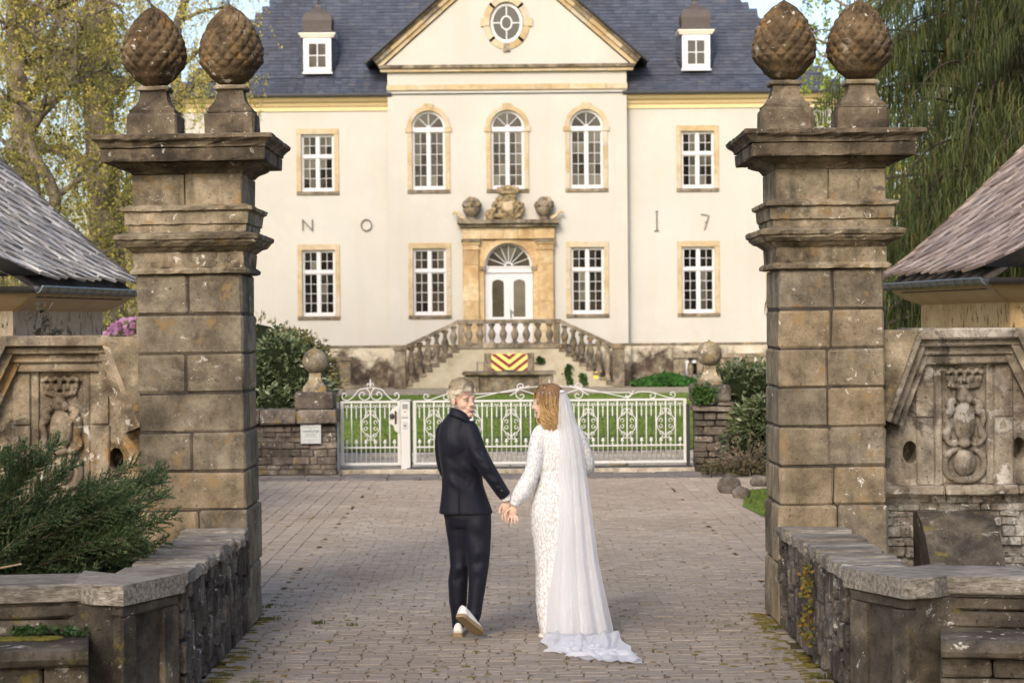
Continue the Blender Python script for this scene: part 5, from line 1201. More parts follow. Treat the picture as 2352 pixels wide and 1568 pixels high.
# curved stone buttress against the right wing wall
prof = [(YP + .03, 0), (YP + .03, .80), (YP - .10, .815), (YP - .28, .76), (YP - .44, .66), (YP - .58, .51), (YP - .66, .34), (YP - .70, .15), (YP - .71, 0)]
m = MB(); m.prism(prof, 2.98, 3.52, axis='x'); tag(m.build('buttress', M['bench'], None, auto=40), 'dark rounded stone buttress leaning against the right limewashed wall', 'buttress')

# ================================================================== PARAPETS WITH STONE BENCHES
def parapet(sg, label, seed):
    rg = random.Random(seed); t = thing('bench_parapet', (sg * 2.4, 13.5, 0), label, 'parapet', 'parapets with stone benches'); X = lambda x: sg * x
    ZT_ = .745; wall_in = [(1.93, 15.3), (1.985, 12.55)]
    # core of mortar
    m = MB(); m.prism([(X(1.97), 15.31), (X(2.02), 12.58), (X(2.24), 12.16), (X(2.46), 12.2), (X(2.55), 12.26), (X(5.0), 11.8), (X(5.0), 12.35), (X(2.62), 12.75), (X(2.40), 13.2), (X(2.36), 15.31)], -.02, ZT_ - .11, axis='z'); m.build('core', M['core'], t)
    # rubble towards the drive: upright ragged stones
    y = 15.29
    while y > 12.62:
        L = min(rg.uniform(.06, .17), y - 12.6); z = 0
        if y - 12.6 - L < .08: L = y - 12.6
        f = (15.3 - y + L / 2) / 2.75; xi = lerp(1.93, 1.985, f)
        while z < ZT_ - .075:
            h = min(rg.choice((.07, .12, .17, .22, .3)), ZT_ - .07 - z)
            if ZT_ - .07 - z - h < .05: h = ZT_ - .07 - z
            xx = xi + rg.uniform(-.014, .012); a, b_ = sorted((X(xx), X(xx + .16)))
            stone_piece(t, 'rubble', a, b_, y - L + rg.uniform(.0, .012), y - rg.uniform(.0, .01), z + .003, z + h - .003, rg); z += h
        y -= L
    # capping: slabs laid crosswise
    y = 15.29
    while y > 12.66:
        L = min(rg.uniform(.09, .26), y - 12.6); f = (15.3 - y) / 2.75; xi = lerp(1.93, 1.985, f)
        if y - 12.6 - L < .1: L = y - 12.6
        m = MB(); a, b_ = sorted((X(xi - .012 + rg.uniform(-.015, .015)), X(2.385 + rg.uniform(-.02, .02)))); m.cbox(a, b_, y - L + .004, y - .004, ZT_ - .085, ZT_ + rg.uniform(-.012, .012), .014, .011, rg); m.build('capping_slab', M['slab'], t); y -= L
    # corner pier with sunk panel, set at an angle
    A, B_ = Vector((X(2.005), 12.56)), Vector((X(2.25), 12.03)); d = (B_ - A).normalized(); n = Vector((d.y, -d.x)); n = n if n.y < 0 else -n
    L = (B_ - A).length; ang = math.atan2(d.y, d.x); Mx = Matrix.Translation((A.x, A.y, 0)) @ Matrix.Rotation(ang, 4, 'Z'); side = 1 if (Mx.to_3x3() @ Vector((0, 1, 0))).xy.dot(n) < 0 else -1
    def pb(x0, x1, y0, y1, z0, z1, nm, mt='bench', c=.012, j=.005): m = MB(); m.cbox(x0, x1, *sorted((side * y0, side * y1)), z0, z1, c, j, rg, M=Mx); return m.build(nm, M[mt], t)
    pb(.0, L, .06, .42, 0, .625, 'corner_stone'); pb(0, .17, 0, .3, 0, .56, 'panel_stile'); pb(L - .15, L, 0, .3, 0, .56, 'panel_stile'); pb(.0, L, .003, .3, .56, .628, 'panel_head'); pb(.17, L - .15, .003, .2, 0, .09, 'panel_foot')
    # cap slab of the corner
    m = MB(); m.prism([(X(1.975), 12.60), (X(2.235), 12.0), (X(2.42), 12.06), (X(2.56), 12.2), (X(2.62), 12.78), (X(2.39), 12.60)], .632, ZT_ + .004, axis='z'); m.build('corner_cap', M['slab'], t)
    # back of the bench
    p0, p1 = Vector((X(2.47), 12.18)), Vector((X(4.9), 11.7)); dd = (p1 - p0).normalized(); a2 = math.atan2(dd.y, dd.x); Mb = Matrix.Translation((p0.x, p0.y, 0)) @ Matrix.Rotation(a2, 4, 'Z'); sd = 1 if (Mb.to_3x3() @ Vector((0, 1, 0))).y > 0 else -1; LB = (p1 - p0).length
    def bb(x0, x1, y0, y1, z0, z1, nm, mt='bench', c=.015, j=.006): m = MB(); m.cbox(x0, x1, *sorted((sd * y0, sd * y1)), z0, z1, c, j, rg, M=Mb); return m.build(nm, M[mt], t)
    z = .44
    for h in (.10, .085, .0):
        zz1 = z + h if h else .632; x = 0
        while x < LB:
            w = rg.uniform(.25, .75); bb(x + .004, min(LB, x + w) - .004, rg.uniform(-.012, .012), .3, z + .003, zz1 - .003, 'back_stone'); x += w
        z = zz1
    x = .02
    while x < LB:
        w = rg.uniform(.55, 1.0); bb(x + .003, min(x + w, LB) - .003, -.02, .52, .634, ZT_ + rg.uniform(-.006, .006), 'capping_slab', 'slab'); x += w
    # seat slab with rounded lip and front below
    x = .02 if sg > 0 else -.02
    xs_ = 0.0
    while xs_ < LB - .2:
        w = min(rg.uniform(.9, 1.4), LB - xs_); m = MB(); P = [(.05, .33), (-.46, .335), (-.50, .35), (-.515, .385), (-.50, .42), (-.465, .44), (.05, .445)]
        rings = []
        for k in range(7):
            xx = xs_ + .004 + (w - .008) * k / 6
            rings.append([Mb @ Vector((xx, sd * (p[0] + rg.uniform(-.006, .006)), p[1] + rg.uniform(-.005, .005))) for p in P])
        m.loft(rings); m.build('seat_slab', M['bench'], t); xs_ += w
    z = 0
    for h in (.11, .11, .11):
        xx = 0
        while xx < LB:
            w = rg.uniform(.2, .6); bb(xx + .004, min(LB, xx + w) - .004, -.42 + rg.uniform(-.012, .012), -.1, z + .003, z + h - .003, 'front_stone'); xx += w
        z += h
    return t
parapet(-1, 'left stone parapet with bench and chamfered corner, in front of the juniper', 71)
parapet(1, 'right stone parapet with bench and chamfered corner, below the limewashed wall', 72)
# moss and little plants on the bench seats
m = MB(); rg = random.Random(12)
for k in range(260):
    x = -2.62 - rg.random() * .9; y = 12.13 - .2 * ((-x - 2.47) / 2.43) * 1.0 - rg.random() * .10 - .04; s_ = rg.uniform(.01, .028); m.ell((x, y, .447), (s_ * 1.6, s_, s_ * .5), 6, 4)
tag(m.build('moss_cushion', plain('seat_moss', (.12, .11, .025), .95, .1, .5, 12)), 'yellow-green moss along the back of the left stone bench', 'moss', kind='stuff')
m = MB()
for cx_, n in ((-2.78, 160), (-2.55, 70)):
    for k in range(n):
        p = Vector((cx_ + rg.gauss(0, .05), 12.08 + rg.gauss(0, .02), .45 + rg.random() * .05)); d = Vector((rg.gauss(0, 1), rg.gauss(0, .6), rg.gauss(.5, .6))).normalized() * .03; s = d.orthogonal() * .4; m.add([p, p + d * .5 + s, p + d, p + d * .5 - s], [(0, 1, 2, 3)])
tag(m.build('herb_tuft', M['ivy']), 'tiny green herb growing on the seat of the left stone bench', 'plant', kind='stuff')
m = MB()
for z in (.60, .52, .45, .36, .26, .16):
    for k in range(26):
        p = Vector((1.925 + rg.gauss(0, .01), 13.75 + rg.gauss(0, .12) * (1 if z < .4 else .7), z + rg.gauss(0, .02))); d = Vector((rg.gauss(-.5, .5), rg.gauss(0, 1), rg.gauss(-.2, .6))).normalized() * .035; s = d.orthogonal() * .35; m.add([p, p + d * .5 + s, p + d, p + d * .5 - s], [(0, 1, 2, 3)])
tag(m.build('wall_fern', leafmat('yellowing_fern', [(.30, .16, .02), (.22, .17, .03), (.10, .14, .03)], .7, .3)), 'yellowing wall fern trailing down the side of the right parapet', 'plant', kind='stuff')

# ================================================================== GATE LODGES
def lodge(sg, label, roofmat, wallmat, seed):
    rg = random.Random(seed); t = thing('gate_lodge', (sg * 5.9, 22.5, 0), label, 'lodge', 'gate lodges'); X = lambda x: sg * x
    A, B_ = Vector((4.72, 20.7)), Vector((4.29, 23.9)); ab = (B_ - A); LA = ab.length; u = ab / LA; nin = Vector((-u.y, u.x)); nin = nin if nin.x > 0 else -nin   # pointing away from the drive
    ZE = 2.66; pitch = R(43); up = Vector((nin.x * math.cos(pitch), nin.y * math.cos(pitch), math.sin(pitch)))
    def P(s_, r_, h=0.0):           # point on roof plane: s along the eaves, r up the slope
        bell = -.10 * math.exp(-r_ / .35) * 0
        q = Vector((A.x + u.x * s_, A.y + u.y * s_, ZE)) + up * r_; nn = Vector((-nin.x * math.sin(pitch), -nin.y * math.sin(pitch), math.cos(pitch)))
        q += nn * (h + .09 * math.exp(-r_ / .3) * (r_ < 1.2)); return Vector((X(q.x), q.y, q.z))
    RL_ = 4.2
    m = MB(); m.add([P(0, 0, -.13), P(LA, 0, -.13), P(LA, RL_, -.02), P(-1.2 * RL_, RL_, -.02)], [(0, 1, 2, 3)]); g = P(LA, RL_); g0 = P(-1.2 * RL_, RL_)
    # far slope behind the ridge
    q2 = [Vector((X(4.29 + nin.x * 2 * RL_ * math.cos(pitch)), B_.y + nin.y * 2 * RL_ * math.cos(pitch), ZE)), Vector((X(A.x + nin.x * 2 * RL_ * math.cos(pitch)), A.y + nin.y * 2 * RL_ * math.cos(pitch), ZE))]
    m.add([g0, g, q2[0], q2[1]], [(0, 1, 2, 3)]); roof_ = m.build('roof', M['core'], t)
    # shingles in rising courses
    W, E, n = .125, .22, 0; extra = MB(); slope_ = .60                 # courses climb towards the camera end of the roof
    cand = []
    for j in range(-18, 20):
        for i in range(0, 56):
            s_ = LA - (i + (j % 2) * .5) * W; r_ = j * E + (LA - s_) * slope_
            if -.04 - 1.2 * max(0, r_) < s_ < LA + .03 and -.05 < r_ < 3.4 and s_ > -1.9: cand.append((r_, s_))
    cand.sort()
    for r_, s_ in cand:
        h0 = .030 + rg.uniform(-.006, .010); wj = W * .5 * rg.uniform(.92, 1.04); Lh = E * rg.uniform(1.15, 1.3); dr = W * slope_ * .5
        c4 = [(s_ - wj, r_ + dr + rg.uniform(-.015, .012)), (s_ + wj, r_ - dr + rg.uniform(-.015, .012)), (s_ + wj, r_ - dr + Lh), (s_ - wj, r_ + dr + Lh)]
        cl_ = lambda p: min(LA + .02, p)
        tp = [P(cl_(p), max(-.07, min(RL_, q)), h0 if k < 2 else .010) for k, (p, q) in enumerate(c4)]; bt = [P(cl_(p), max(-.07, min(RL_, q)), .002) for p, q in c4[:2]]
        if n < 300: m = MB()
        else: m = extra
        m.add(tp + bt, [(0, 1, 2, 3), (4, 5, 1, 0), (4, 0, 3), (5, 2, 1)])
        if n < 300: m.build('shingle', roofmat, roof_)
        n += 1
    if extra.v: extra.build('shingle_covering', roofmat, roof_, kind='stuff')
    # verge board along the far edge
    m = MB()
    for k in range(14):
        r0, r1 = k * .27 - .05, (k + 1) * .27 - .03; m = MB(); m.loft([[P(LA - .02, r0, .05), P(LA + .10, r0, .03), P(LA + .10, r0, -.06), P(LA - .02, r0, -.03)], [P(LA - .02, r1, .035), P(LA + .10, r1, .015), P(LA + .10, r1, -.06), P(LA - .02, r1, -.03)]]); m.build('verge_slate', roofmat if sg > 0 else M['lead'], roof_)
    # slate-hung corner below the slanting near edge
    Q0, Q1, Q2 = P(0, 0, .03) + Vector((0, -.06, 0)), P(-1.5, 1.25, .02) + Vector((0, -.30, -.12)), Vector((X(A.x + nin.x * 1.9), A.y + nin.y * 1.9 - .75, ZE + .02))
    for k in range(7):
        for j in range(7 - k):
            f = lambda a_, b_: Q0 + (Q1 - Q0) * (a_ / 7) + (Q2 - Q0) * (b_ / 7)
            m = MB(); off = Vector((0, -.018, .006)); m.add([f(k - .05, j) + off, f(k - .05, j + .97) + off, f(k + 1.15, j + .97), f(k + 1.15, j), f(k - .05, j), f(k - .05, j + .97)], [(0, 1, 2, 3), (4, 5, 1, 0)]); m.build('skirt_slate', M['slate'], roof_)
    # walls
    ins = lambda d_, s_: Vector((X(A.x + u.x * s_ + nin.x * d_), A.y + u.y * s_ + nin.y * d_, 0))
    wz = 2.40; c4 = [ins(.32, .30), ins(.32, LA - .18), ins(4.6, LA - .18), ins(4.6, .30)]; m = MB(); n4 = 4
    m.add([Vector((c.x, c.y, 0)) for c in c4] + [Vector((c.x, c.y, wz)) for c in c4], [(0, 1, 5, 4), (1, 2, 6, 5), (2, 3, 7, 6), (3, 0, 4, 7)]); m.build('wall', wallmat, t)
    # curved soffit
    rings = []
    for d_, z in ((-.02, ZE - .05), (.06, ZE - .13), (.16, ZE - .20), (.26, ZE - .24), (.335, ZE - .27)):
        rings.append([Vector((ins(d_, .0 + .9 * max(0, d_)).x, ins(d_, .9 * max(0, d_)).y, z)), Vector((ins(d_, LA - .5 * max(0, d_)).x, ins(d_, LA - .5 * max(0, d_)).y, z))])
    m = MB(); m.loft(rings, closed=False, cap=False)
    rr = []
    for d_, z in ((-.02, ZE - .05), (.06, ZE - .13), (.16, ZE - .20), (.26, ZE - .24), (.305, ZE - .27)):
        rr.append([Vector((ins(.9 * max(0, d_), d_).x, ins(.9 * max(0, d_), d_).y, z)), Vector((ins(4.6, d_).x, ins(4.6, d_).y, z))])
    m.loft(rr, closed=False, cap=False); m.build('soffit', plain('soffit_board_%d' % sg, (.42, .32, .2), .8, .2, .2, 3), t, smooth=True)
    # gutters: bright zinc along the drive, dark along the front
    gp = lambda s_: Vector((ins(-.07, s_).x, ins(-.07, s_).y, ZE - .03))
    def half(mb, p, q, r):
        ax = (q - p).normalized(); sx = ax.cross(Vector((0, 0, 1))).normalized(); rings = []
        for e in (p, q): rings.append([e + sx * r * math.cos(math.pi + math.pi * k / 8) + Vector((0, 0, r * math.sin(math.pi + math.pi * k / 8))) for k in range(9)] + [e + sx * r * .86 * math.cos(2 * math.pi - math.pi * k / 8) + Vector((0, 0, r * .86 * math.sin(2 * math.pi - math.pi * k / 8))) for k in range(9)])
        mb.loft(rings)
    m = MB(); half(m, gp(-.1), gp(LA + .05), .066); m.tube([gp(-.1) + Vector((-sg * .066, 0, 0)), gp(LA + .05) + Vector((-sg * .066, 0, 0))], .012, 6); m.build('gutter', M['gutter'], t, auto=50)
    m = MB(); c0 = gp(-.1); half(m, c0 + Vector((0, .0, .005)), Vector((c0.x + X(4.5), c0.y + .65, c0.z + .005)), .07); m.build('front_gutter', M['lead'], t, auto=50)
    bk = MB(); rings = [[Vector((-.075 * math.cos(a), w, -.075 * math.sin(a))) for a in [k * math.pi / 8 for k in range(9)]] for w in (-.012, .012)]; bk.loft(rings, closed=False, cap=False); bk_me = bk.mesh('gutter_bracket', M['lead'])
    for k in range(12): q = gp(LA * (k + .4) / 12); place('gutter_bracket', bk_me, t, (q.x, q.y, q.z - .004), (0, 0, math.atan2(-X(u.x), u.y)))
    rf = MB(); rf.tube([gp(.05) + Vector((X(.02), .0, -.07)), gp(.05) + Vector((X(.02), .0, -.07))], .01, 4) if False else None
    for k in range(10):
        q = gp(LA * (k + .7) / 12 + .1); m = MB(); m.box(-.006, .006, -.12, .12, -.004, .004, M=Matrix.Translation(q + Vector((X(.13), 0, -.10))) @ Matrix.Rotation(.5 * sg, 4, 'Z') @ Matrix.Rotation(-.4, 4, 'Y')); m.build('rafter_shadow_bar', M['darkmetal'], t)  # thin dark bars stand in for rafter shadows on the soffit
    return t
def m_shingle(name, a, b, c):
    s = Sh(name); r = s.rnd(); col = s.ramp(r, [(0, a), (.45, b), (.8, c), (1, tuple(min(1, x * 1.25) for x in c))])
    col = s.mix(.55, col, s.ramp(s.noise(9, 5, .7, vec=s.map((1, 1, 1))), [(.3, .25), (.7, .75)]), 'OVERLAY'); s.bump(s.noise(30, 4, .7), .4, .01); return s.fin(col, .6, .35)
def m_rough(name, a, b, c):
    s = Sh(name); col = s.ramp(s.noise(3, 6, .65), [(.3, a), (.5, b), (.7, c)]); sp = s.step(s.noise(17, 3, .6, vec=s.map((1, 1, .4))), .58, .64); col = s.mix(s.math('MULTIPLY', sp, .8), col, (.06, .045, .03)); s.bump(s.noise(24, 4, .6, vec=s.map((1, 1, .45))), 1.0, .03); return s.fin(col, .9, .15)
lodge(-1, 'left gate lodge with shingle roof coloured pale as if skylit, zinc gutter and grey roughcast wall', m_shingle('skylit_shingle', (.19, .172, .158), (.32, .295, .27), (.50, .47, .435)), m_rough('grey_roughcast', (.34, .285, .21), (.46, .39, .295), (.54, .475, .37)), 81)  # shingle colour raised to carry the skylight on this roof
lodge(1, 'right gate lodge with brown shingle roof, zinc gutter and ochre roughcast wall', m_shingle('brown_shingle', (.145, .112, .096), (.23, .183, .158), (.33, .27, .235)), m_rough('ochre_roughcast', (.36, .25, .13), (.46, .33, .17), (.52, .41, .25)), 82)
# small climber and azalea behind the left wing wall
cl = thing('climber', (-3.9, 16.4, 1.2), 'small dark-leaved climber in front of the left lodge wall', 'plant'); st = MB(); lv = MB(); rg = random.Random(31)
for k in range(3): st.tube(spline([(-3.66, 16.3, 1.9), (-3.64 - .01 * k, 16.3, 2.2), (-3.68 + .06 * k, 16.3, 2.42)], 6), .006, 4)
st.tube(spline([(-3.65, 16.3, 2.12), (-3.55, 16.3, 2.2), (-3.46, 16.3, 2.21)], 5), .004, 4)
for q in [(-3.66, 2.36), (-3.69, 2.42), (-3.62, 2.40), (-3.65, 2.30), (-3.70, 2.33), (-3.61, 2.31), (-3.60, 2.20), (-3.55, 2.22), (-3.50, 2.21), (-3.47, 2.22), (-3.56, 2.17), (-3.64, 2.17), (-3.68, 2.20), (-3.60, 2.14), (-3.66, 2.26), (-3.63, 2.23)]:
    for k in range(2):
        p = Vector((q[0] + rg.gauss(0, .012), 16.28 + rg.gauss(0, .02), q[1] + rg.gauss(0, .012))); d = Vector((rg.gauss(0, 1), rg.gauss(-.4, .4), rg.gauss(-.5, .5))).normalized() * .085; s = d.orthogonal().normalized() * .02; lv.add([p, p + d * .5 + s, p + d, p + d * .5 - s], [(0, 1, 2, 3)])
st.build('stem', M['bark'], cl); lv.build('leaves', leafmat('dark_climber_leaf', [(.025, .03, .015), (.06, .05, .025), (.04, .05, .03)], .4, .15, .5), cl, kind='stuff')
az = thing('azalea', (-5.0, 30, 0), 'pink flowering azalea seen between the left lodge and pillar', 'shrub'); lv = MB(); fl = MB()
for k in range(900):
    a = rg.uniform(0, 6.28); w = rg.uniform(-1, 1); q = math.sqrt(1 - w * w); nn = Vector((q * math.cos(a), q * math.sin(a), w)); p = Vector((-5.25 + nn.x * .5, 29 + nn.y * .5, 1.55 + nn.z * .75)) ; d = (nn + Vector((rg.gauss(0, .5), rg.gauss(0, .5), rg.gauss(0, .5)))).normalized() * .09; s = d.orthogonal() * .4
    (fl if p.z > 1.55 and rg.random() < .8 else lv).add([p, p + d * .5 + s, p + d, p + d * .5 - s], [(0, 1, 2, 3)])
fl.build('blossoms', M['pink'], az, kind='stuff'); lv.build('leaves', M['rhodo2'], az, kind='stuff')
# ================================================================== TREES
def rvec(rg): return Vector((rg.gauss(0, 1), rg.gauss(0, 1), rg.gauss(0, 1))).normalized()
def leafy_tree(label, base, height, r0, lean, crown_r, zlow, nleaf, mat, seed, leaf=.12, droop=.8, group=None, limbs=13, name='spring_tree', airy=1.6):
    """tapered trunk, limbs, drooping twigs, leaves along the twigs"""
    rg = random.Random(seed); t = thing(name, base, label, 'tree', group); B = Vector(base)
    tr = MB(); path = [B + Vector((lean[0] * (k / 7) ** 1.2 + rg.gauss(0, .05) * k, lean[1] * (k / 7), height * k / 7 - .1)) for k in range(8)]
    tp = spline(path, 22); tr.tube(tp, [r0 * (1.25 if k == 0 else 1) * lerp(1, .25, k / 21) for k in range(22)], 10)
    trunk = tr.build('trunk', M['bark'], t, smooth=True)
    tips = []; br = MB(); tw = MB()
    for i in range(limbs):
        f = rg.uniform(.18, .98); p0 = tp[int(f * 21)]; a = rg.uniform(0, 6.28); L = crown_r * rg.uniform(.6, 1.1) * (1.1 - .5 * f); d = Vector((math.cos(a), math.sin(a), rg.uniform(.35, 1.0)))
        pts_ = [p0, p0 + d * L * .4 + rvec(rg) * .15, p0 + d * L * .75 + rvec(rg) * .25 + Vector((0, 0, -.1 * L)), p0 + d * L + rvec(rg) * .3 + Vector((0, 0, -.35 * L * droop))]
        sp = spline(pts_, 10); br.tube(sp, [r0 * .42 * lerp(1, .12, k / 9) * (1.1 - .6 * f) for k in range(10)], 6)
        for j in range(9):
            q0 = sp[rg.randrange(3, 10)]; dd = (rvec(rg) + Vector((0, 0, .2))).normalized(); l2 = L * rg.uniform(.22, .5)
            s2 = spline([q0, q0 + dd * l2 * .5 + Vector((0, 0, .05)), q0 + dd * l2 + Vector((0, 0, -l2 * .55 * droop))], 6); br.tube(s2, [.022 * lerp(1, .3, k / 5) for k in range(6)], 4); tips.append(s2)
    br.build('limbs', M['bark'], t, smooth=True, kind='stuff')
    lf = MB(); sprigs = []
    for s2 in tips:
        for k in range(3): sprigs.append(s2[rg.randrange(1, 6)] + rvec(rg) * .12)
    zc = height * .58
    for k in range(int(len(tips) * 3 * airy)):                      # thin outer twigs all through the crown
        d = rvec(rg); f = rg.random() ** .42; ctr = tp[int(21 * min(.95, max(.1, .58 + d.z * f * .42)))]
        sprigs.append(Vector((ctr.x + d.x * f * crown_r, ctr.y + d.y * f * crown_r, zc + d.z * f * height * .46)))
    per = max(3, nleaf // len(sprigs))
    for q in sprigs:
        dl = rg.uniform(.2, .7) * droop + .15; side = Vector((rg.gauss(0, .3), rg.gauss(0, .3), -1)).normalized() if droop > .45 else rvec(rg)
        if q.z - dl * .5 < zlow: continue
        tw.tube([q + rvec(rg) * .25 + Vector((0, 0, .25)), q, q + side * dl], .003, 3, cap=False)
        for _ in range(per):
            p = q + side * dl * rg.random() + rvec(rg) * .06; d = (rvec(rg) + Vector((0, 0, -.4))).normalized() * leaf * rg.uniform(.5, 1.25); s = d.cross(rvec(rg)).normalized() * d.length * .30
            lf.add([p, p + d * .5 + s, p + d, p + d * .5 - s], [(0, 1, 2, 3)])
    tw.build('twigs', M['bark'], t, kind='stuff'); lf.build('crown', M[mat], t, kind='stuff'); return t
G = 'trees left of the house'
leafy_tree('slanting spring tree with pale new leaves, foremost left of the manor roof', (-10.4, 46, 0), 15, .38, (-.4, 0, 0), 4.2, 1.5, 29000, 'spring', 1, .085, .9, G, 20)
leafy_tree('thick straight spring tree in yellow-green leaf behind the left lodge roof', (-8.9, 47, 0), 17, .48, (-.9, 0, 0), 3.6, 1.5, 27000, 'spring', 2, .085, 1.0, G, 20)
leafy_tree('spring tree whose leafy twigs hang in front of the left end of the manor roof', (-9.4, 58, 0), 15, .28, (.5, 0, 0), 2.7, 7.6, 15000, 'spring', 3, .085, .9, G, 18)
leafy_tree('dark-stemmed tree at the left edge of the picture', (-13.4, 55, 0), 16, .32, (-.8, 0, 0), 4.6, 1.5, 24000, 'spring', 4, .09, .9, G, 18)
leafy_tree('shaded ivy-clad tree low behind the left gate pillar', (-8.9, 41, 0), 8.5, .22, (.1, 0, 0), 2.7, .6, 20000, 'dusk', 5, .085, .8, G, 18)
leafy_tree('fresh green young tree showing between the two right pine cones', (9.3, 52, 0), 11, .2, (-.4, 0, 0), 2.6, 4.5, 9000, 'spring2', 6, .13, .5, None, 16)
# farther wood left and right of the house: one mass
wd = MB(); rg = random.Random(77); wt = MB()
for k in range(46):
    left = k < 30; x = rg.uniform(-42, -11.5) if left else rg.uniform(12.8, 40); y = rg.uniform(82, 125) if left else rg.uniform(70, 110); h = rg.uniform(6, 12) if left else rg.uniform(10, 20); R_ = rg.uniform(2.2, 4)
    wt.tube([(x, y, -.2), (x + rg.gauss(0, .3), y, h * .5), (x + rg.gauss(0, .6), y, h)], [.3, .2, .05], 6)
    for _ in range(1500 if left else 1700):
        d = rvec(rg); p = Vector((x, y, h * .52)) + Vector((d.x * R_, d.y * R_, d.z * h * .48)) * rg.random() ** .4
        if p.z < .2: continue
        e = rvec(rg) * rg.uniform(.15, .34); s = e.cross(rvec(rg)).normalized() * e.length * .45; wd.add([p, p + e * .5 + s, p + e, p + e * .5 - s], [(0, 1, 2, 3)])
tag(wd.build('woodland', leafmat('woodland_leaf', [(.40, .35, .12), (.52, .45, .17), (.62, .52, .23), (.34, .32, .11)], .7, .5)), 'hazy spring woodland far behind the house', 'wood', kind='stuff')  # leaf tones lightened; glow of the sky put into the colour
tag(wt.build('woodland_trunks', M['bark']), 'trunks of the far woodland behind the house', 'wood', kind='stuff')

# weeping conifer on the right
def weeping(label, base, height, seed, n_limb, reach, zr=(1.0, 10.5), az=(1.6, 5.6), dens=1.0):
    rg = random.Random(seed); t = thing('weeping_conifer', base, label, 'tree'); B = Vector(base); tr = MB()
    tr.tube([B + Vector((0, 0, -.1)), B + Vector((.1, 0, height * .5)), B + Vector((.0, .1, height))], [.34, .22, .03], 10); tr.build('trunk', M['bark_dark'], t, smooth=True)
    br = MB(); st = MB(); dd = MB()
    for i in range(n_limb):
        z = rg.uniform(*zr); a = rg.uniform(*az); L = reach * rg.uniform(.55, 1.05) * (1.15 - .62 * (z / height)); d = Vector((math.cos(a), math.sin(a), 0))
        p0 = B + Vector((0, 0, z)); sp = spline([p0, p0 + d * L * .35 + Vector((0, 0, .25)), p0 + d * L * .7 + Vector((0, 0, .12)) + rvec(rg) * .15, p0 + d * L + Vector((0, 0, -.55 - rg.random() * .5))], 26)
        br.tube(sp, [.035 * lerp(1, .15, k / 25) for k in range(26)], 5)
        for k in range(3, 26):
            for sgn in (-1, 1):
                for _ in range(int(7 * dens + rg.random())):
                    side = Vector((-d.y, d.x, 0)) * sgn; q = sp[k] + side * rg.random() * .42 * (1 - .3 * k / 25) + Vector((0, 0, -rg.random() * .12)) + d * rg.gauss(0, .05); LL = rg.uniform(.10, .42) * (1 - .35 * (k > 22)); w = rg.uniform(.004, .009)
                    dr = Vector((side.x * .22 + rg.gauss(0, .10), side.y * .22 + rg.gauss(0, .10), -1)).normalized(); wv = Vector((math.cos(rg.uniform(0, 3.14)), math.sin(rg.uniform(0, 3.14)), 0)) * w
                    m1 = q + dr * LL * .35 + side * .03; m2 = q + dr * LL * .7 + Vector((0, 0, -.03)); e = q + dr * LL + Vector((0, 0, -.08))
                    (dd if rg.random() < .012 else st).add([q - wv * .5, q + wv * .5, m1 + wv, m2 + wv * .9, e, m2 - wv * .9, m1 - wv], [(0, 1, 2, 6), (6, 2, 3, 5), (5, 3, 4)])
                    if rg.random() < .5:
                        s1 = Vector((rg.gauss(0, 1), rg.gauss(0, 1), -1.2)).normalized() * LL * .3; st.add([m1, m1 + s1 * .5 + wv * .7, m1 + s1, m1 + s1 * .5 - wv * .7], [(0, 1, 2, 3)])
    br.build('limbs', M['bark_dark'], t, smooth=True, kind='stuff'); st.build('hanging_sprays', M['conifer'], t, kind='stuff'); dd.build('withered_sprays', M['conifer_dead'], t, kind='stuff')
weeping('tall weeping conifer with hanging curtains of foliage right of the house', (7.9, 33.5, 0), 13, 91, 150, 3.7, (.9, 10.5), (1.9, 5.2))
weeping('second weeping conifer behind the right lodge at the picture edge', (9.9, 31.5, 0), 13, 92, 120, 3.8, (.9, 10.0), (1.9, 5.2))

weeping('third weeping conifer closing the gap behind the right lodge', (10.5, 41.0, 0), 14, 93, 110, 5.0, (.9, 12.0), (1.9, 5.2))

# ================================================================== JUNIPER
jn = thing('juniper', (-3.7, 13.6, 0), 'spreading green juniper behind the left parapet', 'shrub'); rg = random.Random(15)
bw = MB(); nd = MB(); nd2 = MB()
tips = []
def tipxy(u, v, Y):
    u -= 20 if u > 290 else 0; s = 4823 / Y; return Vector(((u - 1176) / s, Y, CAM_H - (v - 752) / s))
for u, v in [(0, 1045), (50, 1030), (128, 1022), (95, 1060), (30, 1085), (140, 1075), (0, 1120), (325, 1070), (378, 1088), (345, 1105), (370, 1140), (330, 1150), (385, 1100), (360, 1190), (372, 1215), (330, 1235), (345, 1270), (300, 1290), (270, 1318), (200, 1318), (120, 1335), (60, 1330), (240, 1130), (200, 1175), (270, 1180), (150, 1185), (90, 1150), (60, 1200), (20, 1190), (130, 1240), (220, 1250), (280, 1240), (60, 1270), (0, 1280), (160, 1290), (250, 1290), (-60, 1060), (-80, 1120), (-60, 1180), (-40, 1240), (110, 1120), (180, 1130), (300, 1120), (310, 1200)]:
    tips.append(tipxy(u, v, rg.uniform(12.85, 13.9)))
tips += [t_ + Vector((rg.gauss(0, .06), rg.uniform(-.1, .35), rg.gauss(-.05, .05))) for t_ in tips if rg.random() < .8]
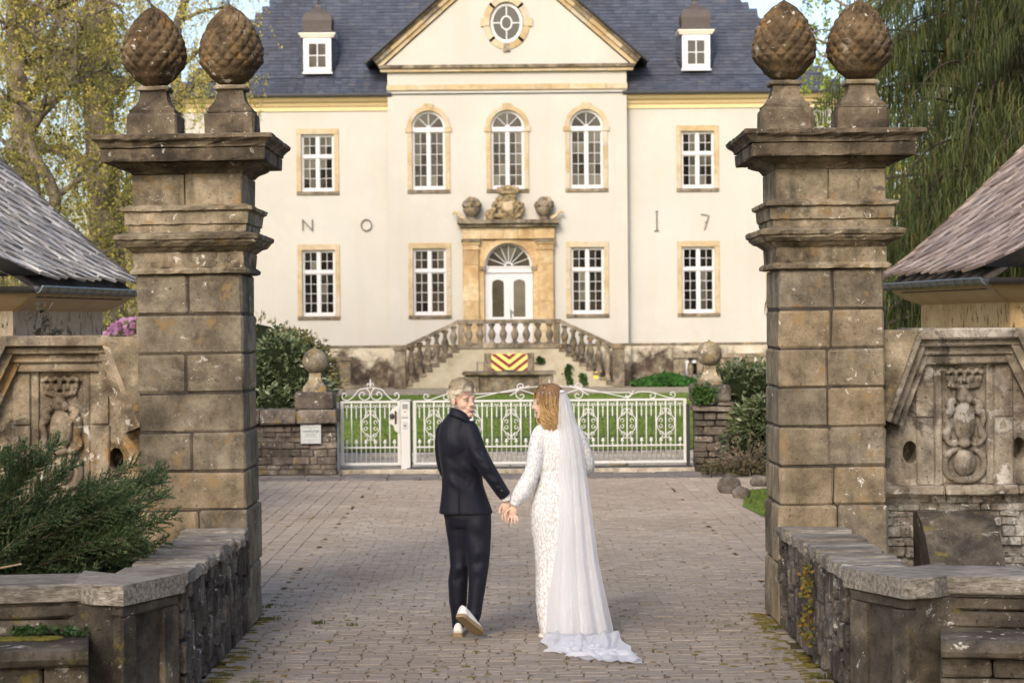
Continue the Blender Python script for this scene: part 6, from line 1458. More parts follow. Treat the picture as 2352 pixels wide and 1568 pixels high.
for ti, tip in enumerate(tips):
    base = Vector((-3.95 + rg.gauss(0, .12), 13.6 + rg.gauss(0, .15), .35 + rg.random() * .2)); L = (tip - base).length
    sp = spline([base, lerp(base, tip, .4) + Vector((0, 0, -.02 + rg.uniform(-.05, .04))), lerp(base, tip, .75) + Vector((0, 0, rg.uniform(-.03, .05))), tip], 30); bw.tube(sp, [.012 * lerp(1, .15, k / 29) for k in range(30)], 4)
    for k in range(7, 30):
        f = k / 29; tg = (sp[min(29, k + 1)] - sp[k - 1]).normalized()
        for _ in range(5):
            sd = tg.cross(rvec(rg)).normalized(); l2 = rg.uniform(.08, .20) * (1.15 - .75 * f) + .03; dr = (tg * .85 + sd * .62 + Vector((0, 0, .12))).normalized(); p0 = sp[k] + tg * rg.uniform(-.01, .01)
            n2 = int(l2 / .0036)
            for q in range(n2):
                c = p0 + dr * l2 * (q + rg.random()) / n2; dv = (dr * .9 + rvec(rg) * .62).normalized() * rg.uniform(.010, .022); s = dv.cross(rvec(rg)).normalized() * .0031
                (nd if rg.random() < .85 else nd2).add([c - s * .7, c + s * .7, c + dv * .6 + s, c + dv, c + dv * .6 - s], [(0, 1, 2, 3, 4)])
bw.build('boughs', M['bark'], jn, smooth=True); nd.build('needles', M['juniper'], jn, kind='stuff'); nd2.build('young_needles', leafmat('juniper_tip', [(.10, .13, .055), (.15, .165, .075), (.20, .19, .10)], .6, .3), jn, kind='stuff')
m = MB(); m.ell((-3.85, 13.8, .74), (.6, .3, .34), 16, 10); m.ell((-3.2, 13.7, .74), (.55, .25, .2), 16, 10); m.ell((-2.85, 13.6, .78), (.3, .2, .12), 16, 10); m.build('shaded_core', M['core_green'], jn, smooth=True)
tw_ = MB(); tw_.tube(spline([(-3.45, 12.82, .62), (-3.25, 12.75, .74), (-2.98, 12.7, .80)], 8), .006, 5); tw_.tube(spline([(-3.25, 12.75, .74), (-3.30, 12.74, .84)], 4), .004, 4); tw_.build('bare_twig', plain('dry_twig', (.3, .22, .14), .8), jn)


# trees on the far bank behind the photographer; they shade the bridge and the gate
av = leafy_tree('tall dense tree behind the photographer, left of the approach', (-3.8, -9.0, 0), 17, .36, (.2, 0, 0), 5.2, 3.5, 6500, 'rhodo2', 31, .42, .4, 'approach trees', 26, 'approach_tree')
for k, (x, y, sc, lab) in enumerate([(-11.5, -8.0, 1.0, 'outer tree behind the photographer on the left'), (4.2, -10.5, 1.05, 'tall tree behind the photographer, right of the approach'), (12.0, -8.5, 1.0, 'outer tree behind the photographer on the right')]):
    c = av.copy(); COL.objects.link(c); c.location = (x, y, 0); c.scale = (sc,) * 3; c.rotation_euler = (0, 0, 1.3 * (k + 1)); c['label'] = lab
    for ch in list(av.children): d = ch.copy(); COL.objects.link(d); d.parent = c
# ================================================================== THE COUPLE
def at(u, v, Y):
    """measured image position (2352 px wide frame) and distance -> metres"""
    du, dv = u - 1176, v - 784; c, s = math.cos(ROLL), math.sin(ROLL); x0, y0 = c * du - s * dv, s * du + c * dv
    d = Vector((x0 / FPX, math.cos(PITCH) - y0 / FPX * math.sin(PITCH), -math.sin(PITCH) - y0 / FPX * math.cos(PITCH))); t = Y / d.y
    return Vector((d.x * t, Y, CAM_H + d.z * t))
def ring_rows(rows, Y, n=28, pw=2.3):
    """rows: (v, xl, xr, half depth, depth offset) -> elliptical cross sections"""
    out = []
    for v, xl, xr, ry, yo in rows:
        a, b_ = at(xl, v, Y + yo), at(xr, v, Y + yo); cx, hz = (a.x + b_.x) / 2, (b_.x - a.x) / 2; ring = []
        for k in range(n):
            t = 2 * math.pi * k / n; c, s = math.cos(t), math.sin(t); e = 2 / pw
            ring.append((cx + hz * math.copysign(abs(c) ** e, c), Y + yo + ry * math.copysign(abs(s) ** e, s), (a.z + b_.z) / 2))
        out.append(ring)
    return out
def limb(mb, pts, n=12, m=18):
    """pts: (u, v, Y, radius)"""
    P = spline([at(u, v, Y) for u, v, Y, r in pts], m); r = [interp([(i, p[3]) for i, p in enumerate(pts)], k * (len(pts) - 1) / (m - 1)) for k in range(m)]
    mb.tube(P, r, n)
def finger(mb, p, d1, d2, d3, L, r): 
    a = Vector(p); b_ = a + Vector(d1).normalized() * L * .45; c = b_ + Vector(d2).normalized() * L * .32; d = c + Vector(d3).normalized() * L * .26
    mb.tube([a, lerp(a, b_, .5), b_, lerp(b_, c, .5), c, d, d + (d - c).normalized() * r * .5], [r * 1.05, r, r * 1.06, r * .95, r, r * .85, r * .4], 8)
def head_shapes(mb, H, Fr, s=1.0, female=False):
    """head built in its own frame: x = person's right, y = forward, z = up"""
    E = lambda c, r, M_=None: mb.ell(H + Fr @ (Vector(c) * s), tuple(q * s for q in r), 18, 12, M=Fr)
    E((0, -.014, .045), (.077, .098, .088)); E((0, .028, -.02), (.063, .064, .085)); E((0, .036, -.074), (.055, .054, .046)); E((0, .073, -.099), (.027, .023, .020)); E((.034, .03, -.085), (.02, .03, .02)); E((-.034, .03, -.085), (.02, .03, .02))
    for q in (-1, 1):
        E((q * .036, .056, -.030), (.023, .022, .028)); E((q * .080, -.008, -.006), (.011, .021, .033)); E((q * .030, .076, .021), (.025, .018, .012)); E((q * .011, .100, -.032), (.0095, .011, .009))
    E((0, .094, -.004), (.0115, .018, .030)); E((0, .111, -.026), (.0145, .0165, .0135)); E((0, .094, -.058), (.025, .011, .0075)); E((0, .092, -.071), (.022, .011, .008)); E((0, .085, -.05), (.03, .012, .02))
    mb.tube([H + Fr @ Vector((0, -.022, -.05)), H + Fr @ Vector((0, -.03, -.12)), H + Vector((0, .01, -.21)), H + Vector((0, .02, -.27))], [.055 * s, .053 * s, .06 * s, .075 * s] if not female else [.047, .044, .05, .065], 14)
def frame(f, roll=0.0):
    f = Vector(f).normalized(); r = f.cross(Vector((0, 0, 1))).normalized(); u = r.cross(f)
    Mx = Matrix((r, f, u)).transposed(); return Mx @ Matrix.Rotation(roll, 3, 'Y')
def skin_mat(name, base, lip):
    s = Sh(name); c = s.mix(s.noise(24, 3, .6), tuple(x * .93 for x in base), tuple(min(1, x * 1.06) for x in base)); s.bump(s.noise(160, 3, .6), .08, .002)
    return s.fin(c, .48, .4, **{'Subsurface Weight': .12, 'Subsurface Scale': .01, 'Subsurface Radius': (1, .35, .2)})
def cloth(name, col, sheen=.3, fold=.5, rough=.8):
    s = Sh(name); f = s.noise(7, 3, .5, vec=s.map((1.2, 1.2, .55)), dist=.8); c = s.mix(s.noise(3, 4, .6), tuple(x * .85 for x in col), tuple(x * 1.15 for x in col))
    s.bump(s.math('ADD', s.math('MULTIPLY', f, 1.0), s.math('MULTIPLY', s.noise(400, 2, .5), .02)), fold, .03); return s.fin(c, rough, .25, **{'Sheen Weight': sheen, 'Sheen Roughness': .5})
SKIN = skin_mat('skin_fair', (.64, .43, .335), None); SKIN2 = skin_mat('skin_light', (.66, .455, .35), None)
LIP = plain('lips', (.46, .22, .18), .45, .4); TEETH = plain('teeth', (.75, .71, .65), .35, .5); EYEW = plain('eye_white', (.62, .60, .58), .3, .5); IRIS = plain('iris', (.03, .028, .025), .15, .6)
SUIT = cloth('navy_suit_cloth', (.0065, .0075, .0155), .04, .42, .6); SHIRT = cloth('white_shirt', (.74, .74, .76), .1, .2)
def paint_region(me, centre, radii, Fr, idx):
    inv = Fr.transposed()
    for p in me.polygons:
        q = inv @ (Vector(p.center) - centre)
        if (q.x / radii[0]) ** 2 + (q.y / radii[1]) ** 2 + (q.z / radii[2]) ** 2 < 1: p.material_index = idx
def strands(mb, roots, n=3):
    for path, r in roots: mb.tube(path, r, n, cap=False)

# ------------------------------------------------------------------ groom
YGm = 14.96
H = at(1063, 919, YGm - .03); Fg = frame((.62, -.78, -.02), R(4))
gb = MB(); head_shapes(gb, H, Fg, 1.0)
gb.loft(ring_rows([(966, 1030, 1080, .07, 0), (1000, 1018, 1088, .10, 0), (1060, 1022, 1092, .10, 0), (1116, 1026, 1100, .09, 0), (1165, 1022, 1118, .11, 0)], YGm))
limb(gb, [(1078, 985, YGm - .06, .05), (1100, 1045, YGm - .10, .042), (1117, 1072, YGm - .12, .038), (1140, 1108, YGm - .11, .034), (1160, 1139, YGm - .09, .026), (1163, 1150, YGm - .09, .024)])
limb(gb, [(1022, 990, YGm + .05, .045), (1024, 1060, YGm + .10, .036), (1050, 1105, YGm + .16, .03), (1064, 1112, YGm + .18, .024)])
limb(gb, [(1040, 1150, YGm, .075), (1052, 1230, YGm + .01, .065), (1054, 1310, YGm + .02, .048), (1052, 1385, YGm + .05, .045), (1052, 1440, YGm + .06, .032)])
limb(gb, [(1098, 1150, YGm, .075), (1098, 1230, YGm - .03, .065), (1098, 1300, YGm - .05, .05), (1090, 1370, YGm - .07, .045), (1080, 1425, YGm - .08, .034)])
W = at(1163, 1150, YGm - .09); dn = Vector((.02, 0, -1))
gb.ell(W + Vector((-.004, .0, -.042)), (.036, .017, .046), 14, 10)
for i, (dx, L) in enumerate(((-.028, .066), (-.009, .074), (.011, .072), (.029, .060))):
    finger(gb, W + Vector((dx, -.004 + .004 * i, -.075)), (.05 - .15 * (i == 0), -.15, -1), (.1, -.1, -1), (.12, .25, -1), L, .0085)
finger(gb, W + Vector((-.033, -.008, -.03)), (-.5, -.4, -.9), (-.15, -.5, -1), (.2, -.3, -1), .062, .0095)
me = remesh(gb, .0045, 3, .5, 'person'); me.materials.append(SKIN); me.materials.append(LIP)
paint_region(me, H + Fg @ Vector((0, .098, -.0645)), (.026, .02, .0125), Fg, 1)
groom = place('person', me, None, (0, 0, 0)); tag(groom, 'fair-haired man in dark navy suit and white sneakers looking back over his shoulder', 'person')
# jacket
jk = MB()
jk.loft(ring_rows([(944, 1034, 1072, .075, 0), (953, 1027, 1079, .09, 0), (963, 1018, 1086, .108, 0), (977, 1011, 1092, .125, 0), (1000, 1005.5, 1097, .138, 0), (1040, 1007.5, 1101, .142, 0), (1085, 1014, 1106, .132, 0), (1116, 1015, 1111, .128, 0), (1148, 1012, 1122, .138, 0), (1178, 1008, 1133, .150, 0)], YGm))
limb(jk, [(1058, 972, YGm - .03, .035), (1066, 977, YGm - .045, .062), (1076, 988, YGm - .065, .074), (1086, 1013, YGm - .09, .071), (1101, 1046, YGm - .115, .064), (1118, 1074, YGm - .13, .059), (1136, 1102, YGm - .125, .053), (1151, 1125, YGm - .11, .049), (1161, 1139, YGm - .10, .046)], 16)
limb(jk, [(1036, 972, YGm + .02, .03), (1027, 979, YGm + .04, .05), (1021, 990, YGm + .05, .062), (1017, 1030, YGm + .08, .058), (1024, 1080, YGm + .12, .052), (1050, 1108, YGm + .16, .045)], 14)
jm = remesh(jk, .009, 3, .5, 'jacket')
# tailored creases: from the elbow, across the back, and below the waist
co = np.empty(len(jm.vertices) * 3, dtype=np.float32); jm.vertices.foreach_get('co', co); co = co.reshape(-1, 3); no = np.empty_like(co).ravel(); jm.vertices.foreach_get('normal', no); no = no.reshape(-1, 3)
def ridge(p, q, w, amp):
    p, q = np.array(p), np.array(q); d = q - p; L = np.dot(d, d); t = np.clip(((co - p) @ d) / L, 0, 1); dist = np.linalg.norm(co - p - t[:, None] * d, axis=1)
    return amp * np.exp(-(dist / w) ** 2) * 1.7 * np.sin(np.pi * np.clip(t * .9 + .05, 0, 1))
dsp = np.zeros(len(co)); q = lambda u, v, o: at(u, v, YGm + o)
rgp = random.Random(6)
for (a, b_, w, am) in [((1034, 1000), (1060, 1040), .03, .012), ((1060, 1060), (1100, 1095), .018, .008), ((1030, 1075), (1085, 1120), .02, -.008), ((1022, 1095), (1070, 1130), .016, .007), ((1075, 1085), (1110, 1120), .014, -.007), ((1018, 1040), (1050, 1070), .022, -.006)]:
    for o in (-.13,): dsp += ridge(q(*a, o), q(*b_, o), w * 1.6, am)
for (a, b_) in [((1098, 1050), (1122, 1062)), ((1104, 1066), (1128, 1078)), ((1112, 1082), (1134, 1094)), ((1090, 1030), (1112, 1044)), ((1126, 1100), (1148, 1108)), ((1136, 1118), (1158, 1124))]:
    dsp += ridge(q(*a, -.17), q(*b_, -.17), .014, .007 * rgp.choice((1, -1, 1)))
vx = q(1057, 1150, -.14)
dsp -= .014 * np.exp(-((co[:, 0] - vx.x) / .007) ** 2) * (co[:, 1] < YGm) * np.clip((at(1057, 1112, YGm).z - co[:, 2]) / .1, 0, 1)          # centre vent
co += no * dsp[:, None].astype(np.float32); jm.vertices.foreach_set('co', co.ravel()); jm.update(); jm.materials.append(SUIT)
jacket = place('jacket', jm, groom)
lp = MB(); P0 = [at(u, v, Y) for u, v, Y in ((1031, 950, YGm - .02), (1036, 946, YGm - .075), (1050, 950, YGm - .105), (1066, 957, YGm - .105), (1078, 968, YGm - .09), (1086, 980, YGm - .05))]
P1 = [p + Vector((0, -.012, .034)) for p in P0]; P1 = [lerp(p, at(1058, 938, YGm - .04), .12) for p in P1]; P2 = [p + Vector((-.002, -.02, -.02)) for p in P0]
sa, sb_, sc_ = spline(P0, 16), spline(P1, 16), spline(P2, 16); lp.loft([sc_, [p + Vector((0, -.01, .004)) for p in sa], sb_, [p + Vector((0, .008, 0)) for p in sb_]], closed=False, cap=False); lp.build('collar', SUIT, jacket, smooth=True)
for k in range(3):
    m = MB(); c = at(1146 + k * 3.2, 1117 + k * 4.6, YGm - .165); m.ell(c, (.008, .006, .008), 10, 6); m.build('sleeve_button', plain('horn_button', (.06, .06, .065), .3, .5) if k == 0 else bpy.data.materials['horn_button'], jacket, smooth=True)
m = MB(); limb(m, [(1160, 1138, YGm - .095, .036), (1163, 1149, YGm - .09, .034)], 16, 5); m.build('shirt_cuff', SHIRT, groom, smooth=True)
m = MB(); m.ell(at(1083, 964, YGm - .085), (.016, .010, .009), 10, 7); m.build('shirt_collar', SHIRT, groom, smooth=True)
m = MB(); bc = at(1085, 968, YGm - .09)
for s_ in (-1, 1): m.ell(bc + Vector((s_ * .012, .01 - .004 * s_, .004)), (.013, .009, .011), 10, 7)
m.ell(bc + Vector((0, .01, .004)), (.006, .010, .008), 8, 6); m.build('bow_tie', plain('dark_silk', (.03, .035, .05), .4, .4), groom, smooth=True)
# trousers: both legs and the seat grown together
tr = MB(); tr.loft(ring_rows([(1155, 1016, 1126, .12, 0), (1185, 1019, 1128, .13, 0), (1208, 1030, 1126, .115, 0)], YGm))
def leg(rows): tr.loft(ring_rows(rows, YGm, 20, 2.1))
leg([(1165, 1056, 1128, .115, -.01), (1200, 1060, 1129, .112, -.02), (1225, 1064, 1128.5, .105, -.03), (1270, 1070, 1126, .09, -.05), (1300, 1074, 1123, .085, -.06), (1340, 1076, 1117, .08, -.07), (1380, 1074, 1110, .075, -.08), (1410, 1070, 1106, .07, -.09), (1430, 1065, 1099, .065, -.09)])
leg([(1165, 1018, 1080, .11, .01), (1200, 1022, 1082, .105, .02), (1260, 1031, 1080, .085, .03), (1300, 1033.5, 1077, .08, .03), (1330, 1029, 1075, .08, .04), (1380, 1031, 1073, .075, .05), (1410, 1036, 1069, .07, .06), (1442, 1039, 1066, .065, .06)])
tm = remesh(tr, .009, 3, .5, 'trousers')
co = np.empty(len(tm.vertices) * 3, dtype=np.float32); tm.vertices.foreach_get('co', co); co = co.reshape(-1, 3); no = np.empty_like(co).ravel(); tm.vertices.foreach_get('normal', no); no = no.reshape(-1, 3); dsp = np.zeros(len(co))
for (a, b_, w, am) in [((1074, 1195), (1122, 1222), .03, .008), ((1070, 1215), (1118, 1250), .028, -.008), ((1080, 1275), (1122, 1262), .02, .009), ((1080, 1300), (1120, 1285), .02, -.009), ((1082, 1318), (1112, 1305), .018, .007), ((1034, 1315), (1070, 1300), .02, .008), ((1034, 1338), (1066, 1322), .02, -.007), ((1070, 1408), (1104, 1412), .014, .008), ((1072, 1420), (1100, 1425), .012, -.008), ((1040, 1420), (1066, 1428), .014, .008), ((1026, 1205), (1044, 1195), .015, .007)]:
    dsp += ridge(q(*a, -.16 if a[0] > 1060 else -.06), q(*b_, -.16 if a[0] > 1060 else -.06), w * 1.4, am)
co += no * dsp[:, None].astype(np.float32); tm.vertices.foreach_set('co', co.ravel()); tm.update(); tm.materials.append(SUIT); place('trousers', tm, groom)
# sneakers
def shoe(M_, name='sneaker'):
    L = .285; secs = []; up = []
    tab = [(0, .028), (.06, .036), (.25, .036), (.5, .042), (.72, .050), (.88, .044), (.97, .026), (1, .012)]
    sole = MB(); rings = []
    for k in range(15):
        t = k / 14; w = interp(tab, t); y = t * L; rings.append([M_ @ Vector((w * math.cos(a) * 1.06, y, z)) for a, z in ((math.pi, .0), (0, .0), (0, .028), (math.pi, .028))])
    sole.loft(rings); upm = MB(); rings = []
    for k in range(15):
        t = k / 14; w = interp(tab, t); h = interp([(0, .095), (.1, .10), (.3, .095), (.45, .085), (.7, .06), (.9, .045), (1, .03)], t)
        rings.append([M_ @ Vector((w * math.cos(a), t * L * .985 + .002, .024 + max(0, math.sin(a)) * (h - .024))) for a in [math.pi * j / 10 for j in range(11)]])
    upm.loft(rings, closed=True); o = upm.build(name, plain('white_sneaker', (.74, .73, .70), .6, .3, .05) if 'white_sneaker' not in bpy.data.materials else bpy.data.materials['white_sneaker'], groom, smooth=True)
    mid = MB(); mid.v = list(sole.v); mid.f = list(sole.f); mid.m = list(sole.m); mid.build('rubber_sole', plain('tan_rubber_sole', (.30, .22, .13), .7, .25, .15, 20) if 'tan_rubber_sole' not in bpy.data.materials else bpy.data.materials['tan_rubber_sole'], o)
gl_ = at(1052, 1459, 14.98); shoe(Matrix.Translation((gl_.x, 14.93, .002)) @ Matrix.Rotation(R(-4), 4, 'Z'))
tp_ = at(1099, 1463, 14.86); shoe(Matrix.Translation((tp_.x + .015, 14.86, .02)) @ Matrix.Rotation(R(-38), 4, 'Z') @ Matrix.Rotation(R(-34), 4, 'X') @ Matrix.Rotation(R(-10), 4, 'Y') @ Matrix.Translation((0, -.285, 0)))
# face
for s_ in (-1, 1):
    e = H + Fg @ Vector((s_ * .031, .081, .004)); m = MB(); m.ell(e, (.014, .011, .0062), 14, 8, M=Fg); eye = m.build('eye', EYEW, groom, smooth=True)
    m = MB(); m.ell(e + Fg @ Vector((-.002, .0085, .0)), (.0062, .004, .0058), 10, 7, M=Fg); m.build('iris', IRIS, eye, smooth=True)
    m = MB(); m.tube([e + Fg @ Vector((x, .009 - 12 * x * x, .0075 - 20 * x * x)) for x in (-.016, -.01, -.004, .002, .009, .015)], .0022, 5); m.build('upper_lid', SKIN, eye, smooth=True)
    m = MB(); m.tube([e + Fg @ Vector((x * s_, .016 - 10 * x * x, .021 - 8 * x * x)) for x in (-.016, -.008, 0, .01, .021)], [.002, .0036, .004, .0034, .0016], 6); m.build('eyebrow', plain('blond_brow', (.30, .21, .12), .8) if 'blond_brow' not in bpy.data.materials else bpy.data.materials['blond_brow'], groom, smooth=True)
m = MB(); m.tube([H + Fg @ Vector((x, .1055 - 14 * x * x, -.0655 + 10 * x * x)) for x in (-.021, -.014, -.007, 0, .007, .014, .021)], [.001, .002, .0028, .003, .0028, .002, .001], 7, flat=.7); m.build('teeth', TEETH, groom, smooth=True)
# hair: cap plus swept strands
def hair_mat(name, cols):
    s = Sh(name); c = s.ramp(s.rnd(), [(i / (len(cols) - 1), c) for i, c in enumerate(cols)]); return s.fin(c, .38, .45)
HG = hair_mat('ash_blond_hair', [(.55, .46, .34), (.72, .63, .49), (.84, .76, .62), (.92, .87, .76)])
hc = MB(); rg = random.Random(9)
hs = MB()
def scalp(th, ph, k=1.0): return Vector((.0775 * k * math.sin(ph) * math.cos(th), -.014 + .0985 * k * math.sin(ph) * math.sin(th), .045 + .0885 * k * math.cos(ph)))
def hair_limit(th):           # how far down the hair grows; th = pi/2 is the forehead
    f = math.sin(th); return 1.0 if f > .75 else (1.35 if f > .35 else (1.72 if f > -.05 else 2.2))
for j in range(10):
    for i in range(30):
        th0, th1 = 2 * math.pi * i / 30, 2 * math.pi * (i + 1) / 30; L0, L1 = hair_limit(th0), hair_limit(th1)
        hc.add([H + Fg @ scalp(th, L * f, 1.055) for th, L, f in ((th0, L0, j / 10), (th1, L1, j / 10), (th1, L1, (j + 1) / 10), (th0, L0, (j + 1) / 10))], [(0, 1, 2, 3)])
hair = hc.build('hair', plain('hair_roots', (.58, .49, .36), .6), groom, smooth=True)
for k in range(5200):
    th = rg.uniform(0, 2 * math.pi); ph = math.acos(1 - (1 - math.cos(hair_limit(th))) * rg.random()); p = scalp(th, ph, 1.04); nrm = Vector((p.x / .006, (p.y + .014) / .0097, (p.z - .045) / .0078)).normalized()
    top = max(0, math.cos(ph)); tw_f = max(0, min(1, (top - .25) / .35)); fr = max(0, math.sin(th) * math.sin(ph)); L = (lerp(.028, .052, tw_f) + .018 * fr * tw_f) * rg.uniform(.75, 1.15)
    cl_n = mnoise.noise(p * 38) * .5
    up_ = Vector((.35 + cl_n, .80, .55)); dn_ = Vector((.0 + cl_n * .3, -.55, -.65)); sweep = up_ * tw_f + dn_ * (1 - tw_f)
    tan = (sweep - nrm * sweep.dot(nrm)); tan = tan.normalized() if tan.length > 1e-3 else Vector((0, 1, 0)); lift = lerp(.10, .42, tw_f)
    d0 = (nrm * (lift + .25 * tw_f) + tan + rvec(rg) * .10).normalized(); d1 = (nrm * lift * .5 + tan + rvec(rg) * .14).normalized()
    b_ = p + d0 * L * .5; c = b_ + d1 * L * .55
    hs.tube([H + Fg @ p, H + Fg @ b_, H + Fg @ c], [.0016, .0017, .0006], 3, cap=False)
hs.build('hair_strands', HG, hair, kind='stuff')

# ------------------------------------------------------------------ bride
YB = 14.96; H2 = at(1257, 924, YB); Fb = frame((-.97, -.22, -.10), R(-3))
bb = MB(); head_shapes(bb, H2, Fb, .93, True)
bb.loft(ring_rows([(985, 1236, 1318, .07, 0), (1010, 1250, 1320, .09, 0), (1084, 1248, 1312, .08, 0), (1180, 1226, 1334, .11, 0)], YB))
for rows in ([(1230, 1050, YB, 0)],): pass
limb(bb, [(1255, 1150, YB, .07), (1255, 1240, YB, .06), (1252, 1320, YB, .045), (1250, 1400, YB + .02, .04), (1248, 1452, YB + .03, .03)]); limb(bb, [(1305, 1150, YB, .07), (1300, 1240, YB, .06), (1298, 1320, YB, .045), (1298, 1400, YB - .02, .04), (1296, 1450, YB - .03, .03)])
limb(bb, [(1240, 994, YB - .02, .042), (1231, 1035, YB - .05, .036), (1221, 1085, YB - .07, .032), (1200, 1125, YB - .09, .028), (1183, 1155, YB - .10, .021), (1180, 1163, YB - .10, .020)])
limb(bb, [(1322, 994, YB - .01, .042), (1338, 1035, YB + .02, .036), (1344, 1075, YB + .06, .032), (1325, 1085, YB + .2, .026), (1310, 1082, YB + .25, .022)])
W2 = at(1179, 1163, YB - .115)
bb.ell(W2 + Vector((-.004, 0, -.034)), (.032, .015, .040), 14, 10)
for i, (dx, L, fx) in enumerate(((-.026, .060, -.35), (-.009, .068, -.12), (.009, .066, .05), (.025, .054, .22))): finger(bb, W2 + Vector((dx, -.002 - .003 * i, -.062)), (fx, -.2, -1), (fx * .7, .0, -1), (fx * .3, .3, -1), L, .0072)
finger(bb, W2 + Vector((-.026, -.008, -.014)), (-.9, -.35, -.7), (-.5, -.3, -1), (0, -.2, -1), .054, .0085)
me = remesh(bb, .0045, 3, .5, 'person'); me.materials.append(SKIN2); me.materials.append(LIP); paint_region(me, H2 + Fb @ Vector((0, .092, -.060)), (.024, .02, .012), Fb, 1)
bride = place('person', me, None, (0, 0, 0)); tag(bride, 'woman in white floral lace dress and long veil, seen from behind in profile', 'person')
def lace():
    s = Sh('floral_lace'); base = (.53, .51, .50); white = (.74, .745, .775)
    masks = []
    for rot, sc, off in ((.7, (70, 4, 26), 0), (-.7, (70, 4, 26), 3), (.1, (62, 4, 30), 7), (1.4, (72, 4, 28), 11)):
        n = s.nt.nodes.new('ShaderNodeMapping'); n.inputs['Rotation'].default_value = (0, rot, 0); n.inputs['Scale'].default_value = sc; n.inputs['Location'].default_value = (off, off, off); s.put(n.inputs['Vector'], s.pos)
        masks.append(s.step(s.voro(1.0, n.outputs[0], rand=.8), .38, .28))
    mk = s.math('MAXIMUM', s.math('MAXIMUM', masks[0], masks[1]), s.math('MAXIMUM', masks[2], masks[3])); net = s.step(s.noise(320, 2, .5), .45, .6)
    c = s.mix(mk, s.mix(s.math('MULTIPLY', net, .25), base, white), white); s.bump(mk, .2, .004); return s.fin(c, .75, .25, **{'Sheen Weight': .2})
LACE = lace()
ds = MB()
ds.loft(ring_rows([(972, 1250, 1296, .055, 0), (980, 1243, 1306, .065, 0), (988, 1233, 1322, .085, 0), (1003, 1234, 1330, .10, 0), (1025, 1244, 1327, .108, 0), (1055, 1243, 1322, .105, 0), (1084, 1240, 1317, .095, 0), (1118, 1231, 1329, .11, 0), (1150, 1221, 1338, .125, 0), (1180, 1216.5, 1342, .132, 0), (1215, 1220, 1340, .13, 0), (1260, 1227, 1334, .12, 0), (1310, 1230, 1331, .118, 0), (1380, 1230, 1333, .12, 0), (1425, 1235, 1340, .125, -.01), (1456, 1244, 1348, .135, -.03)], YB))
limb(ds, [(1258, 982, YB - .01, .025), (1248, 986, YB - .015, .045), (1240, 995, YB - .025, .056), (1231, 1030, YB - .05, .058), (1224, 1078, YB - .07, .055), (1213, 1104, YB - .08, .060), (1200, 1128, YB - .09, .064), (1190, 1143, YB - .10, .054), (1183, 1154, YB - .105, .037)], 16)
limb(ds, [(1304, 982, YB - .01, .025), (1314, 986, YB - .01, .045), (1322, 995, YB - .01, .056), (1337, 1025, YB + .02, .056), (1347, 1055, YB + .04, .052), (1348, 1074, YB + .08, .056), (1328, 1084, YB + .2, .05)], 16)
dm = remesh(ds, .0085, 3, .5, 'dress')
co = np.empty(len(dm.vertices) * 3, dtype=np.float32); dm.vertices.foreach_get('co', co); co = co.reshape(-1, 3); no = np.empty_like(co).ravel(); dm.vertices.foreach_get('normal', no); no = no.reshape(-1, 3); dsp = np.zeros(len(co)); q = lambda u, v, o: at(u, v, YB + o)
for (a, b_, w, am) in [((1246, 1090), (1290, 1120), .02, -.008), ((1244, 1100), (1280, 1135), .018, .008), ((1196, 1130), (1218, 1112), .014, .009), ((1188, 1146), (1210, 1138), .010, -.008), ((1200, 1118), (1226, 1124), .012, -.008), ((1240, 1010), (1250, 1060), .015, -.01), ((1236, 1270), (1238, 1440), .02, .01), ((1250, 1300), (1254, 1445), .018, -.01)]:
    dsp += ridge(q(*a, -.12), q(*b_, -.12), w * 1.5, am)
co += no * dsp[:, None].astype(np.float32); dm.vertices.foreach_set('co', co.ravel()); dm.update(); dm.materials.append(LACE); dress = place('dress', dm, bride)
m = MB(); limb(m, [(1184, 1152, YB - .105, .036), (1181, 1160, YB - .105, .034)], 16, 4); m.build('cuff', LACE, dress, smooth=True)
m = MB(); m.ell(at(1247, 1459, YB - .02), (.035, .06, .022), 12, 8); m.build('shoe', plain('ivory_satin', (.75, .73, .68), .5), bride, smooth=True)
for s_ in (-1, 1):
    e = H2 + Fb @ Vector((s_ * .029, .076, .003)); m = MB(); m.ell(e, (.012, .010, .004), 12, 7, M=Fb); m.build('eye', IRIS, bride, smooth=True)
    m = MB(); m.tube([e + Fb @ Vector((x * s_, .014 - 8 * x * x, .02 - 8 * x * x)) for x in (-.014, -.005, .004, .018)], [.0015, .0028, .0028, .001], 5); m.build('eyebrow', bpy.data.materials['blond_brow'], bride, smooth=True)
# hair in loose waves
def honey():
    s = Sh('honey_hair'); r = s.rnd(); a = s.ramp(r, [(0, (.10, .05, .02)), (.5, (.19, .10, .04)), (1, (.34, .20, .085))]); b = s.ramp(r, [(0, (.24, .13, .05)), (.4, (.46, .28, .10)), (1, (.72, .52, .26))])
    c = s.mix(s.step(s.math('ADD', s.sep('Z'), s.math('MULTIPLY', s.noise(14, 2, .5), .12)), 1.80, 1.66), a, b); return s.fin(c, .36, .5)
HB = honey()
hcap = MB(); rg = random.Random(19); S = .93
for j in range(10):
    for i in range(30):
        th0, th1 = 2 * math.pi * i / 30, 2 * math.pi * (i + 1) / 30; lim = lambda th: 1.15 if math.sin(th) > .7 else (1.6 if math.sin(th) > .2 else 2.2)
        hcap.add([H2 + Fb @ (scalp(th, lim(th) * f, 1.09) * S) for th, f in ((th0, j / 10), (th1, j / 10), (th1, (j + 1) / 10), (th0, (j + 1) / 10))], [(0, 1, 2, 3)])
hb = hcap.build('hair', plain('honey_hair_roots', (.16, .09, .04), .5), bride, smooth=True); st = MB()
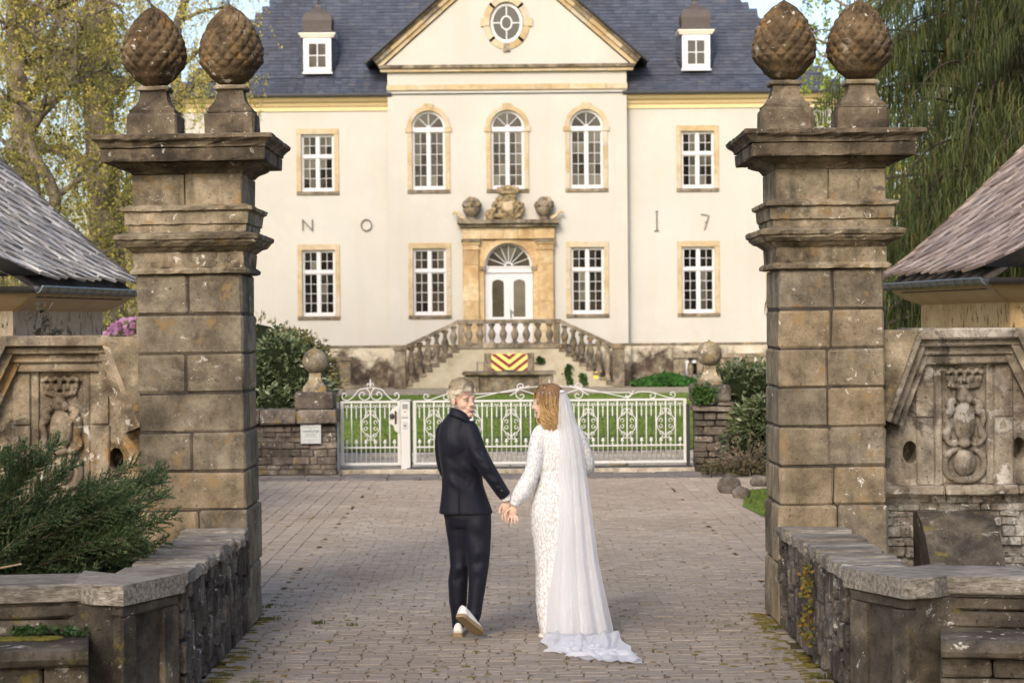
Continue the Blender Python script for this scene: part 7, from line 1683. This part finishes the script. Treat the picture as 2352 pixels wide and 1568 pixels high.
for k in range(1500):
    th = round(rg.uniform(0, 2 * math.pi) * 8) / 8 + rg.gauss(0, .05)
    if math.sin(th) > .86: continue
    side = 1 if math.cos(th) > 0 else -1; f = math.sin(th)
    root = scalp(math.pi / 2 + side * rg.uniform(.02, .5), rg.uniform(.02, .75), 1.10); lay = (k % 4) / 4; k1 = 1.10 + .13 * lay + rg.uniform(0, .02)
    p1 = scalp(th, rg.uniform(.75, 1.0), k1); p2 = scalp(th, 1.5, k1 * rg.uniform(1.0, 1.08)); ph0 = round(th * 8) * 2.1 + lay * 5 + rg.gauss(0, .18); amp = .013 + .008 * lay + rg.gauss(0, .0015); end = -.225 - rg.uniform(.0, .06)
    out = Vector((math.cos(th), math.sin(th), 0)); path = [root, lerp(root, p1, .55) + Vector((0, 0, .012)), p1, p2]
    for z in (-.03, -.06, -.09, -.12, -.15, -.18, end):
        w = amp * min(1, (.02 - z) / .08); q2 = Vector((p2.x * 1.02, p2.y * (.98 if f < 0 else .86) - (.01 if f > .3 else 0), z)); path.append(q2 + out * w * math.sin(z * 52 + ph0) + Vector((-math.sin(th), math.cos(th), 0)) * w * math.cos(z * 52 + ph0))
    P = spline([H2 + Fb @ (p_ * S) for p_ in path], 34); r_ = rg.uniform(.0013, .0024); st.tube(P, [r_] * 24 + [r_ * lerp(1, .3, (i + 1) / 10) for i in range(10)], 4, cap=False)
st.build('hair_strands', HB, hb, kind='stuff', smooth=True)
m = MB(); pr_ = []
for k, (u, v) in enumerate([(1247, 901), (1262, 902), (1236, 917), (1255, 926), (1272, 928), (1266, 945), (1250, 890), (1276, 912)]): pr_.append(at(u, v, YB - .125 + .02 * (k % 2)))
PEARL = plain('pearl', (.82, .80, .76), .2, .6); pm_ = MB(); pm_.ell((0, 0, 0), (.0038, .0038, .0038), 8, 6); pearl_me = pm_.mesh('pearl', PEARL, True)
for p in pr_: place('pearl', pearl_me, hb, p)
# veil: two translucent pleated sheets falling from the comb to the ground and trailing towards the camera
def veil_mat(name, a):
    s = Sh(name); s.fin((.90, .91, .95), .8, .1); t = s.nt.nodes.new('ShaderNodeBsdfTransparent'); tl = s.nt.nodes.new('ShaderNodeBsdfTranslucent'); tl.inputs[0].default_value = (.9, .9, .92, 1)
    m1 = s.nt.nodes.new('ShaderNodeMixShader'); m1.inputs[0].default_value = .45; s.nt.links.new(s.b.outputs[0], m1.inputs[1]); s.nt.links.new(tl.outputs[0], m1.inputs[2])
    m2 = s.nt.nodes.new('ShaderNodeMixShader'); lw = s.nt.nodes.new('ShaderNodeLayerWeight'); lw.inputs[0].default_value = .35; f = s.math('ADD', s.math('MULTIPLY', lw.outputs['Facing'], .45), a, True); s.put(m2.inputs[0], f)
    s.nt.links.new(t.outputs[0], m2.inputs[1]); s.nt.links.new(m1.outputs[0], m2.inputs[2]); s.nt.links.new(m2.outputs[0], s.out.inputs[0]); return s.m
# left/right edges measured per height
VL = [(897, 1286), (910, 1283), (930, 1281), (960, 1279), (988, 1278), (1089, 1276.5), (1157, 1274.5), (1215, 1272), (1281, 1266), (1367, 1258), (1428, 1254), (1470, 1252)]
VR = [(897, 1299), (910, 1305), (930, 1313), (960, 1321), (988, 1330), (1040, 1340), (1089, 1347), (1157, 1356), (1215, 1364), (1281, 1373), (1350, 1387), (1416, 1402), (1470, 1413)]
def veil_sheet(name, mat, y_off, seed, shrink, npl):
    rgv = random.Random(seed); NU, NV = 120, 90; ph = [rgv.uniform(0, 6.28) for _ in range(6)]; rows = []
    for j in range(NV + 1):
        t = j / NV; row = []
        if t <= .78:                                   # hanging part
            v = lerp(895, 1468, t / .78); xl, xr = interp(VL, v), interp(VR, v); amp = lerp(.003, .020, (t / .78) ** 1.3)
            for i in range(NU + 1):
                u = i / NU; uu = lerp(shrink, 1 - shrink, u); p = at(lerp(xl, xr, uu), v, YB); bulge = interp([(895, .10), (940, .12), (985, .13), (1084, .135), (1180, .17), (1300, .19), (1468, .30)], v) * (math.sin(math.pi * lerp(.12, .88, u)) ** .6)
                fold = amp * (math.sin(u * npl * 6.28 + ph[0] + .6 * math.sin(t * 4 + ph[1])) + .22 * math.sin(u * npl * 2.3 * 6.28 + ph[2]))
                row.append((p.x, YB - bulge - y_off + fold, p.z))
        else:                                          # train spread on the paving
            s_ = (t - .78) / .22; xl0, xr0 = at(interp(VL, 1468), 1468, YB).x, at(interp(VR, 1468), 1468, YB).x
            xl, xr = interp([(0, xl0), (.35, .19), (.7, .25), (1, .36)], s_), interp([(0, xr0), (.4, .77), (.75, .80), (1, .83)], s_)
            for i in range(NU + 1):
                u = i / NU; x = lerp(xl, xr, u); front = 13.72 + .30 * (1 - u) ** 2 + .04 * math.sin(u * 17 + ph[3]) + .02 * math.sin(u * 41)
                y0 = YB - .30 * (math.sin(math.pi * lerp(.12, .88, u)) ** .6) - y_off; y = lerp(y0, front, s_); am = .030 * (1 - s_ * .55)
                z = .012 + .05 * (1 - s_) ** 3 + max(0, am * (math.sin(u * npl * 5 + s_ * 5 + ph[4]) * .6 + math.sin(u * npl * 9.7 + ph[5] + s_ * 9) * .5)) * min(1, s_ * 5 + .3) + y_off * .2
                row.append((x + .012 * math.sin(s_ * 14 + u * 20), y, z))
        rows.append(row)
    m = MB(); m.loft(rows, closed=False, cap=False); return m.build(name, mat, bride, smooth=True)
veil = veil_sheet('veil', veil_mat('tulle', .62), .0, 3, 0, 4.0); veil_sheet('veil_underlayer', veil_mat('tulle_lower', .55), -.035, 4, .10, 2.6)
m = MB(); rgv = random.Random(8)
for k in range(24):
    rows = []; u0 = rgv.random(); cx = lerp(.30, .72, u0); cy = lerp(14.15, 13.85, u0) + rgv.uniform(-.1, .45); a0 = rgv.uniform(-.5, .5); L = rgv.uniform(.10, .24)
    for j in range(12):
        t = j / 11 - .5; rows.append([(cx + math.cos(a0) * L * t - math.sin(a0) * w * .05, cy + math.sin(a0) * L * t + math.cos(a0) * w * .05, .012 + max(0, (.032 + .01 * math.sin(j)) * (1 - w * w)) * math.cos(t * 3.0)) for w in [-1, -.66, -.33, 0, .33, .66, 1]])
    m.loft(rows, closed=False, cap=False)
m.build('train_ruffle', veil_mat('tulle_train', .62), veil, smooth=True, kind='stuff')
for k in range(64):
    v = rgv.uniform(925, 1470); u = rgv.uniform(.08, .92); xl, xr = interp(VL, v), interp(VR, v); p = at(lerp(xl, xr, u), v, YB); bulge = interp([(895, .10), (940, .12), (985, .13), (1084, .135), (1180, .17), (1300, .19), (1468, .30)], v) * (math.sin(math.pi * lerp(.12, .88, u)) ** .6)
    place('veil_pearl', pearl_me, veil, (p.x, YB - bulge - .035, p.z), None, (.75, .75, .75))
m = MB(); c = at(1291, 899, YB - .10); m.ell(c, (.018, .02, .010), 12, 7); m.build('comb', plain('ivory_comb', (.8, .79, .76), .5), veil, smooth=True)
